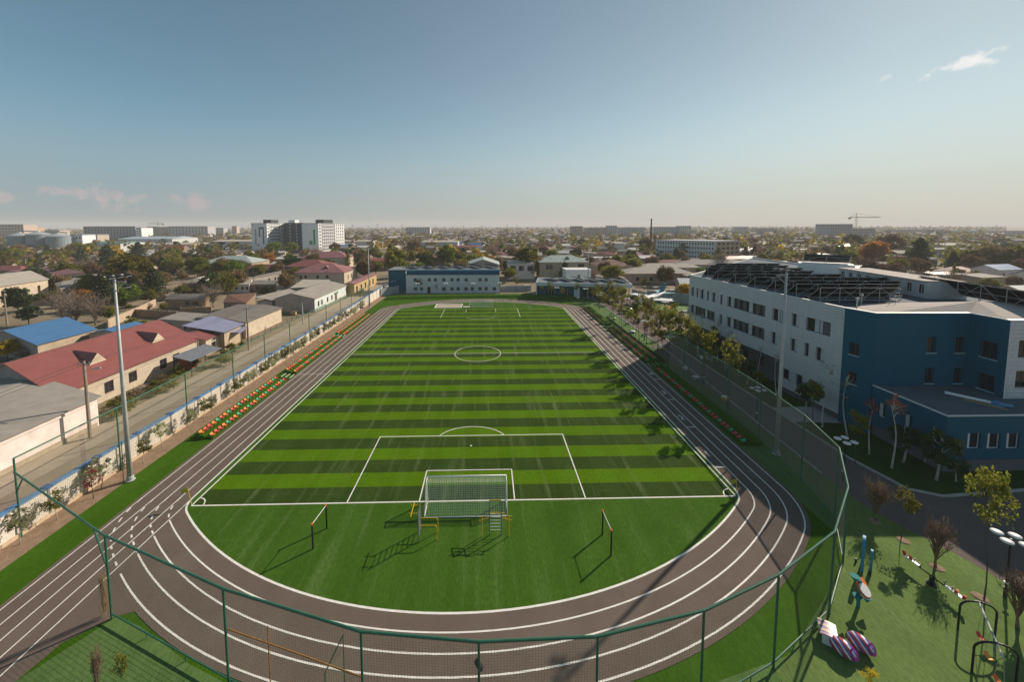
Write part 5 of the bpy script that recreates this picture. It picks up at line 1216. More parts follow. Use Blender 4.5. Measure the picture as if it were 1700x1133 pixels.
g = G(1108, 518); t = thing('climbing_set', 'orange and white play climber right of the airplane', 'climbing frame', (g.x, g.y, 0))
b = MB()
for dx in (0, 1.6):
    for dy in (0, 1.6): b.tube([(g.x+dx, g.y+dy, 0), (g.x+dx, g.y+dy, 2.4)], .07, 6)
b.box(g.x-.1, g.x+1.7, g.y-.1, g.y+1.7, 1.2, 1.3); b.build('frame', m_orange, t)
b = MB(); b.hexa([(g.x+1.7, g.y+.3, 1.2), (g.x+3.6, g.y+.3, .1), (g.x+3.6, g.y+1.2, .1), (g.x+1.7, g.y+1.2, 1.2), (g.x+1.7, g.y+.3, 1.3), (g.x+3.6, g.y+.3, .2), (g.x+3.6, g.y+1.2, .2), (g.x+1.7, g.y+1.2, 1.3)]); b.build('slide', m_white, t)
# ------------------------------------------------------------------ houses left of the road
def wallm(name, c, **k): return mat(name, c, .92, var=.14, vscale=.7, bump=.25, bscale=8, **k)
m_cream = wallm('cream_wall', (.52, .44, .33)); m_tan = wallm('tan_wall', (.42, .33, .235)); m_mud = wallm('mud_wall', (.26, .19, .13)); m_wwall = wallm('white_wall', (.70, .60, .55)); m_gwall = wallm('grey_wall', (.34, .30, .27)); m_mint = wallm('mint_wall', (.56, .62, .58)); m_ochre = wallm('ochre_wall', (.50, .36, .16)); m_brick = wallm('cream_block_wall', (.50, .42, .32), mod=brick_mod((.36, .30, .23), .42, .22, .5, .02, rot=(rad(90), 0, rad(90))))
m_rred = mat('red_sheet_roof', (.26, .088, .074), .5, var=.10, vscale=.5, mod=wave_mod((.22, .06, .05), 2.6, 'Y', .5, .8, .98)); m_rpink = mat('maroon_roof', (.24, .10, .10), .55, var=.15, vscale=.4, c2=(.32, .15, .145))
def slatem(n, c, c2): return mat(n, c, .9, c2=c2, vscale=.6, bump=.3, detail=8, mod=lambda N, L, P, s: mixin(N, L, wave_mod(tuple(k*.65 for k in c), 2.2, 'X', .45, .75, .98)(N, L, P, s), noise_fac(N, L, P, .35, .5, .8, amt=.4), tuple(k*.6 for k in c)))
m_slate = slatem('grey_slate_sheet', (.27, .245, .215), (.36, .325, .28)); m_slated = slatem('dark_slate_sheet', (.16, .145, .13), (.22, .195, .17)); m_slatep = slatem('pale_slate_sheet', (.42, .37, .31), (.50, .445, .37))
m_rblue = mat('blue_sheet_roof', (.065, .17, .34), .45, var=.08, vscale=.5, mod=wave_mod((.05, .13, .27), 2.0, 'Y', .4, .8, .98)); m_lilac = mat('lilac_sheet_roof', (.26, .265, .38), .5, var=.1, vscale=.6, mod=wave_mod((.20, .20, .31), 2.5, 'X', .4, .7, .95)); m_rust = mat('rust_roof', (.22, .10, .06), .8, c2=(.15, .10, .075), vscale=.8)
m_palegreen = mat('pale_green_roof', (.36, .41, .38), .6, var=.1, vscale=.6); m_rust2 = m_rust; m_door = mat('brown_door', (.16, .075, .035), .6); m_pshut = mat('white_shutter', (.66, .62, .56), .7, var=.15, vscale=5)
m_wfr = mat('brown_window_frame', (.14, .06, .045), .6)
def skew(label, name, xe, xr, xb, y0, y1, k, ze, zr, wm, rm, zb=None, cat='house', ov=.35, wins=(), door=None, chim=False, th=.12, group=None, end=None):
    """house whose ridge runs with the road: eave xe, ridge xr, back eave xb; its ends are skewed by k"""
    zb = ze if zb is None else zb
    P = lambda x, y: (x, y+k*(xe-x))
    t = thing(name, label, cat, (xe, (y0+y1)/2, 0), group)
    sx = 1 if xe > xb else -1
    xi, xo = xe-sx*ov, xb+sx*ov; ya, yb = y0+ov, y1-ov
    zat = lambda x: ze+(zr-ze)*(xe-x)/(xe-xr) if (x-xr)*sx > 0 else zb+(zr-zb)*(x-xb)/(xr-xb)
    w = MB(); A, B = Vector(P(xi, yb)), Vector(P(xi, ya))
    if sx > 0: A, B = B, A
    # front wall faces the road: outside on the right of A->B
    Lf = (B-A).length; ztop = zat(xi)-.03
    hs = [(max(.2, u), min(Lf-.2, u+ww), z0, min(z1, ztop-.15)) for u, ww, z0, z1 in wins]
    w.wall(A, B, 0, ztop, hs, .15)
    def gable(y, flip):
        pts = [(*P(xi, y), 0), (*P(xo, y), 0), (*P(xo, y), zat(xo)-.03), (*P(xr, y), zr-.03), (*P(xi, y), zat(xi)-.03)]
        w.poly(pts if flip else pts[::-1], 1)
    gable(ya, sx < 0); gable(yb, sx > 0)
    w.poly([(*P(xo, ya), 0), (*P(xo, yb), 0), (*P(xo, yb), zat(xo)-.03), (*P(xo, ya), zat(xo)-.03)])
    w.build('walls', [wm, end or wm], t)
    r = MB()
    for x0, z0, x1, z1 in ((xe, ze, xr, zr), (xr, zr, xb, zb)):
        r.hexa([(*P(x0, y0), z0), (*P(x1, y0), z1), (*P(x1, y1), z1), (*P(x0, y1), z0), (*P(x0, y0), z0+th), (*P(x1, y0), z1+th), (*P(x1, y1), z1+th), (*P(x0, y1), z0+th)])
    ro = r.build('roof', rm, t)
    for h in hs: window(t, A, B, *h, .15, m_wfr, m_glass, bars=1)
    if door:
        u, ww, h = door; b = MB(); d = (B-A).normalized(); nr = Vector((d.y, -d.x)); p = A+d*u; q = A+d*(u+ww)
        b.prism([p+nr*.02, p+nr*.07, q+nr*.07, q+nr*.02], .02, h); b.build('door', m_door, t)
    if chim:
        b = MB(); x, y = P((xe+xr)/2, (y0+y1)/2); b.box(x-.25, x+.25, y-.25, y+.25, zat((xe+xr)/2)-.2, zr+.9); b.build('chimney', m_tan, ro)
    return t, P, zat, ro
def eavewin(*us, w=1.2, z0=1.0, z1=2.4): return [(u, w, z0, z1) for u in us]
h0, P, zat, ro = skew('white-walled house with weathered grey sheet roof nearest the camera beside the road', 'roadside_house', -47.9, -60.5, -70, -24, 14.9, .33, 3.75, 4.7, m_wwall, m_slate, chim=False)
b = MB(); b.box(-48.26, -48.17, -23, 14.4, .0, .55); b.build('stone_plinth', mat('rubble_plinth', (.46, .37, .27), .95, c2=(.32, .26, .20), vscale=3, bump=.8), h0)
b = MB(); b.box(-48.26, -48.12, -23, 14.3, 3.25, 3.5); b.build('ledge', m_wwall, h0)
x, y = -58.5, 6.5; b = MB(); b.box(x-.3, x+.3, y-.3, y+.3, 4.4, 5.3); b.build('chimney', m_cream, ro)
h1, P, zat, ro = skew('long house with wide red sheet roof and two small dormers beside the road', 'red_roofed_house', -54.0, -65.3, -76, 15.2, 40.2, .36, 3.6, 6.5, m_brick, m_rred, end=m_gwall, wins=eavewin(6, 9.8, 15.5, 18.2, w=1.4, z0=1.0, z1=2.7), th=.14)
for yy, w in ((23.2, 'near'), (34.0, 'far')):
    x0 = -58.0; z0 = zat(x0)+.14; yv = yy+.36*4
    d = MB(); a, c, e = (x0, yv-1.3, z0), (x0, yv+1.3, z0), (x0, yv, z0+1.5); back = (x0-5.4, yv+1.6, z0+1.5)
    d.poly([a, c, e], 1); d.poly([e, back, a]); d.poly([c, back, e]); dm = d.build('dormer', [m_rred, m_cream], ro)
skew('low red-roofed annex joined to the far end of the long red-roofed house', 'red_roofed_annex', -53.4, -58.5, -63.6, 40.6, 45.2, .33, 3.2, 3.75, m_cream, m_rred, wins=eavewin(1.5, z0=1, z1=2.2))
def canopy(label, name, pts, m_, legs=True, th=.08, wallm_=None):
    """flat sheet roof on posts: corners as (x, y, z)"""
    c = pts[0]; t = thing(name, label, 'canopy', (c[0], c[1], 0)); b = MB()
    b.hexa([*pts, *[(p[0], p[1], p[2]+th) for p in pts]]); b.build('roof_sheet', m_, t)
    cx = sum(p[0] for p in pts)/4; cy_ = sum(p[1] for p in pts)/4
    for p in pts:
        x, y = p[0]+(cx-p[0])*.08, p[1]+(cy_-p[1])*.08; q = MB(); q.tube([(x, y, 0), (x, y, p[2]-.05)], .07, 6); q.build('post', m_dark, t)
    if wallm_:
        q = MB(); f = lambda p: (p[0]+(cx-p[0])*.12, p[1]+(cy_-p[1])*.12); a, c2, d, e = map(f, pts); q.prism([a, c2, d, e], 0, min(p[2] for p in pts)-.3); q.build('shed_walls', wallm_, t)
    return t
canopy('lilac corrugated sheet roof behind the red-roofed annex', 'sheet_canopy', [(-52.0, 43.9, 3.8), (-52.4, 51, 3.8), (-63.2, 56.2, 4.4), (-63.4, 47.4, 4.4)], m_lilac, wallm_=m_tan)
q = [(*G(372, 553, 3.1).xy, 3.1), (*G(400, 553, 2.8).xy, 2.8), (*G(411, 543.5, 2.8).xy, 2.8), (*G(389, 542, 3.1).xy, 3.1)]; canopy('small lilac awning over the gateway beside the concrete pole', 'sheet_awning', q, m_lilac)
q = [(*G(285, 593, 3.2).xy, 3.2), (*G(316, 601, 2.7).xy, 2.7), (*G(369, 579, 2.7).xy, 2.7), (*G(340, 572, 3.2).xy, 3.2)]; canopy('grey sheet awning over the red brick gate of the red-roofed house', 'sheet_awning', q, mat('grey_awning', (.17, .18, .20), .55, var=.1))
b = MB(); g = G(318, 612); b.box(g.x-1.6, g.x+.4, g.y-.6, g.y+1.2, 0, 2.3); t = thing('brick_pier', 'red brick pier under the grey awning', 'pier', (g.x, g.y, 0)); b.build('pier', mat('red_brick', (.28, .09, .05), .9, var=.2, vscale=4), t)
skew('tan-walled building with dark grey flat sheet roof behind the lilac canopy', 'flat_roofed_house', -53.0, -59, -68.5, 52.4, 68.2, .36, 3.6, 4.1, m_cream, m_slated, zb=3.5)
h, P, zat, ro = skew('long mint-white house with grey gable roof and green base facing the road', 'roadside_house', -49.0, -56.0, -61.5, 78.4, 104.5, .05, 4.0, 5.6, m_mint, m_slate, end=m_gwall, wins=eavewin(2.0, 4.4, 8.6, 12, w=1.1, z0=1.2, z1=2.8), door=(15, 1.6, 2.6))
b = MB(); b.box(-49.33, -49.26, 79, 104, .0, .6); b.build('green_plinth', mat('green_plinth', (.16, .24, .20), .8), h)
b = MB(); b.prism([(-49.3, 93.2), (-49.2, 93.2), (-49.2, 96.4), (-49.3, 96.4)], 2.65, 3.2); b.build('shop_front', mat('green_frame', (.10, .18, .15), .6), h)
q = [(*G(451, 499, 3.4).xy, 3.4), (*G(497, 486, 3.6).xy, 3.6), (*G(480, 480, 4.6).xy, 4.6), (*G(421, 494, 4.4).xy, 4.4)]; canopy('grey sheet roof of the shed left of the mint-white house', 'shed_roof', q, m_slate, wallm_=m_gwall)
q = [(*G(480, 479, 4.0).xy, 4.0), (*G(536, 476, 4.2).xy, 4.2), (*G(548, 465, 5.4).xy, 5.4), (*G(503, 464.5, 5.4).xy, 5.4)]; canopy('pale beige sheet roof behind the mint-white house', 'shed_roof', q, m_slatep, wallm_=m_tan)
h, P, zat, ro = skew('ochre yellow wall house with purple-brown roof edge at the far end of the road', 'ochre_house', -46.6, -48.3, -51, 105.2, 134, 0, 4.2, 4.6, m_ochre, m_rpink, wins=eavewin(2, 7, 12, 17.5, 22, w=1.8, z0=.6, z1=3.0))
def hip(label, name, x0, x1, y0, y1, ze, zr, wm, rm, wins=(), cat='house', ov=.5, group=None, dorm=False, wins2=()):
    t = thing(name, label, cat, ((x0+x1)/2, (y0+y1)/2, 0), group); A, B = Vector((x0+ov, y0+ov)), Vector((x1-ov, y0+ov)); C_, D_ = Vector((x1-ov, y1-ov)), Vector((x0+ov, y1-ov))
    w = MB(); w.wall(A, B, 0, ze, wins, .12); w.wall(B, C_, 0, ze, wins2, .12); w.wall(C_, D_, 0, ze); w.wall(D_, A, 0, ze); w.build('walls', wm, t)
    for h_ in wins: window(t, A, B, *h_, .12, m_wfr, m_glass)
    for h_ in wins2: window(t, B, C_, *h_, .12, m_wfr, m_glass)
    r = MB(); lx, ly = x1-x0, y1-y0; i = min(lx, ly)/2
    if lx > ly: p, q = (x0+i, (y0+y1)/2, zr), (x1-i, (y0+y1)/2, zr)
    else: p, q = ((x0+x1)/2, y0+i, zr), ((x0+x1)/2, y1-i, zr)
    a, b_, c, d = (x0, y0, ze), (x1, y0, ze), (x1, y1, ze), (x0, y1, ze)
    if lx > ly: r.poly([a, b_, q, p]); r.poly([b_, c, q]); r.poly([c, d, p, q]); r.poly([d, a, p])
    else: r.poly([a, b_, p]); r.poly([b_, c, q, p]); r.poly([c, d, q]); r.poly([d, a, p, q])
    r.poly([a, d, c, b_]); ro = r.build('roof', rm, t)
    if dorm:
        d = MB(); xm = (x0+x1)/2+2; ym = y0+ly*.22; zz = ze+(zr-ze)*.44; d.poly([(xm-1.2, ym-.2, zz), (xm+1.2, ym-.2, zz), (xm, ym-.2, zz+1.1)], 1); d.poly([(xm-1.2, ym-.2, zz), (xm, ym-.2, zz+1.1), (xm, ym+2.4, zz+1.1)]); d.poly([(xm, ym-.2, zz+1.1), (xm+1.2, ym-.2, zz), (xm, ym+2.4, zz+1.1)]); d.build('dormer', [rm, m_door], ro)
    return t
hip('cream two-storey house with pinkish red hipped roof left of the far road end', 'hipped_house', -80, -57.5, 125, 142, 6.2, 9.3, m_cream, m_rpink, wins=[(u, u+1, 3.6, 5) for u in (3, 5, 10, 14)], dorm=True, wins2=[(4, 5, 2.8, 4.6), (8, 9, 2.8, 4.6)])
hip('house with red hipped roof just behind the cream hipped house', 'hipped_house', -94, -74, 146, 160, 6.5, 9.2, m_gwall, m_rred, wins=[(u, u+1.2, 3.4, 5) for u in (3, 8, 13)])
hip('pale house with brown chimneyed roof before the white towers', 'hipped_house', -112, -82, 196, 212, 6.4, 9.6, m_cream, m_rpink, wins=[(u, u+1.4, 2.8, 4.6) for u in (4, 12, 20)])
hip('house with pale green-grey hipped roof left of the red roofs', 'hipped_house', -158, -128, 178, 196, 5.2, 8.6, m_tan, m_palegreen)
skew('blue-roofed gabled house at the left frame edge', 'blue_roofed_house', -82.6, -92.5, -102, 37.8, 49, .33, 3.4, 5.3, m_tan, m_rblue, end=m_gwall)
skew('lower blue roofed wing right of the blue-roofed house', 'blue_roofed_wing', -73.5, -78, -82.4, 45.5, 52.5, .1, 3.0, 4.0, m_cream, m_rblue)
for k, (lb, pts, z0, z1, wm, rm) in enumerate([('adobe house with pale grey sheet roof and whitewashed front', ((414, 473), (383, 473), (397, 463), (420, 463)), 3.2, 4.6, m_wwall, m_slatep), ('old adobe house with dark sheet roof right of the whitewashed one', ((460, 473), (415, 473), (420, 466), (459, 466)), 3.0, 4.2, m_mud, m_slate), ('low mud house with rusty brown roof', ((409, 504), (370, 503), (378, 490), (426, 487)), 2.6, 4.2, m_mud, m_rust), ('ramshackle mud shed with grey slate roof', ((337, 498), (272, 498), (283, 489), (349, 488)), 2.8, 4.0, m_mud, m_slated), ('lean-to with thin dark roof above the adobe houses', ((464, 455), (420, 463), (424, 459), (468, 450)), 4.4, 5.2, m_gwall, m_slated),
    ('beige two-storey gatehouse with pale sheet roof at the left frame edge', ((82, 464), (-25, 480), (-25, 459), (51, 450)), 6.6, 8.2, m_cream, m_slatep), ('long shed with pale grey roof left of the near mast head', ((100, 481), (82, 464), (106, 456), (203, 456)), 4.8, 6.2, m_tan, m_slate), ('house with maroon roof behind the beige gatehouse', ((80, 460), (13, 450), (93, 443), (142, 453)), 6.0, 7.8, m_cream, m_rpink), ('long white shed with dark flat roof on the left', ((403, 421), (342, 425), (345, 421), (400, 417)), 5.4, 6, m_wwall, m_slated), ('flat grey-roofed stretch of sheds behind the red-roofed annex', ((340, 536), (262, 531), (300, 519), (345, 522)), 3.0, 3.6, m_gwall, m_slate)]):
    zz = (z0, z0, z1, z1); q = [(*G(p[0], p[1], z).xy, z) for p, z in zip(pts, zz)]
    t = thing('shed_house' if 'shed' in lb or 'mud' in lb else 'town_house', lb, 'house', (q[0][0], q[0][1], 0)); b = MB(); b.hexa([*q, *[(p[0], p[1], p[2]+.15) for p in q]]); ro = b.build('roof', rm, t)
    cx = sum(p[0] for p in q)/4; cy_ = sum(p[1] for p in q)/4; f = lambda p: (p[0]+(cx-p[0])*.05, p[1]+(cy_-p[1])*.05)
    b = MB(); w4 = [f(p) for p in q]; b.hexa([(*w, 0) for w in w4]+[(*w, p[2]-.02) for w, p in zip(w4, q)]); b.build('walls', wm, t)
    a, c = Vector(w4[1]), Vector(w4[0]); L = (c-a).length; d = (c-a).normalized(); nr = Vector((d.y, -d.x))
    if L > 4:
        for u in (.2, .55, .8):
            p = a+d*(L*u); e = p+d*1.0; b = MB(); b.prism([p+nr*.03, e+nr*.03, e-nr*.1, p-nr*.1], z0*.4, z0*.75); b.build('window', m_glass, t)
# street lamps and poles
def curved_lamp(px, py, top, lb):
    g = G(px, py); h = HT(px, py, top); t = thing('street_lamp', lb, 'street lamp', (g.x, g.y, 0), 'street lamps of the left town'); b = MB(); b.tube([(g.x, g.y, 0), (g.x, g.y, h*.85), (g.x+.5, g.y, h*.96), (g.x+1.8, g.y, h)], [.16, .12, .1, .08], 6); b.build('pole', m_trim, t); b = MB(); b.tube([(g.x+1.7, g.y, h), (g.x+2.9, g.y, h+.05)], [.14, .2], 6); b.build('lamp_head', m_white, t)
curved_lamp(44, 452, 428, 'curved white street lamp behind the maroon roof'); curved_lamp(156, 462, 431, 'curved white street lamp left of the tall dark pine')
def upole(px, py, top, lb, m_, lamp=False):
    g = G(px, py); h = HT(px, py, top); t = thing('utility_pole', lb, 'utility pole', (g.x, g.y, 0), 'utility poles'); b = MB(); b.tube([(g.x, g.y, 0), (g.x, g.y, h)], [.2, .13], 8); b.build('pole', m_, t)
    b = MB(); b.bar((g.x-.7, g.y, h-.4), (g.x+.7, g.y, h-.4), .1); 
    for k in (-.6, 0, .6): b.tube([(g.x+k, g.y, h-.35), (g.x+k, g.y, h-.1)], .05, 5)
    b.build('crossarm', m_grey, t)
    if lamp: b = MB(); b.tube([(g.x, g.y, h-1.2), (g.x+1.0, g.y+.2, h-1.0)], .03, 5); b.tube([(g.x+.9, g.y+.18, h-1.0), (g.x+1.6, g.y+.3, h-.95)], .1, 6); b.build('lamp_arm', m_galv, t)
    return Vector((g.x, g.y, h))
m_wood = mat('weathered_pole', (.30, .23, .18), .9, var=.2, vscale=2)
pA = upole(150, 727, 600, 'brown concrete pole with a small lamp in front of the white-walled house', m_wood, True); pB = upole(413, 581, 510, 'thin dark utility pole beside the lilac awning', m_wood)
pC = upole(503, 538, 503, 'pale thin pole before the gable of the mint-white house', m_galv); pD = upole(12, 540, 490, 'wooden pole at the left frame edge behind the blue roof', m_wood); pE = upole(104, 500, 480, 'wooden pole before the long grey shed', m_wood)
for a, c, lb in ((pA, pB, 'two thin wires slung between the roadside poles'), (pA, Vector((-47.5, -30, 9)), 'two thin wires running out of the frame from the near roadside pole')):
    b = MB()
    for k in (-.5, .5): b.tube([(a.x+(c.x-a.x)*i/8+k, a.y+(c.y-a.y)*i/8, a.z+(c.z-a.z)*i/8-.2-.6*math.sin(math.pi*i/8)) for i in range(9)], .02, 4)
    tag(b.build('power_wires', m_dark), lb, 'wires')
# thin wood stakes in the soil strip, roadside fence
for px, py, tp in ((205, 800, 690), (352, 690, 610), (1, 1, 1))[:2]:
    g = G(px, py); b = MB(); b.tube([(g.x, g.y, 0), (g.x+.1, g.y, 4.2)], .04, 5); tag(b.build('stake', m_wood), f'thin brown stake in the soil strip {"beside the near left mast" if px < 300 else "before the nearest left stand"}', 'stake')
# rough yard walls
plain_wall('yard_wall', 'rough tan stone yard wall above the red roof on the left', [G(180, 545).xy, G(235, 520).xy, G(258, 508).xy], 2.2, m_tan, th=.4)
plain_wall('yard_wall', 'grey mud yard wall below the ramshackle shed', [G(222, 525).xy, G(295, 529).xy], 2.0, m_mud, th=.4); plain_wall('yard_wall', 'mud yard wall left of the flat sheds', [G(300, 522).xy, G(352, 520).xy], 1.9, m_mud, th=.4)
def car(px, py, rz, col, lb):
    g = G(px, py); t = local('parked_car', lb, 'car', (g.x, g.y, 0), rz); b = MB(); pr = [(-2.1, .35), (-2.1, .85), (-1.2, .95), (-.6, 1.42), (.9, 1.42), (1.5, .95), (2.1, .85), (2.1, .35)]
    for s_ in (0,): 
        k = len(b.v); n_ = len(pr)
        for yy in (-.85, .85): b.v += [(x, yy*(.82 if z > 1.2 else 1), z) for x, z in pr]
        b.f += [tuple(k+i for i in range(n_)), tuple(k+n_+i for i in reversed(range(n_)))]; b.m += [0, 0]
        for i in range(n_): j = (i+1) % n_; b.f.append((k+j, k+i, k+n_+i, k+n_+j)); b.m.append(0)
    b.build('body', col, t)
    b = MB(); b.hexa([(-1.02, -.86, .97), (1.3, -.86, .97), (1.3, .86, .97), (-1.02, .86, .97), (-.56, -.74, 1.38), (.84, -.74, 1.38), (.84, .74, 1.38), (-.56, .74, 1.38)]); b.build('windows', m_glass, t)
    for x in (-1.3, 1.3):
        for y in (-.8, .8): b = MB(); b.tube([(x, y-.1, .33), (x, y+.1, .33)], .33, 12); b.build('wheel', m_black, t)
car(341, 463, .3, mat('dark_car_paint', (.02, .022, .03), .25, spec=.6), 'dark parked car in the yard left of the big green tree')
car(329, 470, .4, mat('white_car_paint', (.6, .6, .6), .25, spec=.6), 'white parked car in the yard beside the dark car'); car(640, 478, 1.4, mat('silver_car_paint', (.35, .36, .37), .3, spec=.6), 'silver parked car at the far end of the left road')
g = G(488, 523); t = thing('wooden_crate', 'pale wooden crate before the gable of the mint-white house', 'crate', (g.x, g.y, 0)); b = MB(); b.box(g.x-.7, g.x+.7, g.y-.5, g.y+.5, .1, 1.1); b.build('box', mat('crate_wood', (.50, .38, .18), .8), t); b = MB()
for k in range(4): b.box(g.x-.75, g.x+.75, g.y-.56, g.y-.51, .12+.26*k, .3+.26*k)
b.build('slats', m_wood, t)
t = thing('road_fence', 'low rail fence on thin posts along the house side of the road', 'fence', (-50, 60, 0)); fp = [(-50.4, 50+2.6*i*1.0) for i in range(11)]
for i, (x, y) in enumerate(fp): b = MB(); b.tube([(x-.22*i*.2, y, 0), (x-.22*i*.2, y, 1.2)], .04, 5); b.build('post', m_dark, t)
for z in (.6, 1.1): b = MB(); b.tube([(fp[0][0], fp[0][1], z), (fp[-1][0]-.44, fp[-1][1], z)], .025, 4); b.build('rail', m_dark, t)
for i, (x, y) in enumerate([(-49.2, 19), (-49.6, 24.5), (-50.2, 30), (-51.4, 20.5), (-50.6, 34), (-49.4, 42), (-50.4, 46.5), (-51, 27)]):
    plant(('shrub_olive', 'shrub_brown', 'shrub_yellow')[i % 3], x, y, 1.3+.5*(i % 3), f'{("olive", "dry brown", "yellow-green")[i % 3]} weedy bush in the strip before the red-roofed house', name='shrub', cat='shrub', group=f'{("olive", "dry brown", "yellow-green")[i % 3]} weedy bushes before the red-roofed house')
# ------------------------------------------------------------------ the far school buildings
m_rgrey = mat('grey_membrane', (.20, .22, .235), .9, spec=.05, var=.15, vscale=.5)
fb = thing('far_school_block', 'white two-storey building with petrol blue band and solar panels behind the far goal', 'building', (-12, 112, 0))
A, B = Vector((-28.9, 109.9)), Vector((6.6, 108.9)); Lf = (B-A).length; zF = 6.9
def wl(lst, y): 
    o = []
    for x0, x1 in lst:
        u0, z = onwall(640+x0/4.7206, y, A, B); u1, z = onwall(640+x1/4.7206, y, A, B); o.append((max(.2, u0), min(Lf-.2, u1)))
    return o
up_ = wl([(218, 245), (330, 356), (378, 403), (442, 470), (507, 534), (556, 582), (618, 645), (727, 755), (775, 802)], 465); dn_ = wl([(220, 246), (270, 294), (442, 470), (508, 534), (556, 582), (618, 646), (668, 693), (727, 755), (776, 802), (840, 867)], 478)
hs = dedupe([(a, c, 4.35, 5.75) for a, c in up_])+dedupe([(a, c, .9, 2.3) for a, c in dn_])
b = MB(); b.wall(A, B, 0, zF, hs, .25); n_ = Vector((.028, 1)); Bk, Ak = B+Vector((.4, 14)), A+Vector((.4, 14)); b.wall(B, Bk, 0, 8.3); b.wall(Ak, A, 0, 8.3); b.wall(Bk, Ak, 0, 8.3); b.build('walls', m_clad2, fb)
for h_ in hs: window(fb, A, B, *h_, .25, m_framew, m_glass, bars=1)
b = MB(); b.box(-36.2, -28.95, 112.5, 122, 0, 8.2); b.prism([(-29.0, 111.2), (6.7, 110.2), (6.75, 112.8), (-29.0, 113.0)], zF+.01, 8.45); b.build('blue_band', m_blueclad, fb)
b = MB(); b.box(-36.6, 7.0, 112.7, 124.5, 8.46, 8.6); b.prism([(-29.2, 109.8), (6.7, 108.8), (6.7, 111.1), (-29.2, 112.1)], zF+.0, zF+.12); b.build('roof', m_rgrey, fb)
dr = MB(); u, z = onwall(712, 479, A, B); dd = (B-A).normalized(); p = A+dd*(u-.6); q = A+dd*(u+.6); nr = Vector((dd.y, -dd.x)); dr.prism([p+nr*.02, q+nr*.02, q-nr*.05, p-nr*.05], .02, 2.4); dr.build('door', m_glass, fb)
for k in range(6): rack('solar_rack', f'solar panel row on the far white building, {("first", "second", "third", "fourth", "fifth", "last")[k]} from its left end', (-31+6.2*k, 123), (-26+6.2*k, 115), w=2.6, base=8.61, tilt=26, lift=.3, group='solar rows on the far white building')
lb_ = thing('low_school_block', 'low white-roofed building with petrol blue front and wide roof overhang right of the far goal', 'building', (35, 98, 0))
A, B = Vector((19.2, 99.8)), Vector((51.5, 93.6)); L = (B-A).length; d = (B-A).normalized(); n = Vector((-d.y, d.x)); zL = 5.4
b = MB(); b.wall(A+n*1.5, A+n*1.5+d*(L*.80), 0, 4.2, [(3.2, 6.6, .1, 3.2), (9.2, 12.0, .1, 3.2), (16.2, 21.5, .1, 3.2)], .3); b.build('blue_front', m_blueclad, lb_)
for h_ in [(3.2, 6.6, .1, 3.2), (9.2, 12.0, .1, 3.2), (16.2, 21.5, .1, 3.2)]: window(lb_, A+n*1.5, A+n*1.5+d*L*.8, *h_, .3, m_framew, m_glass, bars=2)
b = MB(); b.prism([A, B, B+n*13, A+n*13], 4.2, zL); b.build('roof_slab', m_clad2, lb_)
b = MB(); b.prism([A+n*.4+d*.4, B+n*.4-d*.4, B+n*12.6-d*.4, A+n*12.6+d*.4], zL+.003, zL+.03); b.build('roof_sheet', m_rgrey, lb_)
b = MB(); b.prism([A+n*.6-d*.0, A+n*13, A+n*13+d*.4, A+n*.6+d*.4], 0, 4.2); b.build('end_wall', m_trim, lb_)
for u in (13.4,): b = MB(); b.prism([A+d*u, A+d*(u+1.9), A+d*(u+1.9)+n*1.4, A+d*u+n*1.4], 0, 4.2); b.build('white_pillar', m_trim, lb_)
for u in (L*.86, L*.97): b = MB(); b.tube([(*(A+d*u+n*.8), 0), (*(A+d*u+n*.8), 4.2)], .12, 8); b.build('column', m_dark, lb_)
b = MB(); b.prism([A+n*13+d*.1, B+n*13, B+n*12.6, A+n*12.6+d*.1], 0, 4.2); b.build('rear_wall', m_trim, lb_)
for k in range(6):
    p = A+d*(3+4.8*k)+n*10; q = A+d*(6.4+4.8*k)+n*2.2
    rack('solar_rack', f'solar panel row on the low blue-fronted building, {("first", "second", "third", "fourth", "fifth", "last")[k]} from its left end', p, q, w=2.4, base=zL+.04, tilt=24, lift=.25, group='solar rows on the low building')
sg = G(966, 461); t = thing('stair_hut', 'small white box building with a door behind the low blue-fronted building', 'building', (37, 118, 0))
A, B = Vector((33.3, 116)), Vector((43.2, 115.5)); b = MB(); b.wall(A, B, 0, 7.8, [(4.6, 5.8, 4.2, 6.0)], .2); b.wall(B, B+Vector((0, 7)), 0, 7.8); b.wall(A+Vector((0, 7)), A, 0, 7.8); b.wall(B+Vector((0, 7)), A+Vector((0, 7)), 0, 7.8); b.build('walls', m_clad2, t); window(t, A, B, 4.6, 5.8, 4.2, 6.0, .2, m_framew, m_glass, bars=0)
b = MB(); b.box(33.1, 43.4, 115.3, 123.2, 7.8, 8.0); b.build('roof', m_trim, t)
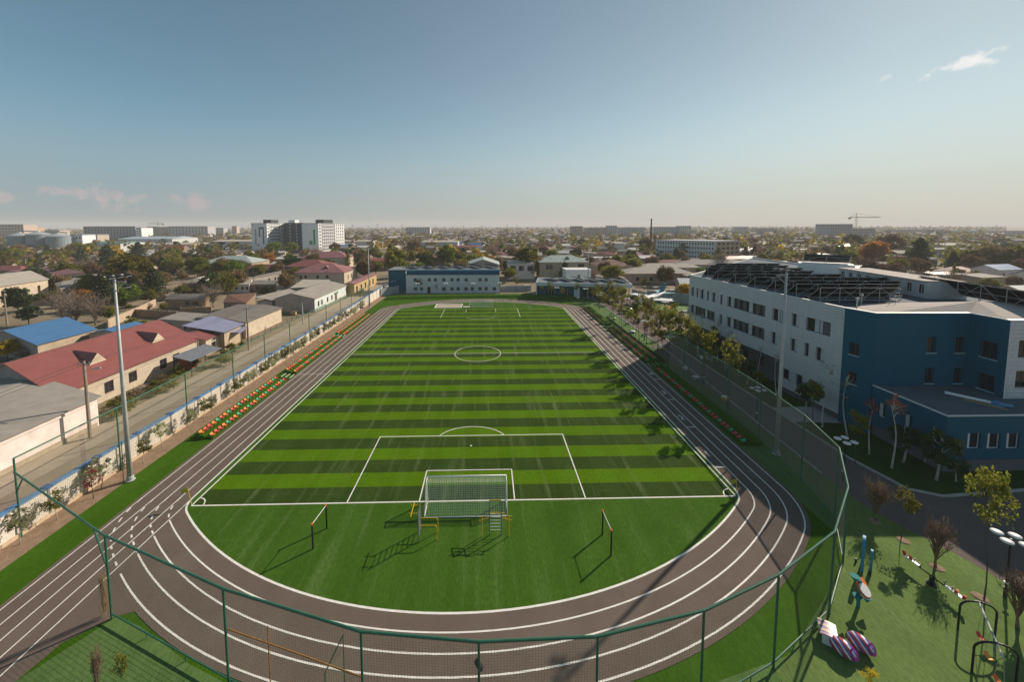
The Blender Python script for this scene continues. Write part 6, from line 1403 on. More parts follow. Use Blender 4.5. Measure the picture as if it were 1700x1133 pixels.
# houses behind the far side
hip('tan two-storey villa with pale green roof behind the willows', 'villa', 26, 50, 142, 156, 8.4, 11.2, m_tan, m_palegreen, wins=[(3, 6, 5, 7.4), (10.5, 12, 4.6, 7.6), (18, 21, 5, 7.4), (9, 14, 1, 3)], dorm=True)
skew('grey-walled gabled house with pale roof behind the bright yellow tree', 'gabled_house', 8, 0, -8, 146, 164, 0, 6.8, 9.4, m_gwall, m_palegreen)
hip('villa with white balcony frames left of the tan villa', 'villa', 11, 25, 145, 157, 7.6, 9, m_wwall, m_slatep, wins=[(1.5, 4, 4, 6.4), (5.5, 8, 4, 6.4), (9.5, 12, 4, 6.4)])
for lb, x0, x1, y0, y1, ze, zr, wm, rm in [('long tan house with beige roof behind the pergola playground', 62, 92, 128, 140, 4.6, 6.8, m_tan, m_slatep), ('tan house with pale sheet roof nearest the far corner of the school', 86, 118, 116, 128, 4.2, 6, m_cream, m_slatep), ('house with wide brownish roof right of the villa', 56, 74, 150, 166, 5.5, 8.2, m_tan, m_rust), ('pale-roofed long house behind the beige ones', 78, 108, 150, 160, 4.6, 6.4, m_cream, m_slatep), ('grey-roofed house before the long white block', 108, 146, 165, 180, 4.4, 6.6, m_gwall, m_slate), ('small pink-walled house right of the white stair hut', 49, 60, 122, 131, 3.6, 5.4, wallm('pink_wall', (.46, .30, .26)), m_slatep)]:
    hip(lb, 'town_house', x0, x1, y0, y1, ze, zr, wm, rm, wins=[(u, u+1.3, 1.2, 2.8) for u in (3, 6, 8.2)] if x1-x0 < 14 else [(u, u+1.4, 1.3, 3.0) for u in (4, 10, 15)])
# long white four-storey block
t = thing('long_school_block', 'long white four-storey block with rows of dark windows behind the school', 'building', (150, 245, 0))
A, B = Vector((134.5, 262)), Vector((167, 236.5)); C_ = Vector((191, 246)); zB = 13.2
def grid_wall(parent, A, B, z0, z1, cols, rows_, wm, ww, wh, nm='facade', gm=None, depth=.15, inset=1.0, share=None):
    L = (B-A).length; hs = []
    for r in range(rows_):
        for c in range(cols):
            u = inset+(L-2*inset)*(c+.5)/cols; z = z0+(z1-z0)*(r+.55)/rows_; hs.append((u-ww/2, u+ww/2, z-wh/2, z+wh/2))
    b = MB(); b.wall(A, B, z0, z1, hs, depth); b.build(nm, wm, parent)
    d = (B-A).normalized(); nin = Vector((-d.y, d.x)); me = None; o0 = ORG[parent.name]
    for h_ in hs:
        if me is None:
            q = MB(); p, e = d*(-ww/2), d*(ww/2); q.prism([p+nin*(depth-.02), e+nin*(depth-.02), e+nin*(depth+.03), p+nin*(depth+.03)], -wh/2, wh/2); me = q.build('window', gm or m_glass, mesh_only=True)
        o = bpy.data.objects.new('window', me); COL.objects.link(o); o.parent = parent; cpos = A+d*((h_[0]+h_[1])/2); o.location = (cpos.x-o0.x, cpos.y-o0.y, (h_[2]+h_[3])/2-o0.z)
m_pale = wallm('pale_render', (.56, .56, .55))
grid_wall(t, A, B, 0, zB, 21, 4, m_pale, .95, 1.5, 'long_facade'); grid_wall(t, B, C_, 0, zB, 5, 4, m_tan, 3.0, 1.7, 'end_facade')
b = MB(); b.wall(C_, C_+(A-B), 0, zB); b.wall(C_+(A-B), A, 0, zB); b.build('rear_walls', m_pale, t); b = MB(); e = .5; b.prism([A, B, C_, C_+(A-B)], zB+.002, zB+.7); b.build('roof', mat('lilac_grey_roof', (.38, .37, .40), .7), t)
# chimney and crane
cg = G(1080, 417); hch = HT(1080, 417, 363); b = MB(); b.tube([(cg.x, cg.y, 0), (cg.x, cg.y, hch*.5), (cg.x, cg.y, hch)], [1.05, .8, .6], 10); t = thing('tall_chimney', 'tall thin dark chimney standing over the poplars', 'chimney', (cg.x, cg.y, 0)); b.build('shaft', mat('dark_chimney', (.07, .05, .045), .8), t); b = MB(); b.tube([(cg.x, cg.y, hch-.9), (cg.x, cg.y, hch+.02)], .72, 10); b.build('rim', m_dark, t)
def crane(px, base, top, jib, lb, D):
    d = ray(px, base); k = D/d.y; p = CAM+d*k; h = (CAM+ray(px, top)*(D/ray(px, top).y)).z; jx = (CAM+ray(jib, top)*(D/ray(jib, top).y)).x
    t = thing('tower_crane', lb, 'crane', (p.x, p.y, 0), 'tower cranes'); b = MB(); w = .9
    for sx in (-w, w):
        for sy in (-w, w): b.tube([(p.x+sx, p.y+sy, 0), (p.x+sx, p.y+sy, h)], .25, 4)
    for i in range(int(h/4)): b.bar((p.x-w, p.y-w, i*4), (p.x+w, p.y-w, i*4+4), .2)
    b.build('tower', m_ocr, t); s = 1 if jx > p.x else -1
    b = MB(); b.tube([(p.x-s*12, p.y, h-2), (jx, p.y, h-2)], .55, 4); b.tube([(p.x, p.y, h+5), (jx, p.y, h-2)], .2, 4); b.tube([(p.x, p.y, h-2), (p.x, p.y, h+5)], .5, 4); b.tube([(p.x, p.y, h+5), (p.x-s*12, p.y, h-2)], .2, 4); b.build('jib', m_ocr, t); b = MB(); b.box(p.x-s*12-2, p.x-s*12+2, p.y-1, p.y+1, h-5, h-2.5); b.build('counterweight', m_gwall, t)
m_ocr = mat('crane_paint', (.40, .30, .14), .6)
crane(1420, 388, 359, 1462, 'tower crane standing over the unfinished building on the right horizon', 640); crane(263, 385, 370, 246, 'tower crane on the left horizon by the long apartment rows', 900)
# apartment towers left of centre
m_tw = wallm('tower_white', (.80, .80, .79)); m_td = wallm('tower_dark', (.075, .085, .10)); m_tg = wallm('tower_grey', (.30, .30, .31)); m_grn = mat('green_mark', (.06, .36, .13), .6); m_org = mat('peach_mark', (.55, .34, .24), .6)
def at_y(px, py, Y): r_ = ray(px, py); return CAM+r_*((Y-CAM.y)/r_.y)
def tower(lb, Y, pl, pm, pr_, ptop, mark):
    zt = at_y(pm, ptop, Y).z; a = at_y(pl, 400, Y).xy; c = at_y(pm, 400, Y).xy; e = at_y(pr_, 400, Y+34).xy
    t = thing('apartment_tower', lb, 'apartment tower', (c.x, c.y, 0), 'white apartment towers')
    b = MB(); b.wall(a, c, 0, zt); b.build('gable_wall', m_tw, t)
    dd = (e-c); L = dd.length; u = dd/L
    grid_wall(t, c, c+u*L*.12, 0, zt, 2, 9, m_tw, .8, 1.6, 'stair_facade'); grid_wall(t, c+u*L*.12, c+u*L*.62, 0, zt, 6, 9, m_tg, 1.9, 1.7, 'balcony_facade', m_tw); grid_wall(t, c+u*L*.62, e, 0, zt, 4, 9, m_tw, 1.1, 1.7, 'side_facade')
    bk = a+dd; b = MB(); b.wall(e, bk, 0, zt); b.wall(bk, a, 0, zt); b.build('rear_walls', m_tg, t); b = MB(); b.prism([a, c, e, bk], zt+.002, zt+.6); b.build('roof', m_tg, t)
    q = c+u*L*.2; b = MB(); b.prism([q, q+u*L*.35, q+u*L*.35+(a-c)*.5, q+(a-c)*.5], zt+.6, zt+3.8); b.build('roof_house', m_td, t)
    d1 = (c-a); W_ = d1.length; d1 = d1/W_; nr = Vector((d1.y, -d1.x)); H_ = zt
    def pan(u0, u1, z0, z1, mm, nm): b = MB(); b.prism([a+d1*u0*W_+nr*.02, a+d1*u1*W_+nr*.02, a+d1*u1*W_+nr*.1, a+d1*u0*W_+nr*.1], z0*H_, z1*H_); b.build(nm, mm, t)
    if mark == 'dark':
        pan(.48, .80, .82, .88, m_td, 'wall_mark'); pan(.72, .80, .3, .815, m_td, 'wall_mark'); pan(.48, .56, .55, .815, m_td, 'wall_mark'); pan(.22, .31, .3, .82, m_org, 'wall_mark'); pan(.315, .5, .24, .3, m_org, 'wall_mark')
    else: pan(.68, .80, .28, .8, m_grn, 'wall_mark'); pan(.42, .62, .28, .42, m_grn, 'wall_mark')
tower('white apartment tower with dark and peach marks on its gable, left one', 330, 418, 444, 478, 371.5, 'dark'); tower('white apartment tower with a green mark on its gable, right one', 326, 502, 529, 572, 371.5, 'green')
t = thing('apartment_tower', 'dark grey narrow apartment block between the two white towers', 'apartment tower', (-180, 352, 0)); p0, p1, p2 = at_y(474, 400, 352).xy, at_y(505, 400, 340).xy, at_y(505, 400, 365).xy; zt = at_y(490, 368, 350).z
b = MB(); b.prism([p0, p1, p2, p2+(p0-p1)], 0, zt-1.2, 0); b.build('walls', m_td, t); b = MB(); q = p0+(p1-p0)*.2; b.prism([q, q+(p1-p0)*.35, q+(p1-p0)*.35+Vector((0, 8)), q+Vector((0, 8))], zt-1.19, zt+1.5); b.build('lift_house', m_tw, t)
for k in range(9):
    b = MB(); z = zt*(k+.4)/9.5
    for u in (.25, .6): s = p0+(p1-p0)*u; nr = Vector((p1.y-p0.y, p0.x-p1.x)).normalized(); e = s+(p1-p0).normalized()*1.3; b.prism([s+nr*.05, e+nr*.05, e-nr*.05, s-nr*.05], z, z+1.4)
    b.build('window_row', m_tw, t)
# grain silos
m_silo = mat('silo_steel', (.22, .27, .29), .6, metal=.1, var=.1, vscale=.3, mod=wave_mod((.22, .26, .29), .35, 'X', .4, .6, .9))
for i, (px, tp) in enumerate(((34, 386), (65, 384), (97, 387), (112, 389))):
    Y = 350+(0, 0, 0, 30)[i]; c = at_y(px, 400, Y); zt = at_y(px, tp, Y).z; ze = zt-3.2; t = thing('grain_silo', 'round grey steel grain silo, ' + ('leftmost of the row', 'second from the left', 'third from the left, half sunlit', 'last one half hidden behind the third')[i], 'silo', (c.x, c.y, 0), 'grain silos')
    b = MB(); b.lathe((c.x, c.y, 0), [(8.6, 0), (8.6, ze)], 28); b.build('bin', m_silo, t, smooth=False); b = MB(); b.lathe((c.x, c.y, ze+.01), [(8.9, 0), (1.2, 3.0), (1.1, 3.4), (.2, 3.7)], 28); b.build('cone_roof', mat(f'silo_roof{i}', (.45, .47, .48), .45, metal=.3), t)
g = at_y(72, 386, 352); b = MB(); a_, c_ = at_y(34, 383.5, 352), at_y(112, 386.5, 362); b.bar(a_, c_, 1.2, 1.0); t = thing('silo_conveyor', 'flat conveyor gallery running above the grain silos', 'conveyor', (a_.x, a_.y, 0)); b.build('gallery', m_tg, t)
b = MB(); b.bar((a_.x, a_.y, 0), (a_.x, a_.y, a_.z), 1); b.build('leg', m_tg, t)
# distant blocks along the horizon
def block(lb, px0, px1, pt, Y, depth, wm, cols, rows_, name='apartment_block', cat='apartment block', hk=None, gm=None):
    a, c = at_y(px0, 400, Y).xy, at_y(px1, 400, Y).xy; zt = at_y((px0+px1)/2, pt, Y).z; t = thing(name, lb, cat, (a.x, a.y, 0), None)
    sc_ = Y/400
    L = (c-a).length
    grid_wall(t, a, c, 0, zt, cols, rows_, wm, L/cols*.45, zt/rows_*.45, 'facade', gm=gm, depth=.3)
    b = MB(); v = Vector((0, depth)); b.wall(c, c+v, 0, zt); b.wall(a+v, a, 0, zt); b.build('side_walls', wm, t); b = MB(); b.prism([a, c, c+v, a+v], zt+.002, zt+1.0); b.build('roof', m_tg, t)
m_bei = wallm('beige_block', (.50, .42, .34)); m_gb = wallm('grey_block', (.30, .31, .33)); m_lgb = wallm('lightgrey_block', (.44, .44, .45)); m_pk = wallm('pinkish_block', (.46, .38, .34))
for a in [('beige apartment block with many windows at the left frame edge', -12, 41, 373.5, 620, 20, m_bei, 10, 6), ('small peach block right of the beige apartment block', 42, 58, 378, 640, 16, wallm('peach_block', (.52, .36, .24)), 4, 5), ('long low cream block behind the silos', 58, 100, 383, 700, 18, m_bei, 9, 3), ('long grey slab block on the left horizon, three wings', 140, 226, 377, 560, 20, m_gb, 16, 8), ('narrow pale end block beside the long grey slab', 227, 236, 379, 555, 20, m_tw, 2, 7), ('unfinished grey frame block behind the far crane', 237, 262, 377, 800, 20, m_gb, 6, 6), ('yellowish block under the far crane', 263, 279, 377.5, 800, 20, wallm('yellowish_block', (.42, .38, .24)), 4, 6), ('white striped apartment row right of the far crane', 280, 346, 376.5, 800, 24, m_lgb, 12, 6), ('pale small tower left of the white towers', 386, 394, 376, 1000, 12, m_bei, 3, 8), ('white cottage block with red window bands right of the silos', 118, 137, 391, 380, 14, m_tw, 3, 3), ('cream block right of the red-banded one', 140, 162, 391, 420, 14, m_bei, 4, 3), ('low pale block far left of the towers', 352, 372, 379, 950, 16, m_lgb, 5, 4),
    ('grey hotel-like block on the horizon left of centre', 674, 714, 378, 900, 25, m_lgb, 9, 4), ('square apartment tower on the horizon right of centre', 949, 967, 376.5, 700, 18, m_pk, 5, 8), ('apartment row right of the square tower, first', 972, 1008, 379, 760, 18, m_pk, 9, 6), ('taller apartment block second along the row', 1009, 1024, 375.5, 760, 18, m_lgb, 4, 8), ('apartment row behind the chimney, left stretch', 1026, 1070, 378.5, 800, 18, m_lgb, 10, 6), ('apartment row behind the poplars, right stretch', 1084, 1130, 377.5, 800, 18, m_lgb, 11, 7), ('tall apartment block ending the row on the right', 1128, 1147, 376, 790, 18, m_lgb, 5, 8), ('round grey tower block far right of the row', 1223, 1241, 377.5, 900, 18, m_lgb, 5, 5), ('wide grey blocks on the right horizon', 1254, 1290, 379.5, 900, 18, m_gb, 8, 4), ('unfinished grey building under the tower crane', 1376, 1414, 373, 640, 30, m_gb, 9, 6), ('lower wing of the unfinished grey building', 1414, 1452, 380, 642, 30, m_gb, 8, 4), ('long low apartment rows on the far right horizon', 1482, 1568, 381.5, 900, 20, m_pk, 20, 4), ('far low hall near the right frame edge', 1600, 1700, 384, 800, 30, m_gb, 14, 2),
    ('two-storey pale block behind the pine on the right', 1550, 1622, 416, 245, 14, m_lgb, 9, 2), ('pale block at the right frame edge behind trees', 1630, 1720, 428, 205, 14, m_lgb, 10, 2), ('low grey house left of the big dark pine', 1468, 1508, 428, 190, 10, m_gwall, 4, 1)]: block(*a)
for lb, px0, px1, pt, pb_, Y, dep, rm in [('long industrial hall with green roof on the left', 142, 200, 402.5, 411, 330, 26, mat('green_hall_roof', (.10, .22, .19), .6)), ('long industrial hall with blue-white front on the left', 196, 286, 395, 404, 420, 40, mat('paleblue_hall_roof', (.34, .42, .48), .6)), ('long pale grey hall right of the blue-white one', 235, 322, 404, 411, 350, 24, m_slatep), ('pale flat hall left of the towers', 352, 420, 399, 408, 370, 24, m_slatep), ('pale flat hall right of the towers', 590, 618, 399, 404, 380, 20, m_slatep), ('long white hall in the middle of the town', 700, 760, 400, 406, 340, 20, m_slatep), ('white hall before the long school block', 1008, 1036, 402, 408, 330, 16, m_slatep), ('pale hall behind the pale green row on the right', 1250, 1330, 404, 409, 380, 30, m_slatep), ('white hall roof right of the orange-brown tree', 1565, 1615, 405, 413, 300, 20, m_slatep)]:
    a, c = at_y(px0, pb_, Y).xy, at_y(px1, pb_, Y).xy; zt = max(3.5, at_y((px0+px1)/2, pt+2, Y).z); t = thing('industrial_hall', lb, 'hall', (a.x, a.y, 0)); v = Vector((0, dep)); b = MB(); b.prism([a, c, c+v, a+v], 0, zt); b.build('walls', m_pale, t)
    b = MB(); e = v*.5; zr = zt+dep*.06; a2, c2 = a+Vector((-.6, -.6)), c+Vector((.6, -.6)); b.poly([(*a2, zt), (*c2, zt), (*(c+e), zr), (*(a+e), zr)]); b.poly([(*(a+e), zr), (*(c+e), zr), (*(c+v), zt), (*(a+v), zt)]); b.poly([(*a2, zt), (*(a+e), zr), (*(a+v), zt)]); b.poly([(*c2, zt), (*(c+v), zt), (*(c+e), zr)]); b.build('roof', rm, t)
# ------------------------------------------------------------------ town fill
ROOFS = [('pale', m_slatep), ('grey', m_slate), ('dark grey', m_slated), ('white', mat('white_sheet_roof', (.58, .57, .55), .6, var=.08)), ('red', m_rred), ('maroon', m_rpink), ('rusty', m_rust), ('blue', m_rblue), ('pale green', m_palegreen)]
WALLS = [m_cream, m_tan, m_wwall, m_gwall, m_mud]
def house_proto(i, typ, rm, wm, w, d, h):
    r = MB(); b = MB(); o = .4; rise = (.22 if typ == 'gable' else .25)*d
    b.prism([(-w/2, -d/2), (w/2, -d/2), (w/2, d/2), (-w/2, d/2)], 0, h)
    if typ == 'gable':
        for s in (-1, 1): b.poly([(s*w/2, -d/2, h), (s*w/2, d/2, h), (s*w/2, 0, h+rise-.05)])
        for s in (-1, 1): r.hexa([(-w/2-o, s*(d/2+o), h-.1), (w/2+o, s*(d/2+o), h-.1), (w/2+o, 0, h+rise), (-w/2-o, 0, h+rise), (-w/2-o, s*(d/2+o), h+.03), (w/2+o, s*(d/2+o), h+.03), (w/2+o, 0, h+rise+.13), (-w/2-o, 0, h+rise+.13)])
    elif typ == 'hip':
        i_ = d/2; a, b2, c, e = (-w/2-o, -d/2-o, h), (w/2+o, -d/2-o, h), (w/2+o, d/2+o, h), (-w/2-o, d/2+o, h); p, q = (-w/2+i_, 0, h+rise), (w/2-i_, 0, h+rise)
        r.poly([a, b2, q, p]); r.poly([b2, c, q]); r.poly([c, e, p, q]); r.poly([e, a, p]); r.poly([a, e, c, b2])
    else:
        r.hexa([(-w/2-o, -d/2-o, h), (w/2+o, -d/2-o, h), (w/2+o, d/2+o, h+.5), (-w/2-o, d/2+o, h+.5), (-w/2-o, -d/2-o, h+.14), (w/2+o, -d/2-o, h+.14), (w/2+o, d/2+o, h+.64), (-w/2-o, d/2+o, h+.64)])
    g = MB()
    for k in range(3): u = -w/2+w*(k+.5)/3; g.box(u-.6, u+.6, -d/2-.05, -d/2+.1, h*.35, h*.75)
    wn = MB(); wn.box(-.6, .6, -d/2-.05, -d/2+.1, h*.35, h*.75)
    return b.build('walls', wm, mesh_only=True), r.build('roof', rm, mesh_only=True), wn.build('window', m_glass, mesh_only=True), w, d
HP = []; rr = random.Random(21)
for i in range(34):
    ri = rr.choices(range(9), [8, 6, 3, 4, 1.6, 1.6, 1.6, .5, .8])[0]; typ = rr.choice(['gable', 'gable', 'hip', 'flat']); HP.append((ROOFS[ri][0], typ, *house_proto(i, typ, ROOFS[ri][1], rr.choice(WALLS), rr.uniform(9, 18), rr.uniform(6, 10), rr.choice([2.8, 3.0, 3.2, 3.6, 5.6]))))
occ = []
for o in list(bpy.data.objects):
    if o.parent is None and o.type == 'EMPTY' and o.location.y > 20: occ.append((o.location.x, o.location.y, 16 if 'tower' in o.name or 'house' in o.name or 'villa' in o.name or 'hall' in o.name else 6 if 'building' not in o.name and 'block' not in o.name else 26))
KEEP = [(-48, 46, -60, 128), (40, 108, 0, 92), (-72, -40, -60, 142), (-98, -50, 30, 80), (130, 196, 230, 275), (-40, 75, 95, 124)]
def free(x, y, r):
    if any(a < x < b_ and c < y < d for a, b_, c, d in KEEP): return False
    return all((x-a)**2+(y-b_)**2 > (r+c)**2 for a, b_, c in occ)
spots = []
y = 92.0
while y < 620:
    x = -1.42*(y+34)-10; st = 17+y*.018
    while x < 1.46*(y+34)+10:
        spots.append((x+rr.uniform(-5, 5), y+rr.uniform(-4, 4))); x += st*rr.uniform(.85, 1.5)
    y += 15+y*.028
spots = [s for s in spots if free(*s, 4) and s[1] > 60]
near = sorted(spots, key=lambda s: (s[0]-2)**2+(s[1]+34)**2)
things, rest = near[:250], near[250:]
def region(x, y):
    a = x/(y+34); s = 'on the far left' if a < -.75 else 'left of the white towers' if a < -.45 else 'left of the pitch' if a < -.2 else 'straight behind the pitch' if a < .2 else 'behind the low blue building' if a < .5 else 'around the long white block' if a < .85 else 'behind the school'
    d = 'near the pitch' if y < 170 else 'halfway to the horizon' if y < 260 else 'deep in the town'
    return f'{d}, {s}'
for x, y in things:
    rn, typ, wme, rme, wn, w, d = rr.choice(HP); reg = region(x, y); sz = 'wide' if w > 13.5 else 'small'
    t = thing('town_house', f'{sz} {typ} house with {rn} roof {reg}', 'house', (x, y, 0), f'{sz} {typ} houses with {rn} roof {reg}', rr.choice([0, 0, math.pi/2, -.2, .25, .1])+rr.uniform(-.08, .08))
    for nm, me in (('walls', wme), ('roof', rme)): o = bpy.data.objects.new(nm, me); COL.objects.link(o); o.parent = t
    if y < 200:
        for k in range(2): o = bpy.data.objects.new('window', wn); COL.objects.link(o); o.parent = t; o.location.x = -w/4+w/2*k
# farther houses: one mass
m_fr = mat('far_roofs', (.36, .32, .285), .9, spec=.05, island=.75); m_fw = mat('far_walls', (.25, .205, .165), .9, spec=.05, island=.6)
b = MB()
y = 620.0
while y < 2600:
    x = -1.4*(y+34); st = 19+y*.015
    while x < 1.4*(y+34):
        rest.append((x+rr.uniform(-8, 8), y+rr.uniform(-10, 10))); x += st*rr.uniform(.8, 1.6)
    y += 18+y*.03
for x, y in rest:
    w, d, h = rr.uniform(7, 17), rr.uniform(6, 11), rr.choice([3, 3.2, 3.4, 3.6, 4, 5, 6.5]); b.box(x-w/2, x+w/2, y-d/2, y+d/2, 0, h, 1)
    b.poly([(x-w/2-.4, y-d/2-.4, h+.02), (x+w/2+.4, y-d/2-.4, h+.02), (x+w/2+.4, y, h+d*.2), (x-w/2-.4, y, h+d*.2)]); b.poly([(x-w/2-.4, y, h+d*.2), (x+w/2+.4, y, h+d*.2), (x+w/2+.4, y+d/2+.4, h+.02), (x-w/2-.4, y+d/2+.4, h+.02)])
tag(b.build('distant_houses', [m_fr, m_fw]), 'mass of distant low houses under the horizon', 'houses', kind='stuff')
# trees among the houses
tspots = []; keys = ['broad_olive0', 'broad_olive1', 'broad_brown0', 'broad_brown1', 'broad_green0', 'broad_dark1', 'broad_yellow0', 'broad_orange0', 'broad_lime0', 'pine0', 'poplar', 'bare0', 'bare1']; wts = [9, 9, 8, 8, 3, 4, 1.2, 1.2, 2, 3, 1.5, 3, 3]
y = 84.0
while y < 560:
    x = -1.42*(y+34); st = 14+y*.02
    while x < 1.46*(y+34): tspots.append((x+rr.uniform(-7, 7), y+rr.uniform(-6, 6))); x += st*rr.uniform(.7, 1.6)
    y += 11+y*.025
KEEP2 = KEEP[:2]+[(-46, 46, -60, 128), (-60, -36, 0, 136), (-220, -125, 270, 365)]
tspots = [s for s in tspots if not any(a < s[0] < b_ and c < s[1] < d for a, b_, c, d in KEEP2) and (s[1] > 118 or s[0] < -72 or s[0] > 112)]
tspots.sort(key=lambda s: (s[0]-2)**2+(s[1]+34)**2)
KN = {'oliv': 'olive-green', 'brow': 'brown', 'gree': 'green', 'dark': 'dark green', 'yell': 'yellow', 'oran': 'orange', 'lime': 'yellow-green'}
far_t = tspots[220:]
for x, y in tspots[:220]:
    k = rr.choices(keys, wts)[0]; c = 'conifer' if k.startswith('pine') else 'poplar' if k.startswith('popl') else 'bare tree' if k.startswith('bare') else KN[k[6:10]]+' tree'; reg = region(x, y)
    plant(k, x, y, rr.uniform(5, 11), f'{c} among the rooftops {reg}', name=c.replace('-', '_').replace(' ', '_') if c in ('conifer', 'poplar', 'bare tree') else 'broadleaf_tree', group=f'{c}s among the rooftops {reg}')
b = MB(); r3 = random.Random(9)
y = 560.0
while y < 2400:
    x = -1.4*(y+34); st = 20+y*.012
    while x < 1.4*(y+34): far_t.append((x+r3.uniform(-9, 9), y+r3.uniform(-9, 9))); x += st*r3.uniform(.6, 1.7)
    y += 20+y*.04
m_i = 0
for x, y in far_t:
    h = r3.uniform(5, 11)*(1+y/5000); w = h*.48; m_i = r3.choices([0, 1, 2, 3], [7, 4, 1.5, .7])[0]
    for _ in range(40 if y < 500 else 18 if y < 1000 else 9):
        a = r3.uniform(0, 6.28); q = r3.random()**.5; zz = r3.uniform(.15, 1); rad_ = w*q*math.sin(math.pi*min(.95, zz*.85+.12))**.6; c = Vector((x+math.cos(a)*rad_, y+math.sin(a)*rad_, h*zz)); s = h*(.14 if y < 500 else .2 if y < 1000 else .27)*r3.uniform(.7, 1.4)
        nrm = Vector((r3.gauss(0, 1), r3.gauss(0, 1), r3.gauss(0, 1)+.6)).normalized(); u = nrm.orthogonal().normalized(); v = nrm.cross(u); b.poly([c-u*s, c+v*s*.7, c+u*s, c-v*s*.7], m_i)
tag(b.build('distant_trees', [LM['olive'], LM['brown'], LM['dark'], LM['yellow']]), 'far-off tree cover fading towards the horizon', 'trees', kind='stuff')
# pylons on the horizon
m_pyl = mat('pylon_steel', (.16, .17, .18), .6)
def pylon_mesh():
    b = MB(); h = 30; w = 3
    for s in (-1, 1): b.tube([(s*w, 0, 0), (s*.6, 0, h*.65), (s*.5, 0, h)], .28, 4)
    for i in range(6): z = h*.65*i/6; q = w-(w-.6)*i/6; q2 = w-(w-.6)*(i+1)/6; b.bar((-q, 0, z), (q2, 0, z+h*.65/6), .22); b.bar((q, 0, z), (-q2, 0, z+h*.65/6), .22)
    for z, l in ((.7, 6), (.83, 4.5), (.95, 3.2)): b.bar((-l, 0, h*z), (l, 0, h*z), .35)
    return b.build('pylon', m_pyl, mesh_only=True)
pm = pylon_mesh()
for i, (px, s) in enumerate([(586, 1.0), (602, .8), (612, .9), (627, 1.1), (640, .8), (651, .8), (668, 1.1), (724, .9), (738, .8), (752, .8), (770, .9), (800, .9), (842, 1.0), (858, 1.0), (884, .8), (925, .9)]):
    p = at_y(px, 400, 1250+60*(i % 4)); o = bpy.data.objects.new('power_pylon', pm); COL.objects.link(o); o.location = (p.x, p.y, 0); o.scale = (s, s, s)
    tag(o, 'steel lattice power pylon on the horizon ' + ('right of the white towers' if px < 670 else 'straight behind the pitch'), 'pylon', 'power pylons ' + ('right of the white towers' if px < 670 else 'straight behind the pitch'))
# ------------------------------------------------------------------ light, sky, air
SUN = Vector((3.05, 2.24, 2.26)).normalized(); EL = math.asin(SUN.z); AZ = math.atan2(SUN.x, SUN.y)
sl = bpy.data.lights.new('sun', 'SUN'); sl.energy = 5.0; sl.angle = rad(.55); sl.color = (1.0, .86, .71)
so = bpy.data.objects.new('sun', sl); COL.objects.link(so); so.rotation_euler = SUN.to_track_quat('Z', 'Y').to_euler(); so.location = SUN*200
wd = bpy.data.worlds.new('World'); sc.world = wd; wd.use_nodes = True
N = wd.node_tree.nodes; L = wd.node_tree.links; bg = N['Background']
sky = N.new('ShaderNodeTexSky'); sky.sky_type = 'NISHITA'; sky.sun_disc = False; sky.sun_elevation = EL; sky.sun_rotation = AZ; sky.altitude = 300; sky.air_density = 1.0; sky.dust_density = .12; sky.ozone_density = 1.5
bg.inputs['Strength'].default_value = .073
hs = N.new('ShaderNodeHueSaturation'); hs.inputs['Saturation'].default_value = .74; L.new(sky.outputs[0], hs.inputs['Color'])
tc = N.new('ShaderNodeTexCoord'); V = tc.outputs['Generated']
az = N.new('ShaderNodeVectorMath'); az.operation = 'DOT_PRODUCT'; az.inputs[1].default_value = (SUN.x, SUN.y, 0); L.new(V, az.inputs[0])
ar = N.new('ShaderNodeMapRange'); ar.inputs['From Min'].default_value = -.1; ar.inputs['From Max'].default_value = .85; L.new(az.outputs['Value'], ar.inputs['Value'])
tm = N.new('ShaderNodeMix'); tm.data_type = 'RGBA'; tm.inputs['A'].default_value = (.82, 1.14, 1.13, 1); tm.inputs['B'].default_value = (1.13, 1.12, .93, 1); L.new(ar.outputs['Result'], tm.inputs['Factor'])
tn = N.new('ShaderNodeMix'); tn.data_type = 'RGBA'; tn.blend_type = 'MULTIPLY'; tn.inputs['Factor'].default_value = 1; L.new(tm.outputs['Result'], tn.inputs['B']); L.new(hs.outputs['Color'], tn.inputs['A'])
src = tn.outputs['Result']
# dust low over the horizon
sp = N.new('ShaderNodeSeparateXYZ'); L.new(V, sp.inputs[0])
mr = N.new('ShaderNodeMapRange'); mr.interpolation_type = 'SMOOTHSTEP'; mr.inputs['From Min'].default_value = -.02; mr.inputs['From Max'].default_value = .27; mr.inputs['To Min'].default_value = .86; mr.inputs['To Max'].default_value = 0; L.new(sp.outputs['Z'], mr.inputs['Value'])
hc = N.new('ShaderNodeMix'); hc.data_type = 'RGBA'; hc.inputs['A'].default_value = (3.4, 3.6, 4.1, 1); hc.inputs['B'].default_value = (5.5, 5.3, 5.3, 1); L.new(ar.outputs['Result'], hc.inputs['Factor'])
mh = N.new('ShaderNodeMix'); mh.data_type = 'RGBA'; L.new(hc.outputs['Result'], mh.inputs['B']); L.new(mr.outputs['Result'], mh.inputs['Factor']); L.new(src, mh.inputs['A']); src = mh.outputs['Result']
nz = N.new('ShaderNodeTexNoise'); nz.inputs['Scale'].default_value = 48; nz.inputs['Detail'].default_value = 7; nz.inputs['Roughness'].default_value = .6; L.new(V, nz.inputs['Vector'])
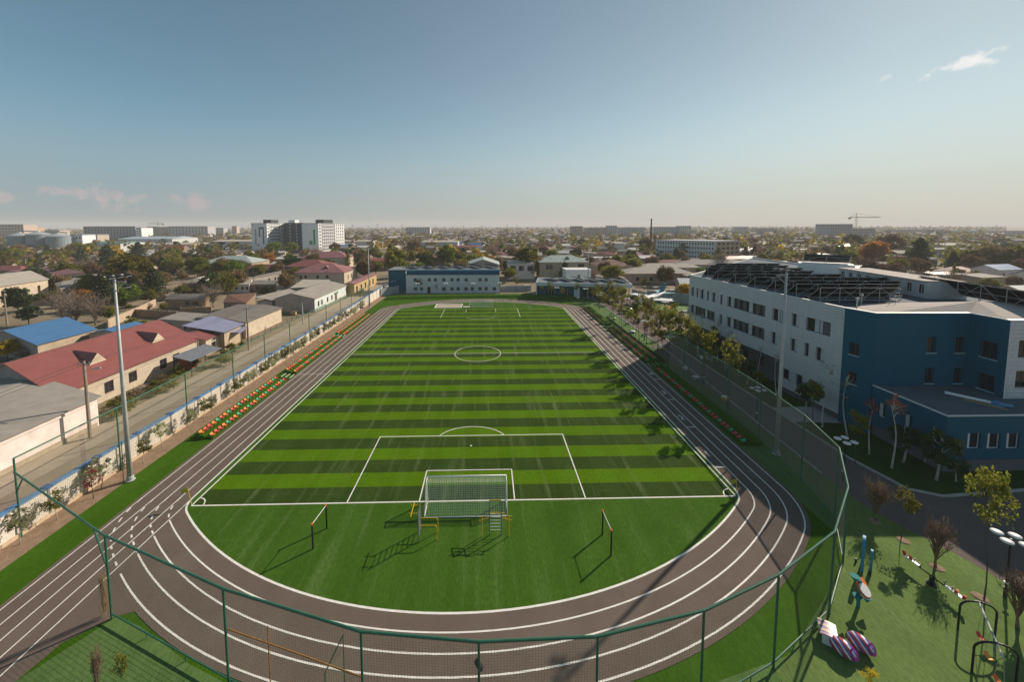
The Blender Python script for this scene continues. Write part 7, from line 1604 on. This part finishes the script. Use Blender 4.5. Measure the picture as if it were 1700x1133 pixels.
def cloud(px, py, w, h, tilt, amt, colr, src):
    d = ray(px, py).normalized(); right = d.cross(Vector((0, 0, 1))).normalized(); up = right.cross(d); c, s = math.cos(tilt), math.sin(tilt); u = right*c+up*s; v = -right*s+up*c
    def dot(vec, k):
        n = N.new('ShaderNodeVectorMath'); n.operation = 'DOT_PRODUCT'; n.inputs[1].default_value = vec*k; L.new(V, n.inputs[0]); o = N.new('ShaderNodeMath'); o.operation = 'SUBTRACT'; o.inputs[1].default_value = d.dot(vec*k); L.new(n.outputs['Value'], o.inputs[0]); return o.outputs[0]
    a, b_ = dot(u, F/w*.94), dot(v, F/h*.94)
    cb = N.new('ShaderNodeCombineXYZ'); L.new(a, cb.inputs[0]); L.new(b_, cb.inputs[1]); ln_ = N.new('ShaderNodeVectorMath'); ln_.operation = 'LENGTH'; L.new(cb.outputs[0], ln_.inputs[0])
    # front half of the sky only
    m1 = N.new('ShaderNodeMath'); m1.operation = 'MULTIPLY_ADD'; m1.inputs[1].default_value = 2.4; L.new(nz.outputs['Fac'], m1.inputs[0])
    m2 = N.new('ShaderNodeMath'); m2.operation = 'MULTIPLY'; m2.inputs[1].default_value = -1; L.new(ln_.outputs['Value'], m2.inputs[0]); L.new(m2.outputs[0], m1.inputs[2])
    r = N.new('ShaderNodeMapRange'); r.interpolation_type = 'SMOOTHSTEP'; r.inputs['From Min'].default_value = .45; r.inputs['From Max'].default_value = 1.05; r.inputs['To Max'].default_value = amt; L.new(m1.outputs[0], r.inputs['Value'])
    fr = N.new('ShaderNodeVectorMath'); fr.operation = 'DOT_PRODUCT'; fr.inputs[1].default_value = d; L.new(V, fr.inputs[0]); gt = N.new('ShaderNodeMath'); gt.operation = 'GREATER_THAN'; gt.inputs[1].default_value = .5; L.new(fr.outputs['Value'], gt.inputs[0])
    ml = N.new('ShaderNodeMath'); ml.operation = 'MULTIPLY'; L.new(r.outputs['Result'], ml.inputs[0]); L.new(gt.outputs[0], ml.inputs[1])
    mx = N.new('ShaderNodeMix'); mx.data_type = 'RGBA'; mx.inputs['B'].default_value = (*colr, 1); L.new(src, mx.inputs['A']); L.new(ml.outputs[0], mx.inputs['Factor']); return mx.outputs['Result']
pinkish = (5.6, 5.05, 5.1); whitec = (10.5, 10.4, 10.2)
for px, py, w, h, tl, am, cc in ((122, 320, 38, 11, -.05, .9, pinkish), (188, 329, 42, 17, -.25, .9, pinkish), (318, 334, 40, 15, -.15, .9, pinkish), (4, 327, 18, 9, 0, .8, pinkish), (1594, 106, 33, 8, .22, .85, whitec), (1632, 100, 15, 6, -.4, .8, whitec), (1475, 126, 12, 4, .4, .3, whitec)): src = cloud(px, py, w, h, tl, am, cc, src)
L.new(src, bg.inputs['Color'])
# haze
hz = MB(); hz.box(-4400, 4400, -900, 4400, -1.5, 60); ho = hz.build('haze', []) ; tag(ho, kind='stuff')
HM = bpy.data.materials.new('haze_air'); HM.use_nodes = True; hn = HM.node_tree; hn.nodes.remove(hn.nodes['Principled BSDF']); pv = hn.nodes.new('ShaderNodeVolumePrincipled')
pv.inputs['Color'].default_value = (.86, .87, .88, 1); pv.inputs['Density'].default_value = .00023; pv.inputs['Anisotropy'].default_value = 0
hn.links.new(pv.outputs[0], hn.nodes['Material Output'].inputs['Volume']); ho.data.materials.append(HM)
vs = sc.view_settings; vs.view_transform = 'Standard'; vs.look = 'None'; vs.gamma = 1; vs.use_curve_mapping = False; vs.exposure = 0.24
sc.cycles.volume_bounces = 1; sc.cycles.max_bounces = 6; sc.cycles.transparent_max_bounces = 8; sc.cycles.use_denoising = True
